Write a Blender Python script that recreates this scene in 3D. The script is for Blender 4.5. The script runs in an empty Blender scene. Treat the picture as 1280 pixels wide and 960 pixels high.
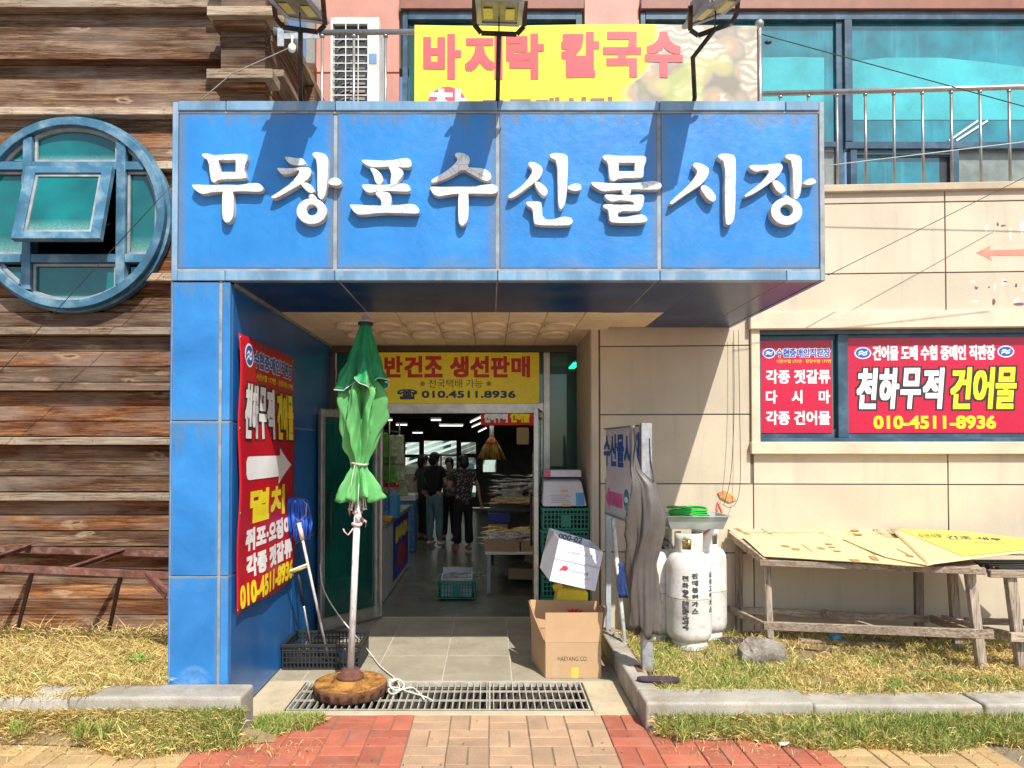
import bpy, bmesh, math, random
from mathutils import Vector, Matrix
from mathutils.geometry import tessellate_polygon
import numpy as np
R = math.radians
random.seed(7)
rng = np.random.default_rng(11)
scene = bpy.context.scene
COL = scene.collection

# ---------------------------------------------------------------- camera
EYE, FPX, CX, CY, PITCH = 1.65, 880.0, 612.0, 543.0, R(1.1)
cam = bpy.data.cameras.new('camera')
cam.sensor_width = 36.0
cam.lens = 36.0 * FPX / 1280.0
cam.shift_x = (640 - CX) / 1280.0
cam.shift_y = (CY - 480) / 1280.0
cam.clip_start, cam.clip_end = 0.05, 2000
camo = bpy.data.objects.new('camera', cam)
camo.location = (0, 0, EYE)
camo.rotation_euler = (R(90) + PITCH, 0, 0)
COL.objects.link(camo)
scene.camera = camo

# ---------------------------------------------------------------- light
SUN_TO = Vector((0.315, -0.74, 1.0)).normalized()
world = bpy.data.worlds.new('World')
scene.world = world
world.use_nodes = True
wn = world.node_tree
bg = wn.nodes['Background']
sky = wn.nodes.new('ShaderNodeTexSky')
sky.sky_type = 'NISHITA'
sky.sun_disc = False
sky.sun_elevation = math.asin(SUN_TO.z)
sky.sun_rotation = math.atan2(SUN_TO.x, SUN_TO.y)
sky.air_density = 1.0
sky.dust_density = 1.5
wn.links.new(sky.outputs[0], bg.inputs[0])
bg.inputs[1].default_value = 0.135
sl = bpy.data.lights.new('sun', 'SUN')
sl.energy = 4.6
sl.angle = R(0.5)
sl.color = (1.0, 0.965, 0.885)
slo = bpy.data.objects.new('sun', sl)
slo.rotation_euler = SUN_TO.to_track_quat('Z', 'Y').to_euler()
slo.location = (0, -5, 12)
COL.objects.link(slo)
vs = scene.view_settings
vs.view_transform = 'Standard'
vs.look = 'None'
vs.gamma = 1.0
vs.exposure = 0.46
try:
    scene.cycles.max_bounces = 10
    scene.cycles.diffuse_bounces = 5
    scene.cycles.transparent_max_bounces = 16
except Exception:
    pass

# ---------------------------------------------------------------- measuring helpers
cP, sP = math.cos(PITCH), math.sin(PITCH)
def ray(px, py):
    u = (px - CX) / FPX; v = -(py - CY) / FPX
    return Vector((u, cP - sP * v, sP + cP * v))
def at(px, py, Y):
    d = ray(px, py); t = Y / d.y
    return Vector((d.x * t, Y, EYE + d.z * t))
def gz(px, py, z=0.0):
    d = ray(px, py); t = (z - EYE) / d.z
    return Vector((d.x * t, d.y * t, z))
def onplane(px, py, p0, n):
    d = ray(px, py); o = Vector((0, 0, EYE))
    t = (Vector(p0) - o).dot(Vector(n)) / d.dot(Vector(n))
    return o + d * t

# ---------------------------------------------------------------- object helpers
PM = {}
def _fin(o, parent, label, cat, group, kind, M):
    COL.objects.link(o)
    PM[o.name] = M
    if parent is not None: o.parent = parent
    if label: o['label'] = label
    if cat: o['category'] = cat
    if group: o['group'] = group
    if kind: o['kind'] = kind
    return o
def thing(name, label, cat, loc=(0, 0, 0), rz=0.0, group=None, kind=None):
    o = bpy.data.objects.new(name, None)
    o.empty_display_size = 0.1
    o.location = loc; o.rotation_euler = (0, 0, rz)
    return _fin(o, None, label, cat, group, kind, Matrix.Translation(loc) @ Matrix.Rotation(rz, 4, 'Z'))
def piece(name, me, parent, loc=(0, 0, 0), rot=(0, 0, 0), scale=(1, 1, 1), label=None, cat=None, group=None, kind=None):
    o = bpy.data.objects.new(name, me)
    o.location = loc; o.rotation_euler = rot; o.scale = scale
    return _fin(o, parent, label, cat, group, kind, Matrix())
def copy_tree(src, loc, rz=0.0, label=None, group=None):
    c = src.copy(); COL.objects.link(c)
    c.location = loc; c.rotation_euler = (0, 0, rz)
    if label: c['label'] = label
    if group: c['group'] = group
    def rec(a, b):
        for ch in list(a.children):
            d = ch.copy(); COL.objects.link(d); d.parent = b
            rec(ch, d)
    rec(src, c)
    return c

class MB:
    def __init__(s): s.v = []; s.f = []; s.m = []; s.cur = 0; s.sm = []; s.smooth = False
    def add(s, vs_, fs):
        n = len(s.v); s.v += [tuple(p) for p in vs_]
        for f in fs:
            s.f.append(tuple(i + n for i in f)); s.m.append(s.cur); s.sm.append(s.smooth)
        return s
    def box(s, c, sz, rot=None, taper=None):
        hx, hy, hz = sz[0] / 2, sz[1] / 2, sz[2] / 2
        P = [Vector((x, y, z)) for z in (-hz, hz) for y in (-hy, hy) for x in (-hx, hx)]
        if taper:
            for p in P:
                if p.z > 0: p.x *= taper[0]; p.y *= taper[1]
        if rot is not None:
            m = rot if isinstance(rot, Matrix) else Matrix.Rotation(rot, 3, 'Z')
            P = [m @ p for p in P]
        c = Vector(c)
        return s.add([p + c for p in P], [(0, 2, 3, 1), (4, 5, 7, 6), (0, 1, 5, 4), (2, 6, 7, 3), (0, 4, 6, 2), (1, 3, 7, 5)])
    def bb(s, x0, x1, y0, y1, z0, z1):
        return s.box(((x0 + x1) / 2, (y0 + y1) / 2, (z0 + z1) / 2), (abs(x1 - x0), abs(y1 - y0), abs(z1 - z0)))
    def bar(s, a, b, w, h, up=(0, 0, 1)):
        a = Vector(a); b = Vector(b); d = (b - a); L = d.length; d.normalize()
        u = Vector(up); x = d.cross(u)
        if x.length < 1e-4: x = d.cross(Vector((1, 0, 0)))
        x.normalize(); z = x.cross(d)
        m = Matrix((x, d, z)).transposed()
        return s.box((a + b) / 2, (w, L, h), m)
    def tube(s, pts, r, n=8, cap=True, closed=False):
        pts = [Vector(p) for p in pts]; k = len(pts)
        rs = r if isinstance(r, (list, tuple)) else [r] * k
        vs_ = []; prev = None
        for i, p in enumerate(pts):
            if closed: d = pts[(i + 1) % k] - pts[i - 1]
            else: d = pts[min(i + 1, k - 1)] - pts[max(i - 1, 0)]
            d.normalize()
            if prev is None:
                x = d.cross(Vector((0, 0, 1)))
                if x.length < 1e-3: x = d.cross(Vector((0, 1, 0)))
            else: x = prev - d * prev.dot(d)
            x.normalize(); prev = x; y = d.cross(x)
            for j in range(n):
                a = 2 * math.pi * j / n
                vs_.append(p + (x * math.cos(a) + y * math.sin(a)) * rs[i])
        fs = []
        for i in range(k if closed else k - 1):
            for j in range(n):
                i2 = (i + 1) % k
                fs.append((i * n + j, i * n + (j + 1) % n, i2 * n + (j + 1) % n, i2 * n + j))
        if cap and not closed:
            fs.append(tuple(range(n))[::-1]); fs.append(tuple((k - 1) * n + j for j in range(n)))
        o = s.smooth; s.smooth = True; s.add(vs_, fs); s.smooth = o
        return s
    def lathe(s, prof, c=(0, 0, 0), n=24, fn=None, sx=1, sy=1, cap=True):
        c = Vector(c); vs_ = []
        for i, (r, z) in enumerate(prof):
            for j in range(n):
                a = 2 * math.pi * j / n
                rr = r if fn is None else fn(a, i, r)
                vs_.append(c + Vector((rr * math.cos(a) * sx, rr * math.sin(a) * sy, z)))
        fs = []
        for i in range(len(prof) - 1):
            for j in range(n):
                fs.append((i * n + j, i * n + (j + 1) % n, (i + 1) * n + (j + 1) % n, (i + 1) * n + j))
        if cap:
            fs.append(tuple(range(n))[::-1]); fs.append(tuple((len(prof) - 1) * n + j for j in range(n)))
        o = s.smooth; s.smooth = True; s.add(vs_, fs); s.smooth = o
        return s
    def ball(s, c, r, n=12, m=8):
        r = Vector(r) if hasattr(r, '__len__') else Vector((r, r, r)); c = Vector(c)
        vs_ = []; fs = []
        for i in range(m + 1):
            t = math.pi * (i + .001) / (m + .002)
            for j in range(n):
                a = 2 * math.pi * j / n
                vs_.append(c + Vector((r.x * math.sin(t) * math.cos(a), r.y * math.sin(t) * math.sin(a), -r.z * math.cos(t))))
        for i in range(m):
            for j in range(n):
                fs.append((i * n + j, i * n + (j + 1) % n, (i + 1) * n + (j + 1) % n, (i + 1) * n + j))
        o = s.smooth; s.smooth = True; s.add(vs_, fs); s.smooth = o
        return s
    def prism(s, loops, mapf, d0, d1):
        """loops: outer (+holes) of (u, v); mapf(u, v, d) -> point; extruded from d0 to d1 (d1 faces out)."""
        flat = [p for l in loops for p in l]
        tris = tessellate_polygon([[Vector((p[0], p[1], 0)) for p in l] for l in loops])
        n = len(flat); fr = [mapf(p[0], p[1], d1) for p in flat]
        bk = [mapf(p[0], p[1], d0) for p in flat]
        fs = [tuple(t) for t in tris]
        if d0 != d1:
            off = 0
            for l in loops:
                k = len(l)
                for i in range(k):
                    a, b = off + i, off + (i + 1) % k
                    fs.append((a, b, b + n, a + n))
                off += k
            return s.add(fr + bk, fs)
        return s.add(fr, fs)
    def build(s, name, mat, parent=None, local=False, label=None, cat=None, group=None, kind=None, bevel=0, seg=1, recalc=True, loc=None):
        M = PM.get(parent.name, Matrix()) if parent is not None else (Matrix.Translation(loc) if loc is not None else Matrix())
        vs_ = s.v
        if not local and M != Matrix():
            I = M.inverted(); vs_ = [tuple(I @ Vector(p)) for p in vs_]
        me = bpy.data.meshes.new(name)
        me.from_pydata(vs_, [], s.f)
        mats = mat if isinstance(mat, (list, tuple)) else [mat]
        for m in mats: me.materials.append(m)
        me.polygons.foreach_set('material_index', s.m)
        me.polygons.foreach_set('use_smooth', s.sm)
        if recalc:
            b = bmesh.new(); b.from_mesh(me); bmesh.ops.recalc_face_normals(b, faces=b.faces[:]); b.to_mesh(me); b.free()
        o = bpy.data.objects.new(name, me)
        if loc is not None and parent is None: o.location = loc
        _fin(o, parent, label, cat, group, kind, M)
        if bevel:
            bv = o.modifiers.new('bevel', 'BEVEL'); bv.width = bevel; bv.segments = seg; bv.limit_method = 'ANGLE'; bv.angle_limit = R(40)
        return o
def unit_box_mesh(name, mat, sz, bevel=0.0):
    b = bmesh.new(); bmesh.ops.create_cube(b, size=1.0)
    bmesh.ops.scale(b, vec=sz, verts=b.verts[:])
    if bevel: bmesh.ops.bevel(b, geom=b.edges[:] , offset=bevel, segments=1, affect='EDGES')
    me = bpy.data.meshes.new(name); b.to_mesh(me); b.free(); me.materials.append(mat); return me
def struct(o): o['kind'] = 'structure'; return o

# ---------------------------------------------------------------- materials
def _nt(name):
    m = bpy.data.materials.new(name); m.use_nodes = True
    t = m.node_tree
    return m, t, t.nodes['Principled BSDF']
def c4(c): return (c[0], c[1], c[2], 1)
def nd(t, kind, **kw):
    n = t.nodes.new(kind)
    for k, v in kw.items():
        if k.startswith('i_'):
            n.inputs[int(k[2:]) if k[2:].isdigit() else k[2:]].default_value = v
        else: setattr(n, k, v)
    return n
def coords(t, src='Object', rand=True, stretch=(1, 1, 1)):
    tc = nd(t, 'ShaderNodeTexCoord')
    mp = nd(t, 'ShaderNodeMapping'); mp.inputs['Scale'].default_value = stretch
    t.links.new(tc.outputs[src], mp.inputs[0])
    if rand:
        oi = nd(t, 'ShaderNodeObjectInfo')
        ml = nd(t, 'ShaderNodeMath', operation='MULTIPLY'); ml.inputs[1].default_value = 37.0
        t.links.new(oi.outputs['Random'], ml.inputs[0])
        cb = nd(t, 'ShaderNodeCombineXYZ')
        for i in range(3): t.links.new(ml.outputs[0], cb.inputs[i])
        t.links.new(cb.outputs[0], mp.inputs['Location'])
    return mp
def ramp(t, fac, stops):
    r = nd(t, 'ShaderNodeValToRGB')
    while len(r.color_ramp.elements) < len(stops): r.color_ramp.elements.new(0.5)
    for e, (p, c) in zip(r.color_ramp.elements, stops): e.position = p; e.color = c4(c)
    t.links.new(fac, r.inputs[0]); return r
def mix(t, fac, a, b, mode='MIX'):
    m = nd(t, 'ShaderNodeMix', data_type='RGBA', blend_type=mode)
    for sock, val in ((m.inputs[0], fac), (m.inputs[6], a), (m.inputs[7], b)):
        if isinstance(val, (int, float)): sock.default_value = val
        elif isinstance(val, tuple): sock.default_value = c4(val)
        else: t.links.new(val, sock)
    return m.outputs[2]
def mapr(t, v, a, b, c=0.0, d=1.0):
    m = nd(t, 'ShaderNodeMapRange'); t.links.new(v, m.inputs[0])
    for i, x in enumerate((a, b, c, d)): m.inputs[i + 1].default_value = x
    return m.outputs[0]
def bumpit(t, bs, h, strength, dist=0.01):
    b = nd(t, 'ShaderNodeBump'); b.inputs['Strength'].default_value = strength; b.inputs['Distance'].default_value = dist
    t.links.new(h, b.inputs['Height']); t.links.new(b.outputs[0], bs.inputs['Normal'])
def noise(t, mp, scale, detail=4, rough=0.55, dist=0.0):
    n = nd(t, 'ShaderNodeTexNoise'); n.inputs['Scale'].default_value = scale
    n.inputs['Detail'].default_value = detail; n.inputs['Roughness'].default_value = rough; n.inputs['Distortion'].default_value = dist
    t.links.new(mp.outputs[0], n.inputs['Vector']); return n.outputs['Fac']
_cache = {}
def PL(name, col, rough=0.6, metal=0.0, spec=0.5, sc=6.0, var=0.18, fine=60.0, fvar=0.12, bump=0.15, rand=0.1, dirt=None, dsc=3.0, damt=0.5, stretch=(1, 1, 1), coat=0.0, streak=None, samt=.4):
    """general weathered material: two scales of tone variation, per-object variation, optional dirt blotches, fine relief"""
    if name in _cache: return _cache[name]
    m, t, b = _nt(name)
    mp = coords(t, stretch=stretch)
    n1 = noise(t, mp, sc, 5); n2 = noise(t, mp, fine, 3, 0.7)
    lo = tuple(max(0, c * (1 - var)) for c in col); hi = tuple(min(1, c * (1 + var)) for c in col)
    c = ramp(t, n1, [(0.3, lo), (0.7, hi)]).outputs[0]
    if fvar:
        g = ramp(t, n2, [(0.35, (1 - fvar,) * 3), (0.65, (1 + 0 * fvar,) * 3)]).outputs[0]
        c = mix(t, 1.0, c, g, 'MULTIPLY')
    if rand:
        oi = nd(t, 'ShaderNodeObjectInfo')
        v = mapr(t, oi.outputs['Random'], 0, 1, 1 - rand, 1 + rand)
        hs = nd(t, 'ShaderNodeHueSaturation'); t.links.new(c, hs.inputs['Color']); t.links.new(v, hs.inputs['Value']); c = hs.outputs[0]
    if dirt:
        n3 = noise(t, mp, dsc, 6, 0.65, 0.3)
        f = mapr(t, n3, 0.5, 0.72, 0, damt)
        c = mix(t, f, c, dirt)
    if streak:
        ms_ = coords(t, stretch=(6, 6, .45)); n4 = noise(t, ms_, 1.5, 5, .6); c = mix(t, mapr(t, n4, .54, .70, 0, samt), c, streak)
    t.links.new(c, b.inputs['Base Color'])
    b.inputs['Roughness'].default_value = rough; b.inputs['Metallic'].default_value = metal
    b.inputs['Specular IOR Level'].default_value = spec
    if coat: b.inputs['Coat Weight'].default_value = coat; b.inputs['Coat Roughness'].default_value = 0.08
    if bump: bumpit(t, b, n2, bump, 0.004)
    _cache[name] = m; return m
def mat_wood(name, a, b_, c_, axis=0, grey=(0.2, 0.16, 0.125), gamt=0.5):
    m, t, bs = _nt(name)
    st = [11.0, 11.0, 11.0]; st[axis] = 0.6
    mp = coords(t, stretch=tuple(st))
    n1 = noise(t, mp, 2.6, 8, 0.75, 0.45)
    n2 = noise(t, mp, 9.0, 9, 0.82, 0.2)
    col = ramp(t, n1, [(0.33, a), (0.5, b_), (0.64, c_)]).outputs[0]
    f2 = ramp(t, n2, [(0.40, (0.16, 0.12, 0.10)), (0.53, (1, 1, 1))]).outputs[0]
    col = mix(t, 0.9, col, f2, 'MULTIPLY')
    mp2 = coords(t, stretch=tuple(1.2 if i == axis else 3.0 for i in range(3)))
    g = noise(t, mp2, 1.3, 4)
    gm = nd(t, 'ShaderNodeMath', operation='MULTIPLY'); t.links.new(mapr(t, g, 0.42, 0.66), gm.inputs[0]); gm.inputs[1].default_value = gamt
    col = mix(t, gm.outputs[0], col, mix(t, n2, grey, tuple(min(1, x * 2.1) for x in grey)))
    # knots, sparse: voronoi cells with a pale ring and a dark core
    mp3 = coords(t, stretch=tuple(1.5 if i == axis else 4.6 for i in range(3))); wn_ = nd(t, 'ShaderNodeVectorMath', operation='ADD'); nc = nd(t, 'ShaderNodeTexNoise'); nc.inputs['Scale'].default_value = 5; t.links.new(mp3.outputs[0], nc.inputs['Vector']); sc3 = nd(t, 'ShaderNodeVectorMath', operation='SCALE'); sc3.inputs['Scale'].default_value = .32; t.links.new(nc.outputs['Color'], sc3.inputs[0]); t.links.new(mp3.outputs[0], wn_.inputs[0]); t.links.new(sc3.outputs[0], wn_.inputs[1]); mp3 = wn_
    vo = nd(t, 'ShaderNodeTexVoronoi'); vo.inputs['Scale'].default_value = 1.1; t.links.new(mp3.outputs[0], vo.inputs['Vector'])
    k = mapr(t, vo.outputs['Distance'], 0.03, 0.085, .85, 0)
    col = mix(t, k, col, (0.1, 0.05, 0.025))
    k2 = ramp(t, vo.outputs['Distance'], [(0.07, (0, 0, 0)), (0.11, (0.5, 0.5, 0.5)), (0.19, (0, 0, 0))]).outputs[0]
    col = mix(t, k2, col, (0.5, 0.36, 0.24))
    oi = nd(t, 'ShaderNodeObjectInfo')
    hs = nd(t, 'ShaderNodeHueSaturation'); t.links.new(col, hs.inputs['Color'])
    t.links.new(mapr(t, oi.outputs['Random'], 0, 1, 0.72, 1.25), hs.inputs['Value'])
    t.links.new(hs.outputs[0], bs.inputs['Base Color'])
    bs.inputs['Roughness'].default_value = 0.8; bs.inputs['Specular IOR Level'].default_value = 0.2
    bumpit(t, bs, n2, 0.5, 0.006)
    return m
def mat_panel(name, col, pale, grime, rough=0.28, drips=1.0, scuff=False):
    """painted metal cladding panel: bleached blotches, grey run-off dirt near the joints (generated coords = the panel itself)"""
    m, t, bs = _nt(name)
    mp = coords(t); n1 = noise(t, mp, 2.2, 5, 0.6, 0.3); n2 = noise(t, mp, 22, 4, 0.7)
    c = ramp(t, n1, [(0.3, col), (0.72, pale)]).outputs[0]
    tc = nd(t, 'ShaderNodeTexCoord'); sp = nd(t, 'ShaderNodeSeparateXYZ'); t.links.new(tc.outputs['Generated'], sp.inputs[0])
    def M2(op, a, b=None):
        q = nd(t, 'ShaderNodeMath', operation=op)
        for i, x in enumerate((a, b)):
            if x is None: continue
            if isinstance(x, (int, float)): q.inputs[i].default_value = x
            else: t.links.new(x, q.inputs[i])
        return q.outputs[0]
    ex = M2('MINIMUM', sp.outputs[0], M2('SUBTRACT', 1.0, sp.outputs[0]))
    top = M2('SUBTRACT', 1.0, sp.outputs[2])
    stp = coords(t, stretch=(9, 9, 0.7)); n3 = noise(t, stp, 1.6, 5, 0.65)
    e1 = M2('MULTIPLY', mapr(t, ex, 0.0, 0.07, 1, 0), mapr(t, n3, 0.35, 0.6, 0.45, 1))
    lim = mapr(t, n3, 0.38, 0.66, 0.015, 0.15 * drips)
    tt = M2('LESS_THAN', top, lim)
    td = M2('MULTIPLY', mapr(t, M2('SUBTRACT', lim, top), 0.0, 0.09, 0, 1), mapr(t, n2, .3, .7, .5, 1))
    f = M2('MAXIMUM', M2('MULTIPLY', e1, 0.75), M2('MULTIPLY', M2('MULTIPLY', tt, td), 0.75))
    bt = M2('MULTIPLY', mapr(t, sp.outputs[2], 0, 0.1, 1, 0), mapr(t, n1, 0.4, 0.6, 0, 0.5))
    f = M2('MAXIMUM', f, bt)
    c = mix(t, f, c, grime)
    if scuff:
        cx = M2('MULTIPLY', M2('SUBTRACT', sp.outputs[0], .52), 1.0); cz = M2('MULTIPLY', M2('SUBTRACT', sp.outputs[2], .22), 2.6)
        rr = M2('SQRT', M2('ADD', M2('MULTIPLY', cx, cx), M2('MULTIPLY', cz, cz)))
        ring = mapr(t, M2('ABSOLUTE', M2('SUBTRACT', rr, .40)), 0, .09, 1, 0)
        fill = M2('MULTIPLY', mapr(t, rr, .42, .1, 0, 1), mapr(t, noise(t, mp, 6, 5, .7), .42, .65, 0, .55))
        up = mapr(t, sp.outputs[2], .28, .5, 0, 1)
        c = mix(t, M2('MAXIMUM', M2('MULTIPLY', M2('MULTIPLY', ring, up), mapr(t, n2, .3, .6, .1, .5)), fill), c, (.40, .58, .75))
    t.links.new(c, bs.inputs['Base Color'])
    t.links.new(mapr(t, n2, 0.3, 0.7, rough, rough + 0.22), bs.inputs['Roughness'])
    bumpit(t, bs, n1, 0.35, 0.03)
    return m
def mat_glass(name, tint, gloss=0.35, opaque=None, oa=0.5, rough=0.02):
    """tinted pane: looks through, reflects; optional film of body colour"""
    m, t, b = _nt(name)
    out = t.nodes['Material Output']
    tr = nd(t, 'ShaderNodeBsdfTransparent'); tr.inputs[0].default_value = c4(tint)
    gl = nd(t, 'ShaderNodeBsdfGlossy'); gl.inputs['Roughness'].default_value = rough; gl.inputs[0].default_value = (0.8, 0.95, 0.95, 1)
    fr = nd(t, 'ShaderNodeLayerWeight'); fr.inputs[0].default_value = gloss
    base = tr.outputs[0]
    if opaque:
        mp = coords(t); n = noise(t, mp, 3.0, 5)
        b.inputs['Base Color'].default_value = c4(opaque); b.inputs['Roughness'].default_value = 0.25
        t.links.new(ramp(t, n, [(0.3, tuple(x * .7 for x in opaque)), (0.7, tuple(min(1, x * 1.35) for x in opaque))]).outputs[0], b.inputs['Base Color'])
        mx = nd(t, 'ShaderNodeMixShader'); mx.inputs[0].default_value = oa
        t.links.new(base, mx.inputs[1]); t.links.new(b.outputs[0], mx.inputs[2]); base = mx.outputs[0]
    mx = nd(t, 'ShaderNodeMixShader')
    t.links.new(mapr(t, fr.outputs['Fresnel'], 0, 1, 0.04, 0.9), mx.inputs[0])
    t.links.new(base, mx.inputs[1]); t.links.new(gl.outputs[0], mx.inputs[2])
    t.links.new(mx.outputs[0], out.inputs[0])
    return m
def mat_emit(name, col, s):
    m, t, b = _nt(name); b.inputs['Emission Color'].default_value = c4(col); b.inputs['Emission Strength'].default_value = s
    b.inputs['Base Color'].default_value = c4(col); return m
def flat(name, col, rough=0.45): return PL(name, col, rough, var=0.05, fvar=0.04, bump=0, rand=0)

BLUE = mat_panel('blue_cladding', (0.012, 0.165, 0.47), (0.026, 0.225, 0.57), (0.14, 0.15, 0.135))
BLUE_PIL = mat_panel('blue_cladding_bleached', (0.010, 0.13, 0.37), (0.035, 0.235, 0.58), (0.08, 0.18, 0.30), drips=2.2)
BLUE_SC = mat_panel('blue_cladding_scuffed', (0.010, 0.13, 0.37), (0.035, 0.235, 0.58), (0.08, 0.18, 0.30), drips=1.0, scuff=True)
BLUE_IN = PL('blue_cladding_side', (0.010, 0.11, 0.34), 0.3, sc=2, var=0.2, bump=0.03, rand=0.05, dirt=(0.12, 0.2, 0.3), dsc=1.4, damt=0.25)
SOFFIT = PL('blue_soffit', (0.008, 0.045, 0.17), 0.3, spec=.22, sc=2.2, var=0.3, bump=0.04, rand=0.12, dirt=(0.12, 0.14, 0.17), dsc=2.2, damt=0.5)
RAIL_BLUE = PL('faded_blue_flashing', (0.16, 0.30, 0.45), 0.4, sc=4, var=0.35, stretch=(1, 1, .3), dirt=(0.35, 0.38, 0.38), dsc=8, damt=.7)
SEAL = PL('grey_sealant', (0.27, 0.29, 0.30), 0.7, sc=9, var=0.3)
DARKGAP = PL('joint_shadow', (0.03, 0.03, 0.03), 0.9, bump=0)
CREAM = PL('cream_stone', (0.57, 0.485, 0.355), 0.75, streak=(.36, .32, .27), samt=.35, sc=1.4, var=0.10, fine=130, fvar=0.10, rand=0.05, dirt=(0.40, 0.35, 0.28), dsc=1.2, damt=0.45, bump=0.12)
CREAM_L = PL('cream_trim', (0.66, 0.55, 0.40), 0.7, sc=2, var=0.12, fine=100, rand=0.03, dirt=(0.3, 0.25, 0.2), dsc=5, damt=0.35)
GREYST = PL('dull_stone_cap', (0.52, 0.42, 0.29), 0.8, sc=3, var=0.15, dirt=(0.3, 0.26, 0.2), dsc=6, damt=.5)  # darker tan stone of the parapet cap and terrace slab
CEIL = PL('cream_ceiling_board', (0.84, 0.71, 0.49), 0.6, sc=2.5, var=0.10, rand=0.05, dirt=(0.45, 0.33, 0.18), dsc=3, damt=0.35, bump=.05)
PINK = PL('salmon_cladding', (0.55, 0.235, 0.17), 0.5, sc=1.8, var=0.16, rand=0.06, dirt=(0.5, 0.3, 0.25), dsc=4, damt=0.3)
ALU = PL('brushed_aluminium', (0.52, 0.51, 0.47), 0.38, metal=0.75, sc=8, var=0.2, dirt=(0.2, 0.17, 0.12), dsc=7, damt=.45)
STEEL = PL('stainless_steel', (0.42, 0.40, 0.37), 0.36, metal=0.7, sc=10, var=0.15, dirt=(0.25, 0.17, 0.1), dsc=9, damt=0.4)
GALV = PL('galvanised_steel', (0.42, 0.44, 0.45), 0.45, metal=0.55, sc=25, var=0.25, dirt=(0.3, 0.22, 0.15), dsc=8, damt=.3)
BRONZE = PL('dark_bronze_frame', (0.10, 0.075, 0.05), 0.45, metal=0.2, sc=8)
DARKFR = PL('dark_blue_frame', (0.03, 0.075, 0.12), 0.35, sc=5, var=0.3, dirt=(0.14, 0.2, 0.24), dsc=5, damt=.5)
REDBR = PL('red_brown_beam', (0.26, 0.09, 0.05), 0.5)
RINGBL = PL('faded_blue_window_frame', (0.055, 0.165, 0.26), 0.38, sc=5, var=0.35, dirt=(0.28, 0.37, 0.40), dsc=5, damt=.75)
WOOD = mat_wood('weathered_brown_timber', (0.055, 0.017, 0.006), (0.20, 0.075, 0.028), (0.42, 0.205, 0.085))
WOOD_G = mat_wood('greyed_timber', (0.045, 0.020, 0.009), (0.13, 0.065, 0.033), (0.30, 0.195, 0.115), gamt=0.42)
WOOD_L = mat_wood('pale_timber_ledge', (0.17, 0.10, 0.065), (0.36, 0.26, 0.175), (0.52, 0.41, 0.30), gamt=0.6, grey=(0.3, 0.26, 0.2))
WOOD_Y = mat_wood('timber_running_back', (0.10, 0.045, 0.02), (0.24, 0.11, 0.055), (0.38, 0.2, 0.1), axis=1)
WOOD_LY = mat_wood('pale_timber_running_back', (0.18, 0.11, 0.07), (0.34, 0.24, 0.16), (0.5, 0.38, 0.27), axis=1)
LEGW = mat_wood('grey_leg_timber', (0.20, 0.155, 0.11), (0.38, 0.31, 0.235), (0.52, 0.45, 0.36), axis=2, gamt=.7)
RUST = PL('rusted_steel', (0.16, 0.058, 0.038), 0.85, sc=14, var=0.45, fine=110, fvar=.3, bump=.5, dirt=(0.33, 0.2, 0.17), dsc=11, damt=.7)
RUSTO = PL('orange_rusted_iron', (0.40, 0.19, 0.05), 0.95, spec=.15, sc=13, var=0.55, fine=75, fvar=.45, bump=1.0, dirt=(0.13, 0.045, 0.02), dsc=12, damt=.95)
GRATE = PL('weathered_grating', (.46, .43, .36), .6, metal=.2, sc=20, var=.3, dirt=(.25, .18, .1), dsc=15, damt=.5)
GRANITE = PL('granite_kerb', (0.43, 0.395, 0.33), 0.85, sc=4, var=0.22, fine=170, fvar=0.42, bump=.3, dirt=(0.22, 0.17, 0.11), dsc=5, damt=.75)
CONC = PL('worn_concrete', (0.50, 0.41, 0.27), 0.85, sc=3.5, var=0.16, fine=90, fvar=0.15, rand=0.03, dirt=(0.22, 0.18, 0.12), dsc=5, damt=.45)
TILE = PL('entry_stone_tile', (0.36, 0.315, 0.225), 0.75, sc=3.5, var=0.16, fine=120, fvar=0.3, rand=0.05, dirt=(0.17, 0.14, 0.09), dsc=4, damt=.5)
TERR = PL('terrazzo_floor', (0.17, 0.17, 0.13), 0.25, sc=2, var=0.3, fine=60, fvar=.3, dirt=(0.05, 0.05, 0.035), dsc=2, damt=.6)
PAV_Y = PL('ochre_paver', (0.50, 0.33, 0.15), 0.85, sc=5, var=0.16, fine=120, fvar=0.22, rand=0.16, dirt=(0.3, 0.22, 0.13), dsc=7, damt=.5)
PAV_T = PL('tan_paver', (0.44, 0.28, 0.17), 0.85, sc=5, var=0.16, fine=120, fvar=0.22, rand=0.16, dirt=(0.3, 0.22, 0.13), dsc=7, damt=.5)
PAV_R = PL('red_paver', (0.42, 0.118, 0.066), 0.85, sc=5, var=0.18, fine=120, fvar=0.22, rand=0.18, dirt=(0.36, 0.2, 0.13), dsc=7, damt=.55)
SAND = PL('joint_sand', (0.22, 0.17, 0.11), 0.95, fine=200)
SOIL = PL('dry_soil', (0.28, 0.20, 0.10), 0.95, sc=6, var=0.35, fine=90, fvar=.3, bump=.8)
WHITE = PL('white_enamel', (0.78, 0.77, 0.72), 0.35, sc=4, var=0.05, rand=0.03, dirt=(0.5, 0.42, 0.3), dsc=6, damt=.35)
WHITEP = flat('white_print', (0.85, 0.85, 0.84))
BLACKP = flat('black_print', (0.025, 0.022, 0.022))
REDP = flat('red_print', (0.62, 0.015, 0.03))
DRED = PL('red_vinyl', (0.50, 0.006, 0.02), 0.4, sc=2, var=0.08, bump=0, rand=0)
CRIM = PL('crimson_film', (0.50, 0.006, 0.045), 0.3, sc=2, var=0.06, bump=0, rand=0)
YELP = flat('yellow_print', (0.88, 0.72, 0.02))
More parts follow.
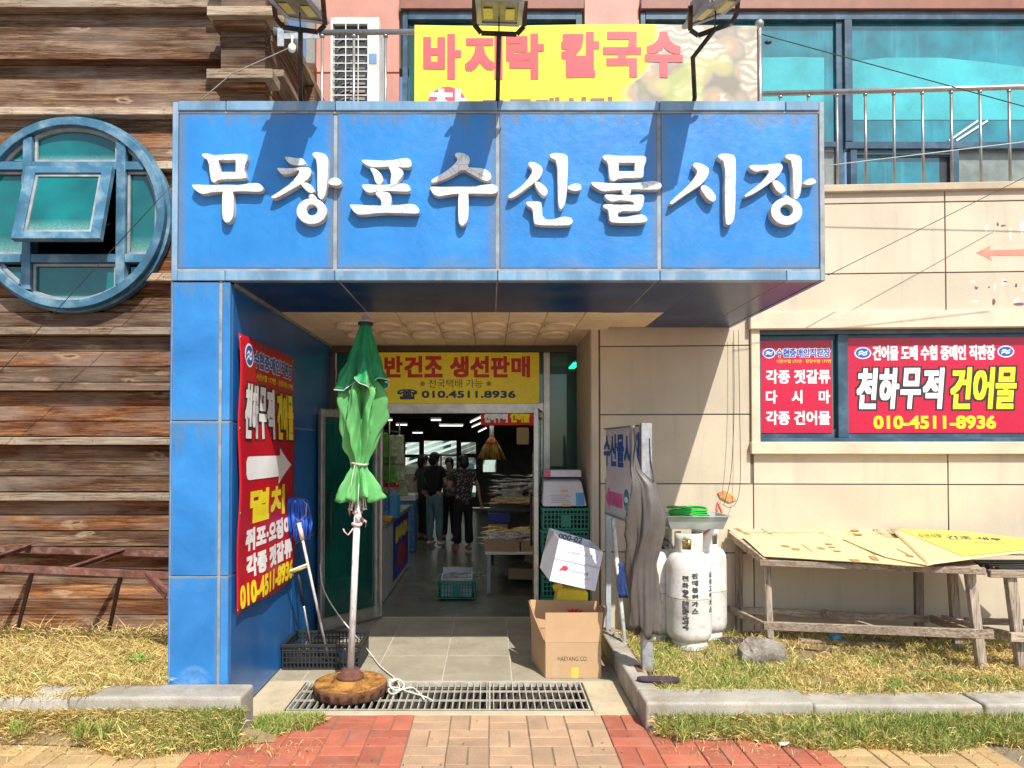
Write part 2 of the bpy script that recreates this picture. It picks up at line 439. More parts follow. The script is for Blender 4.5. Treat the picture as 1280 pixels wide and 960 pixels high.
YELS = PL('yellow_sign_vinyl', (0.93, 0.78, 0.01), 0.4, sc=2, var=0.06, bump=0, rand=0)
BLUP = flat('blue_print', (0.02, 0.1, 0.42))
BLACK = PL('black_plastic', (0.022, 0.024, 0.026), 0.45, rand=0.05, bump=.05)
DKMET = PL('dark_painted_metal', (0.035, 0.028, 0.025), 0.45, metal=.3, dirt=(0.18, 0.1, 0.06), dsc=12, damt=.5)
CARD = PL('brown_cardboard', (0.50, 0.32, 0.17), 0.8, sc=3, var=0.08, fine=160, fvar=0.08, rand=0.06, dirt=(0.36, 0.22, 0.11), dsc=3, damt=.35)
CARDP = PL('sun_bleached_cardboard', (0.64, 0.50, 0.25), 0.8, sc=3, var=0.08, fine=150, fvar=0.07, rand=0.04, dirt=(0.6, 0.4, 0.2), dsc=3, damt=.3)
CARDW = PL('white_cardboard', (0.72, 0.72, 0.76), 0.6, sc=3, var=0.05, rand=0.02, dirt=(0.5, 0.5, 0.55), dsc=4, damt=.3)
GRPL = PL('green_crate_plastic', (0.01, 0.17, 0.12), 0.45, sc=4, var=0.15, rand=0.08, bump=.04)
GREEND = PL('green_parasol_cloth', (0.012, 0.27, 0.085), 0.7, sc=5, var=0.22, fine=220, fvar=.12, bump=.2)
GREENL = PL('faded_green_cloth', (0.11, 0.38, 0.11), 0.75, sc=5, var=0.22, fine=220, fvar=.12, bump=.2, dirt=(0.05, 0.27, 0.08), dsc=4, damt=.6)
BLCLOTH = PL('blue_mop_cloth', (0.03, 0.12, 0.62), 0.9, sc=15, var=0.35, fine=220, bump=.5)
GREYTARP = PL('grey_tarpaulin', (0.10, 0.09, 0.08), 0.36, sc=4, var=0.16, fine=200, fvar=.08, bump=.1, dirt=(0.18, 0.165, 0.15), dsc=5, damt=.4)
PURP = PL('dark_purple_rubber', (0.06, 0.03, 0.05), 0.6, sc=12, var=.3)
ROCK = PL('grey_rock', (0.27, 0.235, 0.19), 0.9, sc=9, var=0.45, fine=60, fvar=.4, bump=1.0)
TEALG = PL('teal_window_glass', (0.0, 0.085, 0.095), 0.07, spec=0.9, sc=1.6, var=0.45, fine=20, fvar=0.03, rand=0.25, bump=0.0, coat=.6)
DUSTT = PL('dusty_edge_of_glass', (0.12, 0.38, 0.36), 0.4, sc=9, var=.4)
BLIND = PL('pale_roller_blind', (0.05, 0.40, 0.43), 0.15, spec=.8, sc=2.2, var=0.22, rand=0.05, bump=0.02, coat=.4)
GREENGL = mat_glass('green_tinted_glass', (0.08, 0.45, 0.36), 0.2, (0.008, 0.12, 0.095), 0.5)
CLEARGL = mat_glass('clear_glass', (0.75, 0.85, 0.83), 0.2)
ROOMW = PL('interior_wall_paint', (0.26, 0.25, 0.22), 0.8)
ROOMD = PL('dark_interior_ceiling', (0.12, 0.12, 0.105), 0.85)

# ---------------------------------------------------------------- lettering
_tm = {}
def glyphs(body, spacing=1.0):
    key = (body, spacing)
    if key not in _tm:
        c = bpy.data.curves.new('lettering', 'FONT'); c.body = body; c.resolution_u = 3; c.space_character = spacing
        o = bpy.data.objects.new('lettering', c); COL.objects.link(o)
        dg = bpy.context.evaluated_depsgraph_get(); me = bpy.data.meshes.new_from_object(o.evaluated_get(dg))
        v = np.array([tuple(p.co)[:2] for p in me.vertices]); f = [tuple(p.vertices) for p in me.polygons]
        bpy.data.objects.remove(o); bpy.data.curves.remove(c); bpy.data.meshes.remove(me)
        if len(v) == 0: v = np.zeros((0, 2))
        _tm[key] = (v, f)
    return _tm[key]
def text(parent, body, mat, mapf, u0, u1, v0, v1, bold=0.0, d=0.0012, outline=None, ow=0.0, spacing=1.0, name='lettering', slant=0.0, label=None, kw_nosplit=False):
    """flat print: body stretched into the box u0..u1, v0..v1 of the surface mapf(u, v, d)"""
    v, f = glyphs(body, spacing)
    if len(v) == 0: return None
    a, b = v.min(0), v.max(0); s = (b - a); s[s == 0] = 1
    q = (v - a) / s
    if ' ' in body and len(f) < 4000 and not kw_nosplit:
        ext = sorted((min(v[i][0] for i in p), max(v[i][0] for i in p), k) for k, p in enumerate(f)); cl_ = []; hi = -9
        for x0, x1, k in ext:
            if x0 > hi + .16: cl_.append([])
            cl_[-1].append(k); hi = max(hi, x1)
    else: cl_ = None
    def layer(w, d0, mt, nm, lb=None):
        if cl_ and len(cl_) > 1:
            for c in cl_: o = layer1(w, d0, mt, nm, lb, [f[k] for k in c])
            return o
        return layer1(w, d0, mt, nm, lb, f)
    def layer1(w, d0, mt, nm, lb, f):
        used = sorted({i for p in f for i in p}); rm = {i: k for k, i in enumerate(used)}; f = [tuple(rm[i] for i in p) for p in f]; q_ = q[used]
        return layer2(w, d0, mt, nm, lb, f, q_)
    def layer2(w, d0, mt, nm, lb, f, q):
        m = MB(); k = 0
        offs = [(0, 0)] if w == 0 else [(0, 0)] + [(i * w, j * w) for i in (-1, 0, 1) for j in (-1, 0, 1) if i or j]
        for ox, oy in offs:
            uu = u0 + w + q[:, 0] * (u1 - u0 - 2 * w) + ox + slant * (q[:, 1]) * (v1 - v0); vv = v0 + w + q[:, 1] * (v1 - v0 - 2 * w) + oy
            m.add([mapf(x, y, d0 + k * 0.00012) for x, y in zip(uu, vv)], f); k += 1
        return m.build(nm, mt, parent, recalc=False, label=lb)
    if outline is not None:
        v0_, v1_, u0_, u1_ = v0, v1, u0, u1
        u0 -= ow; u1 += ow; v0 -= ow; v1 += ow
        layer(bold + ow, d, outline, 'letter_outline')
        u0, u1, v0, v1 = u0_, u1_, v0_, v1_; d += 0.0014
    return layer(bold, d, mat, name, label)
def textc(parent, body, mat, mapf, u0, u1, v0, v1, gap=.08, **kw):
    """large lettering, one object per character"""
    n = len(body); w = (u1 - u0) / (n - gap)
    for i, ch in enumerate(body): text(parent, ch, mat, mapf, u0 + i * w, u0 + i * w + w * (1 - gap), v0, v1, name='letter', **kw)
def flatmap(o, ux, uy=(0, 0, 1)):
    o = Vector(o); ux = Vector(ux).normalized(); uy = Vector(uy).normalized(); n = ux.cross(uy)
    return lambda u, v, d: o + ux * u + uy * v + n * d
def inset(l, d):
    n = len(l); A = sum(l[i][0] * l[(i + 1) % n][1] - l[(i + 1) % n][0] * l[i][1] for i in range(n)); s = 1 if A > 0 else -1; o = []
    for i in range(n):
        a, b, c = Vector(l[i - 1]), Vector(l[i]), Vector(l[(i + 1) % n]); e1 = (b - a).normalized(); e2 = (c - b).normalized(); nn = Vector((-(e1.y + e2.y), e1.x + e2.x))
        if nn.length < .2: nn = Vector((-e1.y, e1.x))
        nn.normalize(); o.append((b.x + s * nn.x * d, b.y + s * nn.y * d))
    return o
def chaikin(l, k=1):
    for _ in range(k):
        o = []
        for i in range(len(l)):
            a, b = l[i], l[(i + 1) % len(l)]
            o.append((a[0] * .75 + b[0] * .25, a[1] * .75 + b[1] * .25)); o.append((a[0] * .25 + b[0] * .75, a[1] * .25 + b[1] * .75))
        l = o
    return l
def ell(cx, cy, rx, ry, n=28): return [(cx + rx * math.cos(2 * math.pi * i / n), cy + ry * math.sin(2 * math.pi * i / n)) for i in range(n)]

# ================================================================ GROUND
m = MB(); m.bb(-60, 60, -40, 90, -0.60, -0.33)
struct(m.build('ground', SOIL))
# pavement: base sheet with the pattern carried on, real pavers where they show
pavm, t, b = _nt('pavement_far')
mp = coords(t, rand=False); br = nd(t, 'ShaderNodeTexBrick'); t.links.new(mp.outputs[0], br.inputs['Vector'])
br.inputs['Color1'].default_value = c4((0.44, 0.13, 0.07)); br.inputs['Color2'].default_value = c4((0.5, 0.33, 0.16)); br.inputs['Mortar'].default_value = c4((0.2, 0.16, 0.1))
br.inputs['Scale'].default_value = 1.0; br.inputs['Brick Width'].default_value = 0.23; br.inputs['Row Height'].default_value = 0.115; br.inputs['Mortar Size'].default_value = 0.004
t.links.new(br.outputs[0], b.inputs['Base Color']); b.inputs['Roughness'].default_value = .85
pv = MB(); pv.bb(-30, 30, .4, 3.22, -0.055, -0.004); pavement = struct(pv.build('pavement', pavm))
rd = MB(); rd.bb(-50, 50, -35, .2, -.3, -.12); struct(rd.build('unseen_road', PL('grey_road_surface', (.22, .225, .23), .9, sc=1.2, var=.2, fine=140, fvar=.3)))  # unseen grey road, added so bounce light leaves the shade neutral
rd = MB(); rd.bb(-50, 50, .205, .395, -.3, .002); struct(rd.build('road_kerb', GRANITE, bevel=.01))
pv = MB(); pv.bb(-5, 5.5, 3.22, 4.40, -0.055, -0.008); struct(pv.build('joint_sand', SAND))
U = 0.2305
pm = {}
for nm, mt in (('y', PAV_Y), ('r', PAV_R), ('t', PAV_T)):
    for o_, sz in (('h', (U - .006, U / 2 - .006, .05)), ('v', (U / 2 - .006, U - .006, .05))):
        pm[nm + o_] = unit_box_mesh('paver', mt, sz, 0.004)
def pave(x, y, k, o_):
    piece('paver', pm[k + o_], pavement, (x + random.uniform(-.0015, .0015), y + random.uniform(-.0015, .0015), -0.025 + random.uniform(-.002, .0022)), (random.uniform(-.006, .006), random.uniform(-.006, .006), random.uniform(-.006, .006)))
def zone(x): return 'y' if x < -1.67 or x > 1.94 else ('t' if -0.466 < x < 0.687 else 'r')
npv = 0
i0 = -12
for i in range(-12, 14):
    for j in range(5):
        cx = -0.466 + (i + .5) * U; cy = 4.387 - (j + .5) * U
        far_ok = (-1.36 < cx < .9)
        if not far_ok and j < 1: continue
        if j == 4 and abs(cx) > 2.3: continue
        if abs(cx) > 3.1: continue
        z = zone(cx)
        if (i + j) % 2 == 0:
            pave(cx, cy + U / 4, z, 'h'); pave(cx, cy - U / 4, z, 'h')
        else:
            pave(cx - U / 4, cy, z, 'v'); pave(cx + U / 4, cy, z, 'v')
        npv += 2
print('pavers', npv)

# entry floor: sub-base + stone tiles, threshold, concrete apron
ef = MB(); ef.bb(-1.62, 0.92, 5.0, 6.93, -0.05, -0.0035); entry = struct(ef.build('entry_floor', PL('pale_grout', (.5, .45, .36), .9, fine=150)))
xs = [-1.60, -1.335, -0.838, -0.338, 0.16, 0.66, 0.905]; ys = [5.02, 5.62, 6.24, 6.86]
for a, b_ in zip(xs[:-1], xs[1:]):
    for c, d in zip(ys[:-1], ys[1:]):
        mt = TILE
        piece('tile', unit_box_mesh('tile', mt, (b_ - a - .010, d - c - .010, .04), .002), entry, ((a + b_) / 2, (c + d) / 2, -0.02 + random.uniform(-.0015, .0015)))
ap = MB()
ap.bb(0.655, 0.912, 4.395, 5.014, -0.05, -0.004); ap.bb(-1.62, -1.30, 4.395, 5.014, -0.05, -0.005)
ap.bb(-1.298, 0.653, 4.395, 4.462, -0.05, -0.003)
struct(ap.build('concrete_apron', CONC, bevel=.003))
# drain channel pit + grating
dp = MB(); dp.bb(-1.298, 0.653, 4.464, 5.014, -0.30, -0.28); dp.bb(-1.298, .653, 4.464, 4.47, -.28, -.004); dp.bb(-1.298, .653, 5.004, 5.012, -.28, -.004); dp.bb(-1.298, -1.29, 4.47, 5.0, -.28, -.004); dp.bb(.645, .653, 4.47, 5.0, -.28, -.004)
struct(dp.build('drain_channel', PL('dark_concrete', (.06, .05, .035), .8)))  # very dark concrete on the pit floor and sides
gr = thing('drain_grating', 'long galvanised drain grating let into the floor in front of the entrance', 'drain grating', (-.32, 4.74, -.03))
g = MB(); g.bb(-1.285, .64, 4.475, 4.487, -.034, -.001); g.bb(-1.285, .64, 4.99, 5.0, -.034, -.001); g.bb(-1.285, -1.275, 4.487, 4.99, -.034, -.001); g.bb(.63, .64, 4.487, 4.99, -.034, -.001)
for x in (-.64, .0,): g.bb(x - .006, x + .006, 4.487, 4.99, -.034, -.001)
g.build('frame', GRATE, gr)
g = MB(); x = -1.25
while x < .625:
    if all(abs(x - q) > .012 for q in (-.64, 0)): g.bb(x - .0035, x + .0035, 4.488, 4.989, -.03, -.002)
    x += 0.044
g.build('bearing_bars', GRATE, gr)
g = MB()
for y in (4.65, 4.82): g.bb(-1.275, .63, y - .004, y + .004, -.012, -.0006)
g.build('cross_bars', GRATE, gr)
# leaf litter in the pit is left to shade

# kerbs
lk = MB(); lk.bb(-6, -1.45, 4.02, 4.19, -.05, .20); kerbL = struct(lk.build('kerb_core', CONC))
def kerb(nm, segs):
    root = None
    for (x0, x1, y0, y1, z1) in segs:
        m = MB(); m.bb(x0, x1, y0, y1, -.05, z1)
        o = m.build('kerb_stone' if root else nm, GRANITE, root, bevel=.018, seg=3)
        if root is None: root = struct(o)
        rz = random.uniform(-.004, .004)
    return root
kerb('kerb_left', [(-2.37, -1.40, 3.985, 4.212, .25), (-3.36, -2.376, 3.99, 4.212, .245), (-4.35, -3.366, 3.985, 4.212, .25), (-5.4, -4.36, 3.985, 4.212, .25)])
kerb('kerb_right', [(.915, 1.9, 4.15, 4.40, .160), (1.906, 2.9, 4.16, 4.395, .142), (2.906, 3.9, 4.15, 4.40, .150), (3.906, 5.0, 4.165, 4.40, .138)])
kerb('kerb_beside_entry', [(.915, 1.05, 4.406, 5.15, .155), (.915, 1.05, 5.156, 5.93, .152)])
# beds
b1 = MB(); b1.bb(-7, -1.915, 4.20, 6.6, -.05, .13); struct(b1.build('left_bed_soil', SOIL))
def bank(nm, x0, x1, ya, yb, z):
    n = 60; vs_ = []; fs = []
    ys_ = [ya, ya * .75 + yb * .25, ya * .45 + yb * .55, yb]
    zs_ = [z, z * .82, z * .4, .001]
    for i in range(n + 1):
        x = x0 + (x1 - x0) * i / n
        fade = min(1, (x1 - x) / .35 if x1 > x else 1, 1)
        if nm.endswith('right'): fade = min(1, (x - x0) / .35)
        wob = .5 + .5 * math.sin(x * 5.1) * math.sin(x * 2.3 + 1)
        for y, zz in zip(ys_, zs_):
            yy = ya + (y - ya) * (0.3 + .25 * wob) * (0.25 + .65 * fade)
            vs_.append((x, yy, zz * (0.25 + .75 * fade) + (.004 if zz < .01 else random.uniform(-.006, .006))))
    for i in range(n):
        for j in range(3): fs.append((i * 4 + j, i * 4 + j + 1, (i + 1) * 4 + j + 1, (i + 1) * 4 + j))
    m = MB(); m.smooth = True; m.add(vs_, fs); return struct(m.build(nm, SOIL))
bank('soil_bank_left', -5.4, -1.2, 3.99, 3.84, .13)
bank('soil_bank_right', .93, 5.0, 4.155, 3.72, .05)
br_ = MB(); br_.bb(1.045, 6.0, 4.395, 6.2, -.05, .125); struct(br_.build('right_bed_soil', SOIL))

# ================================================================ GRASS (uncountable)
gm_, t, b = _nt('grass_blade'); at_ = nd(t, 'ShaderNodeAttribute', attribute_name='tone'); t.links.new(at_.outputs['Color'], b.inputs['Base Color'])
b.inputs['Roughness'].default_value = .75; b.inputs['Specular IOR Level'].default_value = .2
GRASS = gm_
DRY = np.array([(.64, .47, .16), (.52, .37, .12), (.76, .59, .25), (.38, .25, .08), (.58, .45, .17)]); GRN = np.array([(.16, .24, .04), (.24, .32, .07), (.36, .37, .11), (.12, .19, .035)])
def grass(name, label, n, sample, h=(.05, .11), green=.2, lay=.8, w=.0022):
    """sample(n) -> arrays x, y, z, g (g = local share of green)"""
    x, y, z, g = sample(n); n = len(x)
    ang = rng.uniform(0, 2 * np.pi, n); L = rng.uniform(h[0], h[1], n); be = rng.uniform(.15, lay, n)
    isg = rng.random(n) < (green * g)
    L = np.where(isg, L * .9, L); be = np.where(isg, be * .55, be)
    dx, dy = np.cos(ang), np.sin(ang); px_, py_ = -dy, dx
    ww = rng.uniform(.6, 1.4, n) * w
    be = np.where(isg, rng.uniform(.2, 1.0, n), rng.uniform(.75, 1.75, n) * lay)
    V = np.zeros((n, 5, 3))
    for k, (s, wd) in enumerate(((0, 1), (0, -1), (.55, .8), (.55, -.8), (1, 0))):
        th_ = be * (.35 + .65 * s); r = L * s * np.sin(th_); hh = L * s * np.cos(th_) + rng.uniform(.004, .02, n) * s if s else np.zeros(n)
        V[:, k, 0] = x + dx * r + px_ * ww * wd; V[:, k, 1] = y + dy * r + py_ * ww * wd; V[:, k, 2] = z + hh - .004
    F = np.tile(np.array([[0, 1, 3], [0, 3, 2], [2, 3, 4]]), (n, 1, 1)) + (np.arange(n) * 5)[:, None, None]
    me = bpy.data.meshes.new(name); F = F.reshape(-1, 3)
    me.vertices.add(n * 5); me.vertices.foreach_set('co', V.reshape(-1).astype(np.float32))
    me.loops.add(len(F) * 3); me.loops.foreach_set('vertex_index', F.reshape(-1).astype(np.int32))
    me.polygons.add(len(F)); me.polygons.foreach_set('loop_start', np.arange(len(F), dtype=np.int32) * 3)
    me.update(calc_edges=True)
    c = np.where(isg[:, None], 1.15 * GRN[rng.integers(0, len(GRN), n)], DRY[rng.integers(0, len(DRY), n)]) * rng.uniform(.75, 1.2, n)[:, None]
    ca = me.attributes.new('tone', 'FLOAT_COLOR', 'POINT')
    cc = np.ones((n, 5, 4)); cc[:, :, :3] = c[:, None, :]
    ca.data.foreach_set('color', cc.reshape(-1).astype(np.float32))
    me.materials.append(GRASS)
    o = bpy.data.objects.new(name, me); COL.objects.link(o); o['kind'] = 'stuff'; o['label'] = label; o['category'] = 'grass'; return o
def vn(x, y, s):
    return .5 + .5 * np.sin(x * s + 1.3 * np.sin(y * s * .7 + 2)) * np.sin(y * s * 1.1 + 1.7 * np.sin(x * s * .6))
def s_left(n):
    x = rng.uniform(-4.9, -1.93, n); y = rng.uniform(4.17, 5.66, n); return x, y, np.where(y < 4.21, .245, .13), vn(x, y, 3) * 1.2 * (y < 4.6) + .1
def s_right(n):
    x = rng.uniform(1.06, 5.0, n); y = 4.34 + 1.46 * rng.random(n) ** 1.15
    k = (rng.random(n) < np.where(y > 5.15, .35, .93) * np.clip(vn(x, y, 7) * 1.6, .12, 1)) | (x < 1.4); x, y = x[k], y[k]
    return x, y, np.full(len(x), .125), np.clip(vn(x, y, 4) * .8 + (x < 1.9) * .8, 0, 1.6)
def s_lf(n):
    x = rng.uniform(-4.8, -1.0, n); q = rng.random(n) ** 1.9
    edge = 3.955 - .17 * np.exp(-((x + 1.85) / .35) ** 2) - .05 * np.exp(-((x + 1.35) / .3) ** 2) + .035 * np.sin(x * 7.3) * np.sin(x * 2.7 + 1) + np.where(x > -1.4, .28 * (x + 1.4) / .4, 0)
    top = np.where(x > -1.38, 4.28, 3.985); y = top - q * (top - edge)
    z = np.where(x > -1.38, .0, .15 * (1 - q) ** .8)
    oc = (x < -2.25) & (rng.random(n) < .35); y = np.where(oc, rng.uniform(3.99, 4.2, n), y); z = np.where(oc, .24, z); k = (~oc) | (vn(x, y, 6) > .35); x, y, z = x[k], y[k], z[k]
    return x, y, z, np.clip((x + 2.4) * .9, .1, 1) * (vn(x, y, 5) + .4)
def s_rf(n):
    x = rng.uniform(.97, 5.0, n); q = rng.random(n) ** 1.15
    wid = np.clip((x - .9) / 1.2, .08, 1); edge = 4.15 - (.10 + .16 * wid + .05 * np.clip(x - 2, 0, 2)) * (1 + .3 * np.sin(x * 6.1) * np.sin(x * 2.9))
    y = 4.165 - q * (4.165 - edge); return x, y, .06 * (1 - q), vn(x, y, 4) + .45
grass('dry_grass', 'dry straw coloured grass in the raised bed below the timber wall', 64000, s_left, (.05, .15), .22, .95, .0015)
grass('patchy_grass', 'dry yellow grass with green patches in the bed under the wooden tables', 80000, s_right, (.03, .085), .42, .95, .0014)
grass('verge_grass', 'mixed straw and green grass spilling over pavers by the left kerb', 42000, s_lf, (.03, .085), .6, .95, .0014)
grass('verge_grass', 'greener grass strip between the right kerb and the red and yellow pavers', 46000, s_rf, (.03, .085), .55, .95, .0014)
def tufts(name, label, cs, per, h, spread):
    def s(n):
        i = rng.integers(0, len(cs), n); a = rng.uniform(0, 6.28, n); r = spread * np.abs(rng.normal(0, 1, n)); c = np.array(cs)[i]
        return c[:, 0] + r * np.cos(a), c[:, 1] + r * np.sin(a), c[:, 2], np.full(n, 1.0)
    grass(name, label, len(cs) * per, s, h, .85, .5, .0017)
def pick(n, x0, x1, f): 
    o = []
    while len(o) < n:
        x = random.uniform(x0, x1); y, z = f(x); o.append((x, y, z))
    return o
random.seed(3)
tufts('grass_tufts', 'upright green grass tufts along the left verge and kerb foot', pick(34, -4.2, -1.05, lambda x: (random.uniform(3.86, 3.99) if x < -1.4 else random.uniform(4.05, 4.25), .08 if x < -1.4 else 0)), 60, (.05, .13), .03)
tufts('grass_tufts', 'upright green grass tufts along the right verge and kerb foot', pick(52, 1.0, 4.4, lambda x: (random.uniform(3.95, 4.13), .02)), 60, (.05, .14), .03)
tufts('grass_tufts', 'green tufts among dry grass in the bed round the gas cylinders', pick(60, 1.1, 4.3, lambda x: (random.choice((random.uniform(4.4, 4.6), random.uniform(4.4, 5.7))), .125)), 50, (.04, .12), .035)
def s_straw(n):
    x = rng.uniform(-3.0, 3.4, n); y = np.where(x < -1, 3.95, 4.0) - np.abs(rng.normal(0, .13, n)); k = (x < -.9) | (x > .95); x, y = x[k], y[k]; return x, y, np.full(len(x), .003), x * 0
grass('scattered_straw', 'loose straw bits blown onto the pavers along both grass edges', 1500, s_straw, (.015, .05), 0, 1.0, .0010)
def s_edge(n):
    x = rng.uniform(-4.6, -1.95, n); y = rng.uniform(5.3, 5.66, n); return x, y, np.full(n, .13), x * 0
grass('tall_dry_grass', 'taller dead grass tufts against the foot of the timber wall', 2600, s_edge, (.14, .30), 0, .98, .0018)
# leafy weed
def weed(x, y, z, n, s, label):
    t_ = thing('leafy_weed', label, 'weed', (x, y, z))
    lm = PL('weed_leaf', (.12, .34, .03), .5, sc=20, var=.3); st = MB()
    for i in range(n):
        a = random.uniform(0, 6.28); r = s * random.uniform(.1, 1); h = s * random.uniform(.2, .75)
        c = Vector((x + r * math.cos(a), y + r * math.sin(a) * .6, z + h)); L = s * random.uniform(.22, .4)
        d = Vector((math.cos(a + random.uniform(-1, 1)), math.sin(a), random.uniform(-.1, .4))).normalized(); sd = d.cross(Vector((0, 0, 1))).normalized() * L * .42
        mm = MB(); mm.add([c, c + d * L * .4 + sd, c + d * L, c + d * L * .4 - sd, c + d * L * .45 + Vector((0, 0, -.12 * L))], [(0, 1, 4), (1, 2, 4), (2, 3, 4), (3, 0, 4)])
        mm.build('leaf', lm, t_, recalc=False)
        st.tube([(x, y, z), (x + .5 * (c.x - x), y + .5 * (c.y - y), z + h * .8), c], .0015, 4)
    st.build('stem', lm, t_)
p = gz(172, 836, .13); weed(p.x, p.y, .13, 26, .13, 'bright green leafy weed growing in dead grass beside the blue pillar')
p = gz(838, 806, .13)

# ================================================================ TIMBER BUILDING
TB = thing('timber_building', 'weathered brown timber clad building with louvred ledges and round blue window', 'building', (-3.6, 5.7, 0))
WY = 5.70; wc = at(90, 268, 5.6); WR_ = .76
def chord(z0, z1, r):
    dz = 0 if z0 <= wc.z <= z1 else min(abs(z0 - wc.z), abs(z1 - wc.z))
    return math.sqrt(r * r - dz * dz) if dz < r else None
def zpx(py, Y=WY): return at(0, py, Y).z
def board_row(z0, z1, y_front, th, mt, nm, tilt=0.0, x0=-6.6, x1=-1.78):
    ch = chord(z0, z1, WR_ - .07)
    segs = [(x0, x1)] if ch is None else [(x0, wc.x - ch), (wc.x + ch, x1)]
    for a, b_ in segs:
        # break long rows with one butt joint
        cut = random.uniform(-5.6, -4.3)
        ss = [(a, cut - .002), (cut + .002, b_)] if a < cut - .5 and b_ > cut + .5 and random.random() < .5 else [(a, b_)]
        for p_, q_ in ss:
            if q_ - p_ < .05: continue
            m = MB(); m.box(((p_ + q_) / 2, y_front + th / 2, (z0 + z1) / 2), (q_ - p_, th, z1 - z0), Matrix.Rotation(tilt, 3, 'X'))
            m.build(nm, mt, TB, bevel=.003)
lp = [-128, -60, 9, 74, 143, 211, 280, 351, 418, 488, 556, 626, 695]
for k, py in enumerate(lp):
    zb = zpx(py, WY - .085); zt = zb + .062
    mt = WOOD_L if k != 12 else WOOD
    board_row(zb, zt, WY - .085 + random.uniform(-.006, .006), .115, WOOD_L if k % 3 else WOOD_G, 'ledge_board')
    znext = zpx(lp[k + 1], WY - .085) + .062 if k < 12 else None
    if znext is None: break
    g_ = (zb - znext); h3 = g_ / 3
    up = k < 6
    board_row(zb - h3 + .007, zb - .004, WY - .000, .03, WOOD_G if random.random() < .35 + .2 * up else WOOD, 'board', .03)
    board_row(zb - 2 * h3 + .007, zb - h3, WY - .018, .03, WOOD_G if random.random() < .25 + .25 * up else WOOD, 'board', -.05)
    board_row(znext + .008, zb - 2 * h3, WY - .04, .03, WOOD_G if random.random() < .3 + .25 * up else WOOD, 'board', -.08)
zz = zpx(695, WY - .085)
for i, py in enumerate((716, 731, 749, 768, 800)):
    z1 = zz - .003 if i == 0 else zprev
    z0 = zpx(py, WY - .04); board_row(z0 + .004, z1, WY - .01 - .02 * i, .03, WOOD if i != 1 else WOOD_G, 'board', -.04); zprev = z0
nl = MB(); random.seed(77)
for k, py in enumerate(lp[1:]):
    zb = zpx(py, WY - .085); g_ = .44 / 3
    for x in np.arange(-6.3, -1.9, .62):
        for j, (dz, yf) in enumerate(((-.07, WY - .002), (-.21, WY - .026), (-.33, WY - .052), (.03, WY - .0925))):
            xx = x + random.uniform(-.04, .04)
            if (xx - wc.x) ** 2 + (zb + dz - wc.z) ** 2 < .83 ** 2: continue
            nl.add([(xx + .0045 * math.cos(a), yf - .004, zb + dz + random.uniform(-.001, .001) + .0045 * math.sin(a)) for a in np.linspace(0, 6.283, 7)[:-1]], [(0, 1, 2, 3, 4, 5)])
nl.build('nail_heads', DKMET, TB, kind='stuff')
cr = MB(); cr.bb(-6.6, wc.x - .72, WY + .05, WY + .2, 0, 5.4); cr.bb(wc.x + .72, -1.80, WY + .05, WY + .2, 0, 5.4)
cr.bb(wc.x - .72, wc.x + .72, WY + .05, WY + .2, 0, wc.z - .72); cr.bb(wc.x - .72, wc.x + .72, WY + .05, WY + .2, wc.z + .72, 5.4)
cr.bb(wc.x - .8, wc.x + .8, WY + 1.2, WY + 1.25, 1.5, 4.6); cr.bb(-6.7, -1.80, 9.6, 9.7, 0, 5.4); cr.bb(-6.6, -1.80, WY + .2, 9.6, 5.3, 5.4); cr.bb(-6.7, -6.6, WY, 9.6, 0, 5.4)
cr.build('wall', DARKGAP, TB)
# right corner pilaster + ledges above the canopy, side wall running back
px0, px1 = at(277, 60, 5.52).x, at(332, 60, 5.52).x
zt_, n_ = 3.55, 0
while zt_ < 5.3:
    m = MB(); m.bb(px0, px1, 5.50 + random.uniform(0, .004), 5.66, zt_, zt_ + .155); m.build('pilaster_board', WOOD_G, TB, bevel=.003); zt_ += .158
for py in (113, 35, -42):
    zb = zpx(py - 12, 5.4); m = MB(); m.bb(at(261, 0, 5.4).x, at(343, 0, 5.4).x, 5.36, 5.56, zb, zb + .075); m.build('ledge_board', WOOD_L, TB, bevel=.004)
    m = MB(); m.bb(px0 - .03, px1 + .03, 5.42, 5.56, zb - .04, zb - .002); m.build('corbel', WOOD, TB)
zt_ = 3.35; k = 0
while zt_ < 5.3:
    m = MB(); m.box((-1.79, 7.6, zt_ + .07), (.03, 3.85, .142), Matrix.Rotation(-.05 if k % 3 else .05, 3, 'Y')); m.build('side_board', WOOD_Y, TB, bevel=.003)
    if k % 3 == 0:
        m = MB(); m.bb(-1.80, -1.66, 5.62, 9.5, zt_ - .03, zt_ + .03); m.build('side_ledge', WOOD_LY, TB, bevel=.004)
    zt_ += .147; k += 1
for y_ in (6.6, 7.9):
    m = MB(); m.bb(-1.73, -1.66, y_, y_ + .1, 3.3, 5.3); m.build('side_batten', WOOD, TB, bevel=.004)
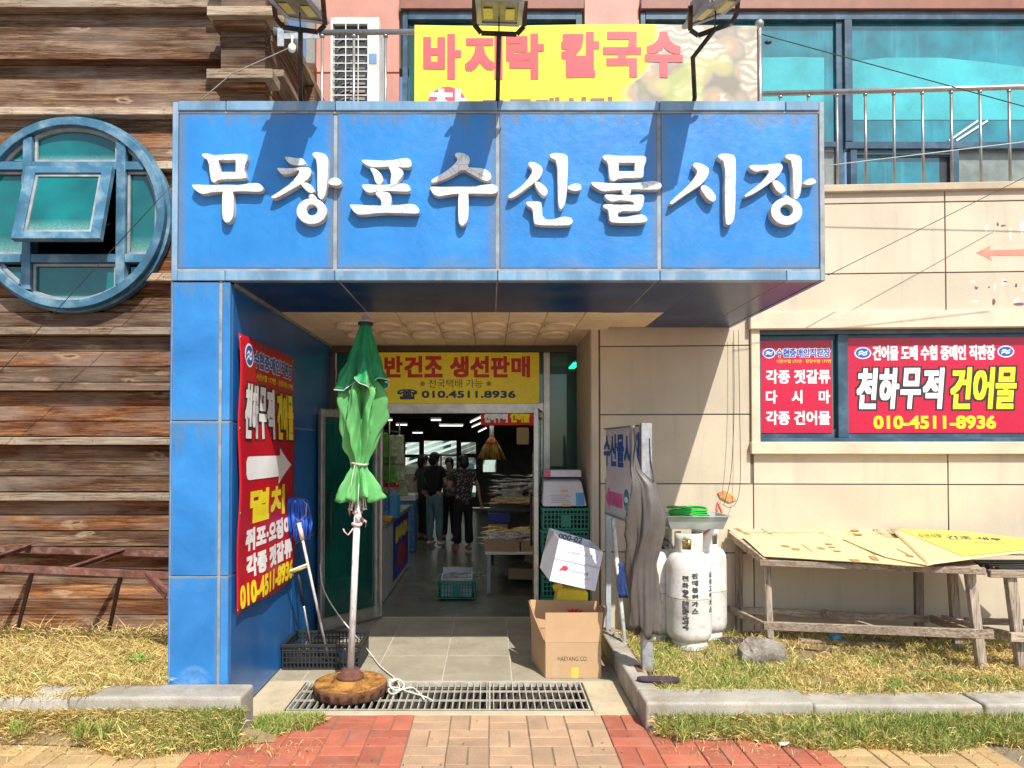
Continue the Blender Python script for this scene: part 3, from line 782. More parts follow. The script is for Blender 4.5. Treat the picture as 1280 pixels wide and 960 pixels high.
# round window
def ringm(r0, r1, y0, y1, n=64, z0=None):
    m = MB(); m.smooth = False
    prof = [(r0, y0), (r1, y0), (r1, y1), (r0, y1)]; vs_ = []; fs = []
    for i in range(n):
        a = 2 * math.pi * i / n
        for r, y in prof: vs_.append((wc.x + r * math.cos(a), y, wc.z + r * math.sin(a)))
    for i in range(n):
        for j in range(4):
            fs.append((i * 4 + j, i * 4 + (j + 1) % 4, ((i + 1) % n) * 4 + (j + 1) % 4, ((i + 1) % n) * 4 + j))
    m.add(vs_, fs); return m
rw = ringm(.70, .765, 5.545, 5.80).build('round_window', RINGBL, TB, bevel=.004)
ringm(.765, .79, 5.60, 5.66).build('outer_trim', RINGBL, rw)
ringm(.672, .699, 5.60, 5.66).build('inner_bead', SEAL, rw)
vx = [at(40, 0, 5.6).x, at(156, 0, 5.6).x]; hz_ = [at(0, 209, 5.6).z, at(0, 324, 5.6).z]
for x in vx:
    h = math.sqrt(.70 ** 2 - (x - wc.x) ** 2); m = MB(); m.bb(x - .036, x + .036, 5.562, 5.66, wc.z - h, wc.z + h); m.build('mullion', RINGBL, rw, bevel=.003)
for z in hz_:
    h = math.sqrt(.70 ** 2 - (z - wc.z) ** 2)
    bx = [wc.x - h, vx[0] - .0365, vx[0] + .0365, vx[1] - .0365, vx[1] + .0365, wc.x + h]
    for a, b_ in ((0, 1), (2, 3), (4, 5)):
        m = MB(); m.bb(bx[a], bx[b_], 5.566, 5.655, z - .033, z + .033); m.build('transom', RINGBL, rw, bevel=.003)
def disc_cell(x0, x1, z0, z1, r):
    pts = []; N = 14
    pts_ = []
    for i in range(N + 1):
        x = x0 + (x1 - x0) * i / N; h = r * r - (x - wc.x) ** 2
        if h <= 0: continue
        h = math.sqrt(h); a = max(z0, wc.z - h); b_ = min(z1, wc.z + h)
        if b_ - a > .004: pts_.append((x, a, b_))
    return [(x, a) for x, a, b_ in pts_] + [(x, b_) for x, a, b_ in reversed(pts_)]
xr = [(wc.x - .70, vx[0] - .041), (vx[0] + .041, vx[1] - .041), (vx[1] + .041, wc.x + .70)]; zr = [(wc.z - .70, hz_[1] - .038), (hz_[1] + .038, hz_[0] - .038), (hz_[0] + .038, wc.z + .70)]
TW, tt_, bb_ = _nt('teal_round_window_glass')
mp = coords(tt_, rand=True); n1 = noise(tt_, mp, 1.7, 4); n2 = noise(tt_, mp, 70, 3)
tc = nd(tt_, 'ShaderNodeTexCoord'); sp = nd(tt_, 'ShaderNodeSeparateXYZ'); tt_.links.new(tc.outputs['Generated'], sp.inputs[0])
c_ = ramp(tt_, n1, [(.3, (0, .055, .062)), (.7, (0.003, .17, .165))]).outputs[0]
fd = nd(tt_, 'ShaderNodeMath', operation='MULTIPLY'); tt_.links.new(mapr(tt_, sp.outputs[2], 0.0, .22, .75, 0), fd.inputs[0]); tt_.links.new(mapr(tt_, n2, .3, .65, .4, 1), fd.inputs[1])
c_ = mix(tt_, fd.outputs[0], c_, (.20, .38, .34)); tt_.links.new(c_, bb_.inputs['Base Color'])
tt_.links.new(mapr(tt_, fd.outputs[0], 0, .6, .05, .5), bb_.inputs['Roughness']); bb_.inputs['Coat Weight'].default_value = .6; bb_.inputs['Coat Roughness'].default_value = .03
for i in range(3):
    for j in range(3):
        if i == 1 and j == 1: continue
        l = disc_cell(xr[i][0] + .02, xr[i][1] - .02, zr[j][0] + .02, zr[j][1] - .02, .68)
        if len(l) > 3:
            MB().prism([l], lambda u, v, d: Vector((u, 5.625 - d, v)), 0, .006).build('pane', TW, rw)
        # pale bead round each cell
        l2 = disc_cell(xr[i][0], xr[i][1], zr[j][0], zr[j][1], .70)
        if len(l2) > 3 and len(l) > 3 and len(l) == len(l2):
            MB().prism([l2, l], lambda u, v, d: Vector((u, 5.615 - d, v)), 0, .02).build('glazing_bead', SEAL, rw)
sa = R(15); sx0, sx1 = xr[1][0] + .01, xr[1][1] - .01; zt = zr[1][1] - .005; Ls = zr[1][1] - zr[1][0] - .02
rotm = Matrix.Rotation(-sa, 3, 'X')
def sashp(u, v, d): return Vector((0, 5.55, zt)) + Vector((u, 0, 0)) + Matrix.Rotation(-sa, 3, 'X') @ Vector((0, -d, -v))
w_ = .062
def recl(a, b_, c, d): return [(a, c), (b_, c), (b_, d), (a, d)]
sh_ = MB().prism([recl(sx0 - .02, sx1 + .015, 0, Ls), recl(sx0 + w_, sx1 - w_, w_, Ls - w_)], sashp, 0, .05).build('opening_sash', RINGBL, rw, bevel=.004)
MB().prism([recl(sx0 + w_, sx1 - w_, w_, Ls - w_), recl(sx0 + w_ + .022, sx1 - w_ - .022, w_ + .022, Ls - w_ - .022)], sashp, .01, .035).build('sash_bead', SEAL, rw)
MB().prism([recl(sx0 + w_ + .02, sx1 - w_ - .02, w_ + .02, Ls - w_ - .02)], sashp, .018, .026).build('pane', TW, rw)
for x in (sx0 + .05, sx1 - .05):
    m = MB(); m.bar((x, 5.60, zr[1][0] + .25), tuple(sashp(x, Ls - .1, 0)), .012, .006); m.build('stay_arm', STEEL, rw)

# rusty steel frame against the timber wall
RF = thing('rusty_bench_frame', 'rusty brown angle iron frame leaning at the timber wall above the dry grass', 'metal frame', (-3.2, 5.2, .13))
Yf, Yb = 5.02, 5.52
def ang(a, b_, w=.045, nm='rail'):
    m = MB(); m.bar(a, b_, .006, w); m.bar(Vector(a) + Vector((0, .02, w / 2 - .003)), Vector(b_) + Vector((0, .02, w / 2 - .003)), w, .006); return m.build(nm, RUST, RF)
ang(at(-200, 680, Yb), at(213, 693, Yb)); ang(at(-200, 701, Yf), at(213, 720, Yf))
ang(at(-30, 706, Yf), at(39, 682, Yb), .04, 'cross_strut'); ang(at(86, 712, Yf), at(154, 689, Yb), .04, 'cross_strut')
ang(at(182, 719, Yf), at(208, 745, 4.9), .05, 'brace')
for x, fx in ((41, 21), (152, 136)):
    m = MB(); m.bar(at(x, 713, Yf + .03), at(fx, 790, 5.60), .028, .012, (0, 1, 0)); m.build('leg', PL('shade_dark_rust', (.07, .035, .025), .9), RF)  # legs coloured dark to stand in for shadow bars on the boards

# ================================================================ BLUE CANOPY PORTAL
F = 4.22
CN = thing('blue_entrance_canopy', 'bright blue metal clad entrance canopy and left pillar carrying white market lettering', 'entrance canopy', (0, F, 0))
XL, XR_, PI_ = -1.915, 2.02, -1.56
ZT = at(0, 128, F).z; ZR = at(0, 140, F).z; ZS = at(0, 338, F).z; ZB = at(0, 351, F).z
SOF = ZB
# core volumes (dark) behind cladding
m = MB(); m.bb(XL + .03, XR_ - .03, F + .05, 5.86, SOF + .03, ZT - .02); m.bb(XL + .03, PI_ - .03, F + .05, 6.98, 0, SOF + .029); m.bb(XL + .03, .95, 5.861, 7.0, SOF + .03, ZT - .02)
m.build('core', DARKGAP, CN)
cols = [XL + .024, at(420, 0, F).x, at(622, 0, F).x, at(823, 0, F).x, XR_ - .02]
for i in range(4):
    a, b_ = cols[i] + .012, cols[i + 1] - .012
    m = MB(); m.bb(a, b_, F, F + .04, ZS + .012, ZR - .010); m.build('sign_panel', BLUE, CN, bevel=.004)
for x in cols[1:4]:
    m = MB(); m.bb(x - .0115, x + .0115, F + .006, F + .045, ZS, ZR); m.build('joint_strip', SEAL, CN)
m = MB(); m.bb(XL, XL + .034, F - .006, F + .05, SOF - .0, ZT); m.build('edge_trim', RAIL_BLUE, CN, bevel=.003)
m = MB(); m.bb(XR_ - .03, XR_, F - .006, F + .05, SOF, ZT); m.build('edge_trim', SEAL, CN, bevel=.003)
tx = [XL + .035, at(284, 0, F).x, at(420, 0, F).x, at(622, 0, F).x, at(823, 0, F).x, at(980, 0, F).x, XR_ - .031]
for a, b_ in zip(tx[:-1], tx[1:]):
    m = MB(); m.bb(a + .002, b_ - .002, F - .012, F + .3, ZR + .004, ZT + .004); m.build('top_flashing', RAIL_BLUE, CN, bevel=.004)
    m = MB(); m.bb(a + .002, b_ - .002, F - .008, F + .05, SOF, ZS - .004); m.build('bottom_rail', RAIL_BLUE, CN, bevel=.003)
m = MB(); m.bb(XL + .034, XR_ - .031, F - .002, F + .01, ZS - .003, ZS + .010); m.bb(XL + .034, XR_ - .031, F - .002, F + .01, ZR - .009, ZR + .003); m.build('seal_line', SEAL, CN)
m = MB(); m.bb(XL, XR_, F + .302, 6.9, ZT - .02, ZT - .002); m.build('roof_sheet', SEAL, CN)
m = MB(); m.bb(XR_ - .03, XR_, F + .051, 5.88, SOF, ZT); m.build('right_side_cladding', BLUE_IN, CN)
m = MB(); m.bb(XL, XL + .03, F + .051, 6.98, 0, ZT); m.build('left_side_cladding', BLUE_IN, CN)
# soffit panels
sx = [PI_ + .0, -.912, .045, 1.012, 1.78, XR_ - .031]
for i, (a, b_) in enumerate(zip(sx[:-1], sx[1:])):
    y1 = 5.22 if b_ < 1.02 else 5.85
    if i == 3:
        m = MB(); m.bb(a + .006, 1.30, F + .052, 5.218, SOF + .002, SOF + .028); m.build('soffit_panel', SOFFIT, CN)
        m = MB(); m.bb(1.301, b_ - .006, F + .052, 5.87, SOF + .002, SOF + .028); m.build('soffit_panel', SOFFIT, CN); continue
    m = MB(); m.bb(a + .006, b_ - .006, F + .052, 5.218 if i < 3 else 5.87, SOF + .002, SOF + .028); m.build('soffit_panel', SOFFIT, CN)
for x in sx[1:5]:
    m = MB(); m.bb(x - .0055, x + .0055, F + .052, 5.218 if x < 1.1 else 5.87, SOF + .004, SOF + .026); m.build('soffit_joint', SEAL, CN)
# front pillar
pz = [0.0, zpx(721, F), zpx(527, F), SOF - .002]
pxs = [at(219, 0, F).x, at(276.5, 0, F).x]
for a, b_ in zip(pz[:-1], pz[1:]):
    for (x0, x1, mt, nm) in ((XL + .002, pxs[0] - .012, BLUE_PIL, 'pillar_edge'), (pxs[0] + .0, pxs[1] - .0, BLUE_PIL, 'pillar_panel'), (pxs[1] + .02, PI_ - .002, BLUE_PIL, 'pillar_edge')):
        m = MB(); m.bb(x0, x1, F, F + .04, a + .006, b_ - .006); m.build(nm, BLUE_SC if (nm == 'pillar_panel' and a == 0.0) else mt, CN, bevel=.004)
m = MB(); m.bb(pxs[0] - .011, pxs[0] - .001, F + .004, F + .045, 0, SOF); m.bb(pxs[1] + .001, pxs[1] + .019, F + .004, F + .045, 0, SOF)
for z in pz[1:3]: m.bb(XL + .003, PI_ - .003, F + .006, F + .046, z - .005, z + .005)
m.build('pillar_joint', SEAL, CN)
# inner (right) face of the pillar wall, panels 1.37 m deep
py_ = [F + .041, 5.56, 6.93]
for a, b_ in zip(py_[:-1], py_[1:]):
    for c, d in zip(pz[:-1], pz[1:]):
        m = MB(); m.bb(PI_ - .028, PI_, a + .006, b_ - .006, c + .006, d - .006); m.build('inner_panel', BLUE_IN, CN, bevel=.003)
m = MB(); m.bb(PI_ - .026, PI_ - .006, 5.555, 5.565, 0, SOF)
for z in pz[1:3]: m.bb(PI_ - .026, PI_ - .006, F + .05, 6.93, z - .005, z + .005)
m.bb(PI_ - .0, PI_ + .014, F + .06, 6.93, SOF - .022, SOF - .0)
m.build('inner_joint', SEAL, CN)
# cream ceiling
m = MB(); m.bb(PI_, .95, 5.22, 6.95, SOF + .02, SOF + .028); cb = m.build('ceiling_board', DARKGAP, CN)
tw = .2835
nx = int((.90 - PI_) / tw) + 1
for i in range(9):
    x0 = PI_ + .01 + i * tw; x1 = min(x0 + tw - .004, 1.29)
    for (y0, y1) in ((5.224, 5.95), (5.955, 6.90)):
        m = MB(); m.bb(x0, x1, y0, y1, SOF - .002, SOF + .018)
        tl = m.build('ceiling_tile', CEIL, CN, bevel=.003)
        if 0 < i < 8 :
            cy = 5.72 if y0 < 5.5 else 6.17
            dm = MB(); dm.lathe([(.130, SOF - .0025), (.124, SOF - .022), (.112, SOF - .026), (.100, SOF - .012), (.085, SOF - .0045)], ((x0 + x1) / 2, cy, 0), 28, sy=1.25)
            dm.build('dish_moulding', CEIL, tl)
m = MB(); m.bb(.83, 1.295, 5.224, 5.84, SOF + .0, SOF + .018); m.build('ceiling_tile', CEIL, CN)

# ---- big white letters
LW, tt_, bb_ = _nt('cracked_white_letter')
mp = coords(tt_, stretch=(1, 1, 1)); v1 = nd(tt_, 'ShaderNodeTexVoronoi', feature='DISTANCE_TO_EDGE'); v1.inputs['Scale'].default_value = 17; tt_.links.new(mp.outputs[0], v1.inputs['Vector'])
mp2 = coords(tt_, stretch=(55, 1, 14)); n9 = noise(tt_, mp2, 1.0, 2); n1 = noise(tt_, mp, 6, 3)
ck = mapr(tt_, v1.outputs['Distance'], .0, .04, .8, 0)
ck2 = nd(tt_, 'ShaderNodeMath', operation='MULTIPLY'); tt_.links.new(mapr(tt_, n9, .56, .60, 0, .5), ck2.inputs[0]); tt_.links.new(mapr(tt_, n1, .45, .6), ck2.inputs[1])
c_ = mix(tt_, mapr(tt_, n1, .48, .62, 0, .55), (.72, .72, .70), (.40, .60, .60))
c_ = mix(tt_, ck2.outputs[0], c_, (.35, .45, .46)); c_ = mix(tt_, ck, c_, (.25, .27, .28)); tt_.links.new(c_, bb_.inputs['Base Color']); bb_.inputs['Roughness'].default_value = .35
LSIDE = PL('letter_side_return', (.58, .54, .48), .6, sc=12, var=.3)
G = {}
G['mu'] = (230, [[[(135,85),(150,70),(190,70),(240,85),(420,72),(500,75),(520,100),(480,195),(500,250),(500,280),(275,285),(250,310),(220,310),(205,270),(190,130),(150,110)],[(275,130),(410,130),(410,220),(290,220)]],
 [[(55,330),(70,318),(200,325),(330,320),(440,325),(540,308),(600,308),(632,335),(640,365),(610,388),(480,380),(375,385),(300,385),(220,390),(160,405),(120,395),(80,365)]],
 [[(300,370),(330,350),(375,352),(400,390),(400,560),(385,610),(350,638),(320,625),(300,590)]]])
G['chang'] = (230, [[[(800,100),(825,95),(900,108),(950,108),(985,155),(960,170),(900,175),(850,165),(815,135)]],
 [[(732,188),(760,185),(840,190),(950,180),(1000,180),(1025,215),(1010,270),(940,325),(860,370),(740,438),(700,440),(685,420),(760,375),(850,310),(910,240),(920,205),(870,235),(800,250),(765,235)]],
 [[(920,310),(960,300),(1010,315),(1045,355),(1050,390),(1010,400),(960,365)]],
 [[(1018,75),(1050,60),(1110,68),(1145,90),(1160,130),(1150,300),(1140,400),(1110,450),(1080,440),(1062,410),(1062,130),(1030,105)]],
 [[(1145,300),(1180,268),(1230,265),(1268,300),(1255,335),(1200,340),(1150,325)]],
 [ell(1022,540,125,108), ell(1025,530,42,40)], [[(990,410),(1030,395),(1060,420),(1075,450),(1040,480),(1000,450)]]])
G['po'] = (430, [[[(133,130),(150,118),(250,125),(360,128),(470,108),(520,108),(548,145),(540,185),(500,195),(400,180),(250,190),(200,185),(150,155)]],
 [[(195,185),(240,185),(290,220),(318,270),(315,305),(280,335),(245,310),(230,250)]],
 [[(345,170),(370,155),(430,178),(478,210),(478,250),(440,300),(405,350),(370,350),(365,300),(375,250),(360,205)]],
 [[(133,325),(170,318),(300,325),(400,318),(480,310),(520,325),(538,355),(530,385),(450,385),(350,378),(270,385),(200,398),(160,375)]],
 [[(245,390),(280,375),(340,378),(380,400),(385,470),(365,520),(300,520),(290,440),(255,415)]],
 [[(38,490),(60,480),(200,490),(400,490),(520,475),(580,485),(612,530),(600,565),(500,560),(300,555),(180,570),(110,572),(70,540)]]])
G['su'] = (430, [[[(880,75),(910,60),(960,68),(1005,95),(1012,140),(985,180),(1060,185),(1120,190),(1175,225),(1185,270),(1160,300),(1110,295),(1020,245),(950,205),(880,250),(800,290),(720,315),(695,310),(692,285),(760,245),(840,195),(900,135),(905,115),(885,95)]],
 [[(678,345),(700,335),(800,340),(920,335),(1050,335),(1130,320),(1200,315),(1238,345),(1235,385),(1190,405),(1080,400),(1000,400),(900,402),(820,412),(760,425),(710,405)]],
 [[(908,400),(930,375),(980,375),(1003,400),(1000,590),(980,640),(945,665),(915,640),(908,590)]]])
G['san'] = (630, [[[(190,150),(210,135),(260,145),(310,180),(315,220),(295,270),(250,310),(180,360),(100,420),(50,440),(25,425),(40,400),(120,345),(180,290),(225,220),(215,195),(192,175)]],
 [[(235,315),(265,290),(310,315),(350,355),(355,395),(335,425),(300,415),(260,365)]],
 [[(168,468),(190,455),(290,455),(308,480),(312,600),(400,600),(470,575),(530,580),(558,610),(545,645),(500,658),(260,655),(232,630),(228,520),(180,495)]],
 [[(358,90),(385,68),(450,68),(500,80),(518,110),(510,350),(500,450),(480,510),(455,530),(430,505),(425,350),(422,140),(370,115)]],
 [[(500,350),(530,320),(590,308),(625,330),(620,375),(570,385),(510,370)]]])
G['mul'] = (630, [[[(782,95),(820,78),(900,90),(1060,90),(1130,90),(1148,120),(1120,190),(1125,250),(1110,275),(920,275),(890,298),(850,292),(835,240),(830,150),(790,120)],[(920,150),(1045,150),(1045,215),(920,215)]],
 [[(690,305),(720,298),(850,310),(1000,310),(1120,300),(1200,290),(1250,300),(1270,335),(1250,365),(1180,372),(1020,365),(930,372),(860,378),(790,385),(740,360),(700,330)]],
 [[(935,345),(980,330),(1020,350),(1020,400),(980,425),(940,400)]],
 [[(795,410),(820,398),(960,408),(1060,402),(1110,400),(1128,425),(1118,480),(1110,520),(1040,500),(1030,462),(920,455),(860,468),(815,445)]],
 [[(782,495),(810,475),(900,485),(1020,480),(1110,490),(1105,530),(1060,545),(915,540),(915,600),(860,610),(835,590),(830,530),(795,515)]],
 [[(832,590),(870,575),(960,585),(1050,565),(1120,560),(1155,600),(1140,630),(1080,638),(880,638),(845,625)]]])
G['si'] = (830, [[[(225,165),(250,140),(300,150),(360,185),(368,215),(350,270),(300,330),(220,380),(130,440),(70,485),(45,485),(42,465),(100,410),(180,340),(240,270),(268,215),(235,190)]],
 [[(285,345),(320,315),(380,355),(420,410),(420,450),(390,470),(350,450),(300,385)]],
 [[(425,90),(460,70),(530,75),(570,90),(580,130),(578,400),(570,590),(545,640),(510,658),(485,630),(482,400),(485,150),(430,115)]]])
G['jang'] = (830, [[[(672,180),(700,160),(800,165),(900,150),(940,152),(958,180),(945,220),(900,280),(830,330),(740,390),(670,425),(640,425),(645,400),(720,350),(800,280),(850,210),(780,215),(740,228),(700,210)]],
 [[(862,300),(890,280),(940,305),(975,350),(978,380),(940,405),(900,380),(865,330)]],
 [[(960,100),(985,75),(1050,78),(1095,95),(1108,130),(1105,370),(1085,430),(1050,450),(1030,430),(1025,140),(970,120)]],
 [[(1108,310),(1150,275),(1200,270),(1225,300),(1210,325),(1160,335),(1110,325)]],
 [ell(980,540,130,114), ell(980,532,48,44)], [[(950,415),(985,405),(1015,430),(1010,460),(950,460)]]])
for key in ('mu', 'chang', 'po', 'su', 'san', 'mul', 'si', 'jang'):
    ox, strokes = G[key]; root = None
    for si, loops in enumerate(strokes):
        m = MB(); L2 = []
        for li, l in enumerate(loops):
            l = [(at(ox + x / 6.4, 180 + y / 6.4, F - .045).x, at(ox + x / 6.4, 180 + y / 6.4, F - .045).z) for x, y in l]
            L2.append(inset(chaikin(l) if li == 0 and len(l) < 25 else l, .0032 if li == 0 else -.002))
        d1 = .044 + .0012 * si
        m.prism(L2, lambda u, v, d: Vector((u, F - d, v)), -.002, d1)
        nfront = sum(1 for f in m.f if all(i < sum(len(q) for q in L2) for i in f))
        m.m = [0 if i < nfront else 1 for i in range(len(m.f))]
        o = m.build('stroke' if root else 'letter', [LW, LSIDE], root or CN, bevel=.0025, local=False)
        if root is None:
            root = o; PM[o.name] = PM[CN.name]

# ================================================================ MARKET BUILDING (right wall, door wall, upper floor)
A3 = R(-3.0); W0 = Vector((.857, 5.955, 0))
MBD = thing('market_building', 'cream stone clad market hall with teal upper windows behind the blue canopy', 'building', W0, A3)
ex = Vector((math.cos(A3), math.sin(A3), 0)); ey = Vector((-math.sin(A3), math.cos(A3), 0))
def wl(px, py):
    """pixel on the right wall plane -> (s along wall, z)"""
    p = onplane(px, py, W0, -ey); return ((p - W0).dot(ex), p.z)
def wm(s, z, d): return W0 + ex * s + Vector((0, 0, z)) - ey * d      # d = proud of the wall
def lb(m, s0, s1, z0, z1, d0, d1):
    """box on the wall, in the wall's own frame (d = proud)"""
    m.bb(s0, s1, -d1, -d0, z0, z1); return m
SV = [0, wl(941, 500)[0], wl(1184, 500)[0]]; SV += [SV[2] + 1.63, SV[2] + 3.26, SV[2] + 4.9]
ZH = [0.0] + [wl(900, y)[1] for y in (691, 605, 518, 432)] + [wl(1000, 394)[1], wl(1000, 343)[1], wl(1035, 255)[1], wl(1035, 240)[1]]
ZH[1] = wl(900, 691)[1]
ws0, ws1 = wl(949, 480)[0], 4.9; wz0, wz1 = wl(949, 552)[1], wl(949, 413)[1]
ts0 = wl(938, 480)[0]; tz0 = wl(938, 566)[1]; tz1 = ZH[5]
core = MB()
core.bb(0.02, ts0 + .02, .012, .25, 0, ZH[7]); core.bb(ts0 + .0201, 6.2, .012, .25, 0, wz0 - .02); core.bb(ts0 + .0201, 6.2, .012, .25, wz1 + .02, ZH[7])
core.bb(ws1, 6.2, .031, .249, wz0 - .02, wz1 + .02); core.bb(0.02, 6.2, .25, .9, 3.6, 3.68)
core.build('backing_wall', PL('grey_joint_filler', (.15, .13, .11), .9), MBD, local=True)
def panel(s0, s1, z0, z1, mt=CREAM, nm='wall_panel', d=0.0):
    m = MB(); lb(m, s0 + .005, s1 - .005, z0 + .005, z1 - .005, -.03, d + random.uniform(-.0015, .0015)); m.build(nm, mt, MBD, local=True, bevel=.002)
xe = 5.9
for r in range(8):
    z0, z1 = ZH[r], ZH[r + 1]
    for c in range(len(SV) - 1):
        s0, s1 = SV[c], SV[c + 1]
        if c == 0: s0 = .075
        if s0 >= ts0 - .03 and z1 > tz0 and z0 < tz1 - .01:     # beside / behind the window
            if z0 < tz0: panel(s0, s1, z0, tz0)
            continue
        if c == 0 and z0 < tz1 and z1 > tz0: s1 = ts0
        if c == 0 and r >= 6: s0 = wl(1034, 300)[0] * 0 + 1.0
        panel(s0, s1, z0, z1)
panel(-.002, .07, 0, ZH[4] + .5, CREAM, 'corner_trim', .004)
m = MB(); lb(m, 0, xe, ZH[8] - .012, ZH[8] + .05, -.25, .035); m.build('parapet_cap', GREYST, MBD, local=True, bevel=.006)
# window surround
m = MB(); lb(m, ts0, ts0 + (ws0 - ts0) - .002, tz0 + .055, tz1 - .0, -.05, .03); m.build('window_trim', CREAM_L, MBD, local=True, bevel=.004)
m = MB(); lb(m, ts0 - .015, ws1 + .1, wz1 + .003, tz1 + .02, -.05, .06); m.build('window_head', CREAM_L, MBD, local=True, bevel=.005)
m = MB(); lb(m, ts0 - .01, ws1 + .1, tz0 - .01, wz0 - .002, -.1, .055); m.build('window_sill', CREAM_L, MBD, local=True, bevel=.005)
wf = MB(); lb(wf, ws0, ws1, wz1 - .035, wz1, -.12, -.01); lb(wf, ws0, ws1, wz0, wz0 + .03, -.12, -.01); lb(wf, ws0, ws0 + .02, wz0 + .031, wz1 - .036, -.12, -.01)
sm0, sm1 = wl(1049, 480)[0], wl(1062, 480)[0]
lb(wf, sm0, sm1, wz0 + .031, wz1 - .036, -.10, -.02); lb(wf, ws0 + 3.0, ws0 + 3.07, wz0 + .031, wz1 - .036, -.1, -.02)
win = wf.build('window', DARKFR, MBD, local=True, bevel=.003)
for (a, b_, dd) in ((ws0 + .021, sm0 - .001, -.06), (sm1 + .001, ws0 + 2.999, -.05), (ws0 + 3.071, ws1, -.05)):
    s_ = MB(); lb(s_, a, b_, wz0 + .032, wz0 + .105, dd - .02, dd); lb(s_, a, b_, wz1 - .075, wz1 - .037, dd - .02, dd); s_.build('sash', DARKFR, win, local=True)
    g_ = MB(); lb(g_, a, b_, wz0 + .106, wz1 - .076, dd - .015, dd - .008); g_.build('pane', TEALG, win, local=True)
# window posters
def poster(s0, s1, z0, z1, d, label):
    p = thing('window_poster', label, 'poster', wm((s0 + s1) / 2, z0, d), A3, 'posters on the ground floor window')
    m = MB(); P = lambda u, v, q: wm(s0 + u, z0 + v, d + q)
    m.prism([recl(0, s1 - s0, 0, z1 - z0)], P, -.004, 0); m.build('sheet', CRIM, p)
    return p, P, s1 - s0, z1 - z0
def logo(parent, mapf, cu, cv, rx, ry):
    MB().prism([ell(cu, cv, rx, ry)], mapf, .0006, .0012).build('logo_rim', WHITEP, parent)
    MB().prism([ell(cu, cv, rx * .86, ry * .84)], mapf, .0013, .0018).build('logo_disc', BLUP, parent)
    for sg in (1, -1):
        pts = [(-.62, .02), (-.35, .38), (-.05, .42), (.10, .18), (.36, .22), (.62, .5), (.5, .1), (.2, -.04), (-.02, .08), (-.2, .24), (-.38, .12)]
        l = [(cu + sg * x * rx * .95, cv + sg * y * ry * .95) for x, y in pts]
        MB().prism([l], mapf, .0019, .0024).build('logo_wave', WHITEP, parent)
a, b_ = wl(952, 541), wl(1043, 424)
pz0, pz1 = a[1], b_[1]; p1s = a[0]; p1e = b_[0]
P1, F1, w1, h1 = poster(p1s, p1e, pz0, pz1, -.052, 'narrow crimson poster of three white lines on the small window pane')
def tv(px0, py0, px1, py1, s0, z0):
    a = wl(px0, py1); b2 = wl(px1, py0); return a[0] - s0, b2[0] - s0, a[1] - z0, b2[1] - z0
logo(P1, F1, *(lambda q: ((q[0] + q[1]) / 2, (q[2] + q[3]) / 2, (q[1] - q[0]) / 2, (q[3] - q[2]) / 2))(tv(956, 434, 972, 447, p1s, pz0)))
text(P1, '수협중매인직판장', BLUP, F1, *tv(973, 434, 1041, 446, p1s, pz0), bold=.002, outline=WHITEP, ow=.0035)
text(P1, '서천수협 177번 · 장항수협 177번', YELP, F1, *tv(973, 448, 1042, 453, p1s, pz0))
for s, y0, y1 in (('각종 젓갈류', 461, 479), ('다    시    마', 487, 504), ('각종 건어물', 513, 531)):
    text(P1, s, WHITEP, F1, *tv(960, y0, 1041, y1, p1s, pz0), bold=.0035)
a, b_ = wl(1063, 541), wl(1300, 421)
P2, F2, w2, h2 = poster(a[0], b_[0], a[1], wl(1063, 422)[1], -.042, 'wide crimson poster with big white and yellow Korean words on the large pane')
s0, z0 = a
logo(P2, F2, *(lambda q: ((q[0] + q[1]) / 2, (q[2] + q[3]) / 2, (q[1] - q[0]) / 2, (q[3] - q[2]) / 2))(tv(1071, 433, 1092, 448, s0, z0)))
logo(P2, F2, *(lambda q: ((q[0] + q[1]) / 2, (q[2] + q[3]) / 2, (q[1] - q[0]) / 2, (q[3] - q[2]) / 2))(tv(1251, 431, 1272, 446, s0, z0)))
text(P2, '건어물 도매 수협 중매인 직판장', WHITEP, F2, *tv(1094, 430, 1248, 450, s0, z0), bold=.004)
textc(P2, '천하무적', WHITEP, F2, *tv(1072, 459, 1180, 511, s0, z0), bold=.010, outline=BLACKP, ow=.015, slant=.08)
textc(P2, '건어물', YELP, F2, *tv(1190, 458, 1272, 511, s0, z0), bold=.010, outline=BLACKP, ow=.015, slant=.08)
text(P2, '010-4511-8936', YELP, F2, *tv(1095, 519, 1249, 536, s0, z0), bold=.005)
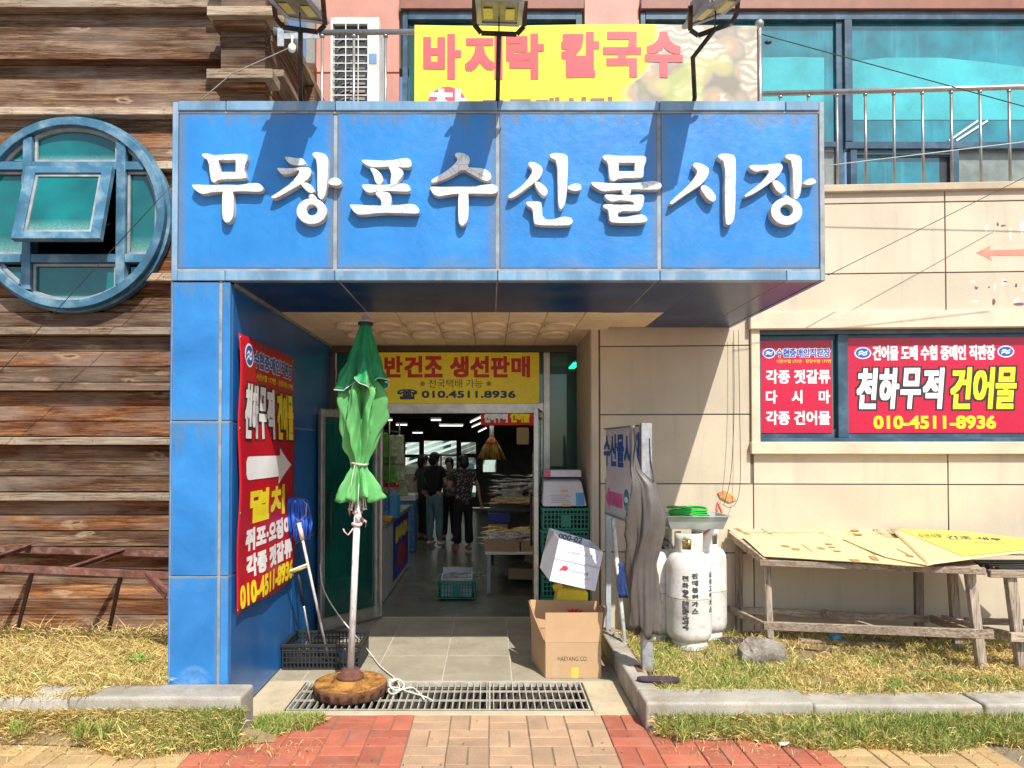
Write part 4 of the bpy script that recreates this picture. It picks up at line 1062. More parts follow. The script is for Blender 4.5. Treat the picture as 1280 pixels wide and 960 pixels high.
# painted arrow and peeled lettering
ARW = PL('faded_red_paint', (.62, .24, .17), .7, sc=9, var=.2)
def wp(l): return [wl(x, y) for x, y in l]
MB().prism([wp([(1220, 316), (1238, 307), (1237, 313), (1300, 311), (1300, 320), (1237, 320), (1240, 326)])], wm, 0, .002).build('painted_arrow', ARW, MBD)
PEEL = PL('peeled_white_film', (.78, .70, .58), .7); DKP = PL('peeling_dark_flake', (.16, .08, .08), .7)
random.seed(5)
for (x, y, w, h, mt) in [(1233, 285, 5, 10, PEEL), (1240, 290, 9, 3, PEEL), (1247, 280, 3, 5, DKP), (1254, 282, 6, 2, DKP), (1263, 290, 3, 22, PEEL), (1277, 285, 7, 18, PEEL), (1216, 352, 8, 4, PEEL), (1220, 360, 5, 4, DKP), (1236, 359, 2, 2, DKP), (1243, 360, 3, 16, PEEL), (1254, 354, 8, 10, PEEL), (1256, 352, 6, 2, DKP), (1270, 357, 3, 5, DKP), (1218, 377, 12, 3, PEEL), (1242, 377, 4, 10, DKP), (1272, 380, 14, 4, DKP), (1272, 376, 10, 8, PEEL), (1280, 360, 5, 12, PEEL)]:
    l = []
    for i in range(9):
        a = 2 * math.pi * i / 9; r = random.uniform(.6, 1.2); l.append((x + w / 2 * r * math.cos(a), y + h / 2 * r * math.sin(a)))
    MB().prism([wp(l)], wm, 0, .0015 if mt is PEEL else .003).build('peeling_paint', mt, MBD)
# hole with orange foam
l = [(897, 616), (905, 613), (915, 619), (920, 625), (911, 628), (900, 622)]
MB().prism([wp(l)], wm, 0, .012).build('sealant_patch', PL('orange_foam', (.55, .27, .1), .9, sc=30, var=.4, bump=.8), MBD)

# side wall of the entry (faces left), thick return back to the doors
m = MB(); m.bb(.856, 1.1, 5.99, 6.92, 0, SOF + .0); m.build('entry_return_wall', CREAM, MBD)
# upper floor facade
UY = 8.3
m = MB(); m.bb(-2.2, 9, UY + .06, UY + .25, 3.3, 3.9); m.bb(-2.2, 9, UY + .06, UY + .25, 6.2, 7.0); m.build('upper_wall', ROOMW, MBD)
m = MB(); m.bb(-1.8, 9, 6.3, UY + .2, 3.60, 3.66); m.build('terrace_slab', GREYST, MBD)
def up(px, py): return at(px, py, UY)
def upbox(m, x0, x1, y0, y1, d0, d1):
    a = up(x0, y1); b_ = up(x1, y0); m.bb(a.x, b_.x, UY - d1, UY - d0, a.z, b_.z)
for (x0, x1, y0, y1) in ((395, 499, 92, 250), (395, 499, -10, 90), (395, 499, -130, -12), (505, 560, -130, -4), (731, 799, -4, 110), (731, 799, 112, 250), (562, 799, -130, -6), (801, 1058, -130, -2), (1060, 1320, -130, -2), (1322, 1600, -130, -2)):
    m = MB(); upbox(m, x0, x1, y0, y1, -.05, .0); m.build('salmon_panel', PINK, MBD, bevel=.003)
for (x0, x1) in ((501, 729), (800, 1600)):
    m = MB(); upbox(m, x0, x1, 4, 15, -.05, .07); m.build('lintel_beam', REDBR, MBD, bevel=.003)
fr = MB(); upbox(fr, 503, 510, 15.5, 260, -.08, .03); upbox(fr, 720, 727, 15.5, 260, -.08, .03); upbox(fr, 510.5, 719.5, 15.5, 26, -.08, .03); upbox(fr, 611, 615, 27, 260, -.08, .01)
w2_ = fr.build('window', DARKFR, MBD, bevel=.003)
for (x0, x1) in ((510.5, 610.5), (615.5, 719.5)):
    m = MB(); upbox(m, x0, x1, 26.5, 260, -.05, -.04); m.build('pane', TEALG if x0 > 600 else GREENGL, w2_)
    m = MB(); upbox(m, x0, x1, 36, 260, -.25, -.24); m.build('blind', BLIND, w2_)
fr = MB(); upbox(fr, 801, 806, 17.5, 260, -.08, .03); upbox(fr, 806.5, 1600, 15.5, 26, -.08, .03)
upbox(fr, 1047, 1054, 26.5, 260, -.08, .0); upbox(fr, 1055, 1063, 26.5, 178, -.08, .04); upbox(fr, 1330, 1338, 26.5, 260, -.08, .03)
upbox(fr, 1055, 1329.5, 178.5, 187, -.08, .035); upbox(fr, 806.5, 1046.5, 178.5, 185, -.08, .035)
w3_ = fr.build('window', DARKFR, MBD, bevel=.003)
TG2 = PL('bright_teal_glass', (0.0, .17, .21), .05, spec=.9, sc=2.3, var=.5, streak=(.05, .3, .33), samt=.5, fine=20, fvar=.02, bump=0, coat=.8)  # paler streaks stand in for reflections in the glass
GREYW = PL('dusty_grey_glass', (.20, .23, .21), .25, sc=6, var=.25, spec=.6)
def pane(x0, x1, y0, y1, mt, d=-.05, nm='pane', par=None):
    m = MB(); upbox(m, x0, x1, y0, y1, d, d + .008); return m.build(nm, mt, par or w3_)
pane(806.5, 1046.5, 26.5, 178, TG2); pane(1063.5, 1329.5, 26.5, 178, TG2)
# pale blinds seen in the upper panes
m = MB(); a = [(948, 70), (1000, 69), (1032, 70), (1032, 165), (948, 165)]
MB().prism([[(up(x, y).x, up(x, y).z) for x, y in a]], lambda u, v, d: Vector((u, UY - d, v)), -.044, -.036).build('blind', BLIND, w3_)
a = [(1065, 75), (1110, 70), (1180, 70), (1240, 76), (1329, 88), (1329, 148), (1065, 148)]
MB().prism([[(up(x, y).x, up(x, y).z) for x, y in a]], lambda u, v, d: Vector((u, UY - d, v)), -.044, -.036).build('blind', BLIND, w3_)
for k in (0, 1):
    m = MB(); m.bar(at(1186 + 9 * k, 176 + 0, UY + .03), at(1222 + 12 * k, 151, UY + .03), .02, .02); m.build('ceiling_strip_reflection' if 0 else 'strip_reflection', WHITEP, w3_)  # white bars on the glass paint in a ceiling strip's reflection
fr = MB(); upbox(fr, 1063, 1070, 187.5, 260, -.08, .02); upbox(fr, 1070.5, 1190, 187.5, 193, -.08, .0); upbox(fr, 1190.5, 1197, 187.5, 260, -.06, .02); fr.build('sash', DARKFR, w3_)
pane(1070.5, 1178, 193.5, 260, TG2, -.06); pane(1178.5, 1190, 193.5, 260, BLACK, -.06); pane(1197.5, 1329.5, 187.5, 260, GREYW, -.055); pane(1034, 1046, 187, 260, GREYW, -.055, ); pane(806.5, 1033.5, 186, 260, GREYW, -.055); pane(1338.5, 1600, 26.5, 260, TG2)

# ================================================================ DOOR WALL + SHOP INTERIOR
DY = 6.91
ED = thing('entrance_doors', 'aluminium framed glass shop entrance with both doors folded open', 'door', (-.3, DY, 0))
def dbox(m, x0, x1, y0, y1, d0=-.03, d1=.03):
    a = at(x0, y1, DY); b_ = at(x1, y0, DY); m.bb(a.x, b_.x, DY - d1, DY - d0, a.z, b_.z)
ZC = SOF
m = MB(); dbox(m, 411, 735, 433, 440.5); m.build('head_rail', BRONZE, ED, bevel=.003)
m = MB(); dbox(m, 411, 420, 441, 770); m.build('jamb', BRONZE, ED, bevel=.003)
m = MB(); dbox(m, 727, 735, 441, 770); m.build('jamb', BRONZE, ED, bevel=.003)
m = MB(); dbox(m, 679.5, 687, 441, 770); m.build('jamb', ALU, ED, bevel=.003)
m = MB(); dbox(m, 473, 479, 517.5, 770); m.build('jamb', ALU, ED, bevel=.003)
m = MB(); dbox(m, 420.5, 679, 504, 517, -.05, .06); m.build('transom_rail', ALU, ED, bevel=.004)
m = MB(); dbox(m, 420.5, 679, 441, 503.5, -.004, .004); m.build('transom_pane', GREENGL, ED)
m = MB(); dbox(m, 687.5, 726.5, 441, 770, -.004, .004); m.build('side_pane', GREENGL, ED)
m = MB(); dbox(m, 420.5, 472.5, 517.5, 770, -.004, .004); m.build('side_pane', GREENGL, ED)
m = MB(); dbox(m, 421, 476, 504.2, 511, .061, .07); m.build('pelmet_strip', BRONZE, ED)
TEAL_SH = mat_glass('green_privacy_glass', (.05, .35, .28), .3, (.02, .24, .2), .6)
m = MB(); dbox(m, 688, 726, 555, 770, -.012, -.006); m.build('privacy_film', TEAL_SH, ED)
def leaf(hx, ex_, eY, pxtop):
    """open door leaf from hinge (hx, DY) to free edge (ex_, eY)"""
    H = at(0, 509, DY).z - .0; H = 2.0
    a = Vector((hx, DY - .06, 0)); b2 = Vector((ex_, eY, 0)); d = (b2 - a); L = d.length; d.normalize(); n = Vector((d.y, -d.x, 0))
    fm = lambda u, v, q: a + d * u + Vector((0, 0, v)) + n * q
    m = MB(); m.prism([recl(0, L, .015, H), recl(.045, L - .05, .13, H - .07)], fm, -.02, .02); lf = m.build('door_leaf', ALU, ED, bevel=.003)
    MB().prism([recl(.045, L - .05, .13, H - .07)], fm, -.004, .004).build('pane', GREENGL, lf)
    h = MB()
    for q in (.05, -.05):
        h.tube([fm(L - .09, .78, q), fm(L - .09, 1.25, q)], .011, 8); h.tube([fm(L - .09, .80, q * .3), fm(L - .09, .80, q)], .008, 6); h.tube([fm(L - .09, 1.23, q * .3), fm(L - .09, 1.23, q)], .008, 6)
    h.build('handle', BLACK, lf)
    return lf, fm, L
lfL, fmL, LL = leaf(-1.085, -1.515, 6.27, 0)
leaf(.50, .405, 6.16, 0)
m = MB(); m.prism([recl(.08, .30, .9, 1.42)], fmL, .006, .009); m.build('door_sticker', PL('blue_sticker', (.02, .12, .45), .4), lfL)
# wall infill above doors up to terrace, and behind canopy
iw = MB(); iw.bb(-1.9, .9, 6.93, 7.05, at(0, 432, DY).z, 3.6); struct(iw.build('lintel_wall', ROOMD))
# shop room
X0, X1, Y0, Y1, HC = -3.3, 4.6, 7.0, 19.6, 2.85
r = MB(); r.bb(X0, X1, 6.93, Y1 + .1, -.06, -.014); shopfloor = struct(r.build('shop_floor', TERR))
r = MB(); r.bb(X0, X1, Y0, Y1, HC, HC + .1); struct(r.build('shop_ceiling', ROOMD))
r = MB(); r.bb(X0 - .12, X0, Y0, Y1, -.05, 3.4); r.bb(X1, X1 + .12, Y0, Y1, -.05, 3.4); r.bb(X0, -1.62, 6.99, 7.1, -.05, 3.4); r.bb(.98, X1, 6.99, 7.1, -.05, 3.4); struct(r.build('shop_wall', ROOMW))
r = MB()
for y, z in ((10.5, 2.55), (14, 2.5), (17.5, 2.42)): r.bb(X0, X1, y, y + .3, z, HC - .002)
for x in (-1.9, .1, 2.1): r.bb(x, x + .2, 7.2, Y1 - .1, 2.62, HC - .001)
struct(r.build('ceiling_beam', PL('grey_beam', (.11, .11, .10), .8)))
# back wall with glazed openings
def bk(px, py): return at(px, py, Y1)
BW = thing('rear_glazed_wall', 'glazed rear wall of the shop with bright daylight panes behind the shoppers', 'glazed wall', (0, Y1, 0))
RFR = PL('grey_brown_window_frame', (.24, .235, .2), .6)
wins = [(508, 525, 553, 568), (531, 571, 551, 568), (577, 595, 553, 567), (508, 525, 572, 586), (531, 551, 570, 586), (553, 571, 570, 586), (577, 595, 572, 586), (508, 525, 590, 604), (531, 571, 590, 604), (577, 595, 590, 604), (508, 525, 607, 621), (531, 571, 607, 621), (577, 595, 607, 621), (604, 620, 575, 590)]
# wall made of strips round the openings
xs_ = sorted({at(x0, 0, Y1).x for x0, x1, a, b in wins} | {at(x1, 0, Y1).x for x0, x1, a, b in wins} | {X0, X1}); zs_ = sorted({bk(0, y).z for w in wins for y in w[2:]} | {0, HC})
wall = MB()
for xa, xb in zip(xs_[:-1], xs_[1:]):
    for za, zb in zip(zs_[:-1], zs_[1:]):
        cx, cz = (xa + xb) / 2, (za + zb) / 2
        if not any(at(w[0], 0, Y1).x < cx < at(w[1], 0, Y1).x and bk(0, w[3]).z < cz < bk(0, w[2]).z for w in wins): wall.bb(xa, xb, Y1, Y1 + .08, za, zb)
wall.build('frame', RFR, BW)
for (x0, x1, y0, y1) in wins:
    a = bk(x0, y1); b_ = bk(x1, y0); m = MB(); m.bb(a.x, b_.x, Y1 + .05, Y1 + .056, a.z, b_.z); m.build('pane', CLEARGL, BW)
# what stands outside beyond the rear windows
HB = thing('white_quayside_building', 'white building with outside stair seen through the rear windows', 'building', (0, 27, 0))
m = MB(); m.bb(-16, 16, 27, 27.3, -.05, 7); m.build('wall', PL('sunlit_white_wall', (.62, .64, .62), .7, sc=.6, var=.3, rand=0), HB)
m = MB(); m.bb(-6, 6, 26.6, 27, 2.75, 3.3); m.build('roof_band', PL('red_roof_band', (.42, .12, .09), .6), HB)
for k in range(5):
    m = MB(); m.bar((-3.6 + .0, 26.3 - k * .03, .9 + k * .22), (-.1, 26.3 - k * .03, 2.1 + k * .22), .05, .09); m.build('stair_rail', WHITEP, HB)
random.seed(9)
for i in range(16):
    x = -6.6 + i * .62 + random.uniform(-.2, .2); z = random.uniform(.7, 1.9); m = MB(); m.bb(x, x + random.uniform(.2, .45), 26.85, 26.99, z, z + random.uniform(.15, .4)); m.build('window', PL('dark_far_window', (.05, .09, .1), .3), HB)
# ceiling tube lights
ADDED_TUBE = mat_emit('added_tube_glow', (1, .98, .92), 22.0); TUBE2 = mat_emit('dim_lit_tube', (1, .98, .92), 1.6)  # the stronger glow belongs to the added unseen tubes
def tubelight(x, y, L, ax, lab, z=HC - .1):
    t_ = thing('ceiling_light', lab, 'ceiling light', (x, y, z), 0, 'ceiling lights inside the shop')
    sz = (L, .09, .03) if ax == 'x' else (.09, L, .03)
    m = MB(); m.box((x, y, z + .025), sz); m.build('housing', WHITE, t_)
    m = MB(); m.box((x, y, z), (sz[0] * .95, sz[1] * .5, .022)); m.build('tube', ADDED_TUBE if L > 1 else TUBE2, t_)
p = at(484, 525, 11); tubelight(p.x, 11, .16, 'x', 'short lit ceiling tube farthest left inside the shop', p.z)
p = at(545, 525, 11); tubelight(p.x, 11, .16, 'x', 'short lit ceiling tube above the man in jeans', p.z)
p = at(502, 531, 12.5); tubelight(p.x, 12.5, .2, 'x', 'lit tube beside a dark sensor on the left beam', p.z)
p = at(564, 532, 13); tubelight(p.x, 13, .45, 'x', 'long lit tube fixed on the middle beam', p.z)
p = at(522, 541, 15); tubelight(p.x, 15, .22, 'x', 'small dim tube lowest on the left soffit', p.z)
for k, (a, b_) in enumerate((((588, 528), (603, 521)), ((590, 534), (606, 527)), ((598, 540), (608, 535)))):
    # run back along the hall
    Ya = 11.5 + k * 1.8; t_ = thing('ceiling_light', ['nearest of three slanting lit tubes left of the red hanging sign', 'middle of three slanting lit tubes left of the red hanging sign', 'farthest of three slanting lit tubes left of the red hanging sign'][k], 'ceiling light', at(*b_, Ya), 0, 'ceiling lights inside the shop')
    pa, pb = at(*a, Ya + 1.2), at(*b_, Ya); m = MB(); m.bar(pa, pb, .016, .012); m.build('tube', TUBE2, t_); m = MB(); m.bar(pa + Vector((0, 0, .028)), pb + Vector((0, 0, .028)), .03, .01); m.build('housing', WHITE, t_)

for k, (x, y) in enumerate(((-.9, 8.2), (.5, 8.2), (-.9, 10.2), (1.2, 10.0), (-.6, 12.2), (2.6, 11.5), (-2.4, 12.5))):  # out-of-view tubes added to brighten the dark shop
    tubelight(x, y, 1.2, 'y', ['added unseen ceiling tube just inside the door on the left', 'added unseen ceiling tube just inside the door on the right', 'added unseen ceiling tube over the white counter', 'added unseen ceiling tube over the dark fish table', 'added unseen ceiling tube over the shoppers', 'added unseen ceiling tube behind the dark partition', 'added unseen ceiling tube at the far left wall'][k], HC - .03)

# ================================================================ SIGNS AT THE ENTRANCE
YS = thing('yellow_shop_sign', 'yellow sign with red Korean words and a phone number above the doorway', 'sign', (-.3, DY - .08, 1.9))
a = at(466, 504.5, DY - .085); b_ = at(674, 440.5, DY - .085)
O = Vector((a.x, DY - .085, a.z)); fm = flatmap(O, (1, 0, 0)); W_, H_ = b_.x - a.x, b_.z - a.z
fm = (lambda O: (lambda u, v, d: O + Vector((u, -d, v))))(O)
MB().prism([recl(0, W_, 0, H_)], fm, -.03, 0).build('sign_board', YELS, YS, bevel=.002)
def sv(x0, y0, x1, y1, Y, O):
    p = at(x0, y1, Y); q = at(x1, y0, Y); return p.x - O.x, q.x - O.x, p.z - O.z, q.z - O.z
REDT = flat('red_lettering', (.52, .02, .01)); DBL = flat('navy_lettering', (.01, .04, .10))
textc(YS, '반건조', REDT, fm, *sv(482, 446.5, 554, 473, DY, O), bold=.009)
textc(YS, '생선판매', REDT, fm, *sv(563, 446.5, 662, 473, DY, O), bold=.009)
text(YS, '※ 전국택배 가능 ※', DBL, fm, *sv(526, 475, 614, 485.5, DY, O))
text(YS, '☎ 010.4511.8936', DBL, fm, *sv(498, 487.5, 644, 500, DY, O), bold=.004)
# banner on the left wall
LBn = thing('wall_banner', 'tall red banner with white arrow tied on the blue inner wall beside the mop', 'banner', (PI_ + .02, 4.9, .63))
def bmap(u, v, d):
    y = 4.29 + u; w = .006 * math.sin(u * 9 + v * 2.2) + .005 * math.sin(v * 7.5 + u * 3)
    edge = .016 * math.exp(-u / .07) * math.sin(v * 6.3)
    return Vector((PI_ + .026 + d + w, y + edge * 0 , 2.35 - v))
bm = MB(); NU, NV = 24, 34; vs_ = []; fs = []
for j in range(NV + 1):
    for i in range(NU + 1):
        u, v = 1.225 * i / NU, 1.72 * j / NV
        p = bmap(u, v, 0); p.y += .010 * math.sin(v * 9) * (1 - i / NU); p.z += (.018 * math.sin(u * 6)) * (j / NV) ** 3 * (0 if j < NV else 1); vs_.append(p)
for j in range(NV):
    for i in range(NU): fs.append((j * (NU + 1) + i, j * (NU + 1) + i + 1, (j + 1) * (NU + 1) + i + 1, (j + 1) * (NU + 1) + i))
bm.smooth = True; bm.add(vs_, fs); bo = bm.build('sheet', DRED, LBn); so = bo.modifiers.new('thick', 'SOLIDIFY'); so.thickness = .003
bf = lambda u, v, d: bmap(u, -v, d + .004)
logo(LBn, bf, .155, -.115, .078, .075)
text(LBn, '수협중매인직판장', BLUP, bf, .25, 1.18, -.175, -.065, bold=.004, outline=WHITEP, ow=.006)
text(LBn, '서천수협 177번 - 장항수협 177번', YELP, bf, .32, 1.20, -.25, -.205, bold=.001)
textc(LBn, '천하무적', WHITEP, bf, .10, .70, -.64, -.29, bold=.014, outline=BLACKP, ow=.014)
textc(LBn, '건어물', YELP, bf, .76, 1.19, -.64, -.30, bold=.014, outline=BLACKP, ow=.014)
am = MB()
for i in range(24):
    a_, b2_ = .13 + .69 * i / 24, .13 + .69 * (i + 1) / 24; e0 = .035 * max(0, 1 - (a_ - .13) / .05) ** 2; e1 = .035 * max(0, 1 - (b2_ - .13) / .05) ** 2
    for k in range(4): am.add([bf(a_, -.755 - e0 - (.15 - 2 * e0) * k / 4, .002), bf(b2_, -.755 - e1 - (.15 - 2 * e1) * k / 4, .002), bf(b2_, -.755 - e1 - (.15 - 2 * e1) * (k + 1) / 4, .002), bf(a_, -.755 - e0 - (.15 - 2 * e0) * (k + 1) / 4, .002)], [(0, 1, 2, 3)])
for i in range(14):
    a_, b2_ = .82 + .33 * i / 14, .82 + .33 * (i + 1) / 14; h0, h1_ = .13 * (1 - i / 14), .13 * (1 - (i + 1) / 14)
    for k in range(4): am.add([bf(a_, -.83 + h0 - 2 * h0 * k / 4, .002), bf(b2_, -.83 + h1_ - 2 * h1_ * k / 4, .002), bf(b2_, -.83 + h1_ - 2 * h1_ * (k + 1) / 4, .002), bf(a_, -.83 + h0 - 2 * h0 * (k + 1) / 4, .002)], [(0, 1, 2, 3)])
am.build('arrow', WHITEP, LBn, recalc=False)
textc(LBn, '멸치', YELP, bf, .22, 1.0, -1.19, -.97, bold=.014)
text(LBn, '쥐포·오징어', WHITEP, bf, .16, 1.14, -1.365, -1.215, bold=.009)
text(LBn, '각종 젓갈류', WHITEP, bf, .18, 1.14, -1.535, -1.385, bold=.009)
text(LBn, '010-4511-8936', YELP, bf, .06, 1.17, -1.70, -1.555, bold=.008)
gm2 = MB()
for (u, v) in ((.02, .02), (1.2, .02), (.02, .58), (1.2, .58), (.02, 1.1), (1.2, 1.1), (.02, 1.69), (1.2, 1.69)): gm2.lathe([(.010, 0), (.010, .003)], (0, 0, 0), 8) if 0 else gm2.ball(bmap(u, v, .004), (.003, .009, .009), 8, 4)
gm2.build('eyelets', STEEL, LBn)
# banner on the terrace rail
BF, tt_, bb_ = _nt('food_banner_print')
tc = nd(tt_, 'ShaderNodeTexCoord'); sp = nd(tt_, 'ShaderNodeSeparateXYZ'); tt_.links.new(tc.outputs['Generated'], sp.inputs[0])
mp = coords(tt_, rand=False); vo = nd(tt_, 'ShaderNodeTexVoronoi'); vo.inputs['Scale'].default_value = 7.5; tt_.links.new(mp.outputs[0], vo.inputs['Vector'])
nz = noise(tt_, mp, 3.2, 1); nf = noise(tt_, mp, 34, 4)
shell = ramp(tt_, vo.outputs['Distance'], [(0, (.78, .62, .48)), (.35, (.62, .40, .26)), (.55, (.50, .42, .36)), (.75, (.30, .26, .22))]).outputs[0]
wv = nd(tt_, 'ShaderNodeTexWave', wave_type='RINGS'); wv.inputs['Scale'].default_value = 5; wv.inputs['Distortion'].default_value = 14; wv.inputs['Detail'].default_value = 3; tt_.links.new(mp.outputs[0], wv.inputs['Vector'])
nood = ramp(tt_, wv.outputs['Fac'], [(.3, (.55, .48, .36)), (.6, (.86, .82, .72))]).outputs[0]
food = mix(tt_, mapr(tt_, nz, .46, .54), nood, shell)
food = mix(tt_, .15, food, (.45, .42, .30)); food = mix(tt_, 1.0, food, (.68, .66, .62), 'MULTIPLY'); gl3 = noise(tt_, mp, 2.2, 1); food = mix(tt_, mapr(tt_, gl3, .56, .66, 0, .5), food, (.45, .5, .1))
sm = nd(tt_, 'ShaderNodeMath', operation='ADD'); tt_.links.new(sp.outputs[0], sm.inputs[0]); tt_.links.new(mapr(tt_, nz, .3, .7, -.05, .05), sm.inputs[1])
sm2 = nd(tt_, 'ShaderNodeMath', operation='SUBTRACT'); tt_.links.new(sm.outputs[0], sm2.inputs[0]); tt_.links.new(mapr(tt_, sp.outputs[2], 0, .7, -.02, .11), sm2.inputs[1])
c_ = mix(tt_, mapr(tt_, sm2.outputs[0], .55, .58), (.80, .70, .015), food); tt_.links.new(c_, bb_.inputs['Base Color']); bb_.inputs['Roughness'].default_value = .5
RY = 5.08
TBn = thing('restaurant_banner', 'yellow noodle restaurant banner with clam photo hung on the terrace rail', 'banner', at(730, 128, RY))
a = at(518, 190, RY - .03); b_ = at(946.5, 31.5, RY - .03); O = Vector((a.x, RY - .03, a.z)); fm = (lambda O: (lambda u, v, d: O + Vector((u, -d + .01 * math.sin(u * 3.1), v))))(O)
m = MB(); NU = 40; vs_ = [fm(( b_.x - a.x) * i / NU, z, 0) for z in (0, b_.z - a.z) for i in range(NU + 1)]; m.add(vs_, [(i, i + 1, i + NU + 2, i + NU + 1) for i in range(NU)]); o = m.build('sheet', BF, TBn); so = o.modifiers.new('thick', 'SOLIDIFY'); so.thickness = .003; so.offset = 1
fm2 = lambda u, v, d: fm(u, v, d + .005)
PKR = flat('faded_red_lettering', (.62, .07, .08))
textc(TBn, '바지락', PKR, fm2, *sv(529, 42, 680, 99, RY - .03, O), bold=.016)
textc(TBn, '칼국수', PKR, fm2, *sv(701, 41, 853, 98, RY - .03, O), bold=.016)
q = at(559, 133, RY - .03); r_ = .145
MB().prism([ell(q.x - O.x, q.z - O.z, r_, r_, 36)], fm2, 0, .0012).build('round_badge', PL('badge_red', (.65, .05, .08), .5, var=.05, bump=0), TBn)
text(TBn, '찬', WHITEP, fm2, *sv(536, 111, 583, 150, RY - .03, O), bold=.008, d=.003)
text(TBn, '코로케식당', flat('brown_lettering', (.25, .12, .06)), fm2, *sv(600, 122, 770, 150, RY - .03, O), bold=.008)
# ================================================================ RAILINGS
TR = thing('terrace_railing', 'stainless steel rail above the canopy with bars in front of the air conditioner', 'railing', at(600, 128, RY))
zr_ = at(0, 41, RY).z
m = MB(); m.tube([(at(372, 0, RY).x, RY, zr_), (at(948, 0, RY).x, RY, zr_ + .03)], .019, 12); m.build('top_rail', STEEL, TR)
m = MB(); m.tube([(at(352, 0, RY).x - .05, RY - .01, zr_ + .005), (at(384, 0, RY).x, RY - .005, zr_ + .0)], .026, 12)
m.bb(at(350, 0, RY).x, at(400, 0, RY).x, RY - .03, RY - .024, zr_ - .06, zr_ - .02); m.bb(at(349, 0, RY).x, at(357, 0, RY).x, RY - .04, RY - .03, zr_ - .12, zr_ + .01); m.build('wall_bracket', GALV, TR)
for x in [403 + 39.6 * i for i in range(14)]:
    m = MB(); xx = at(x, 0, RY).x; m.tube([(xx, RY, ZT - .02), (xx, RY, zr_ - .018)], .010, 8); m.lathe([(.016, 0), (.018, .012), (.012, .02)], (xx, RY, zr_ - .034), 10); m.build('baluster', STEEL, TR)
m = MB(); xx = at(949, 0, RY).x; m.tube([(xx, RY, ZT - .02), (xx, RY, at(0, 36, RY).z)], .018, 10); m.ball((xx, RY, at(0, 30, RY).z), .032, 12, 8); m.build('end_post', STEEL, TR)
PR = thing('parapet_railing', 'stainless steel railing with thin bars along the cream parapet at upper right', 'railing', wm(1.5, ZH[8], -.08), A3)
def rp(px, py):
    p0 = W0 + ey * .08; p = onplane(px, py, p0, -ey); return p
zt = rp(1000, 116).z
m = MB(); m.tube([wm(wl(950, 0)[0] - .05, zt, -.08), wm(5.8, zt, -.08)], .022, 12); m.build('top_rail', STEEL, PR)
k = 0; s0_ = wl(980, 150)[0]; ds = (wl(1270, 150)[0] - wl(980, 150)[0]) / 8.0
for i in range(20):
    s = s0_ + ds * i
    if s > 5.8: break
    m = MB(); m.tube([wm(s, ZH[8] + .02, -.08), wm(s, zt - .02, -.08)], .0115, 8); m.lathe([(.016, 0), (.017, .015)], wm(s, zt - .04, -.08), 8); m.build('baluster', STEEL, PR)
# ================================================================ AIR CONDITIONER
AC = thing('air_conditioner', 'white rust streaked outdoor air conditioner unit behind the terrace rail', 'air conditioner', (-1.2, 6.2, 3.66))
AY = 5.7; ax0, ax1 = at(413, 0, AY).x, at(474, 0, AY).x; az0, az1 = 3.68, at(0, 21, AY).z; gx1 = at(459, 0, AY).x
RW = PL('rusty_white_casing', (.74, .73, .70), .4, sc=4, var=.05, dirt=(.5, .22, .06), dsc=4.5, damt=.8)
m = MB(); m.bb(ax0, ax1, AY + .05, AY + .40, az0, az1); m.bb(gx1, ax1, AY - .0, AY + .049, az0, az1); m.bb(ax0, ax0 + .02, AY, AY + .049, az0, az1); m.bb(ax0 + .0205, gx1 - .0005, AY, AY + .049, az1 - .05, az1); m.build('casing', RW, AC, bevel=.008, seg=2)
m = MB(); m.bb(ax0 + .03, gx1 - .01, AY + .035, AY + .0495, az0, az1 - .06); m.build('coil_recess', BLACK, AC)
fn = MB()
for k in range(14):
    z = az1 - .12 - k * .062
    pts = [(ax0 + .045 + .01 * 0, AY + .032, z - .05), (ax0 + .06, AY + .03, z - .01), (ax0 + .10, AY + .028, z + .012), (ax0 + .15, AY + .028, z + .02)]
    fn.tube(pts, .006, 6); fn.bb(ax0 + .16, gx1 - .02, AY + .026, AY + .034, z + .004, z + .024)
fn.build('fan_louvres', PL('grey_fins', (.25, .25, .22), .5), AC)
gl_ = MB(); z = az1 - .055
while z > az0: gl_.bb(ax0 + .02, gx1, AY - .004, AY + .002, z - .004, z + .004); z -= .066
for f_ in (.36, .7): x = ax0 + .02 + (gx1 - ax0) * f_; gl_.bb(x - .004, x + .004, AY - .009, AY - .0045, az0, az1 - .05)
gl_.build('wire_grille', RW, AC)
m = MB(); a = at(461, 80, AY); b_ = at(471, 67, AY); m.bb(a.x, b_.x, AY - .003, AY, a.z, b_.z); m.build('blue_label', PL('label_blue', (.16, .26, .42), .4), AC)
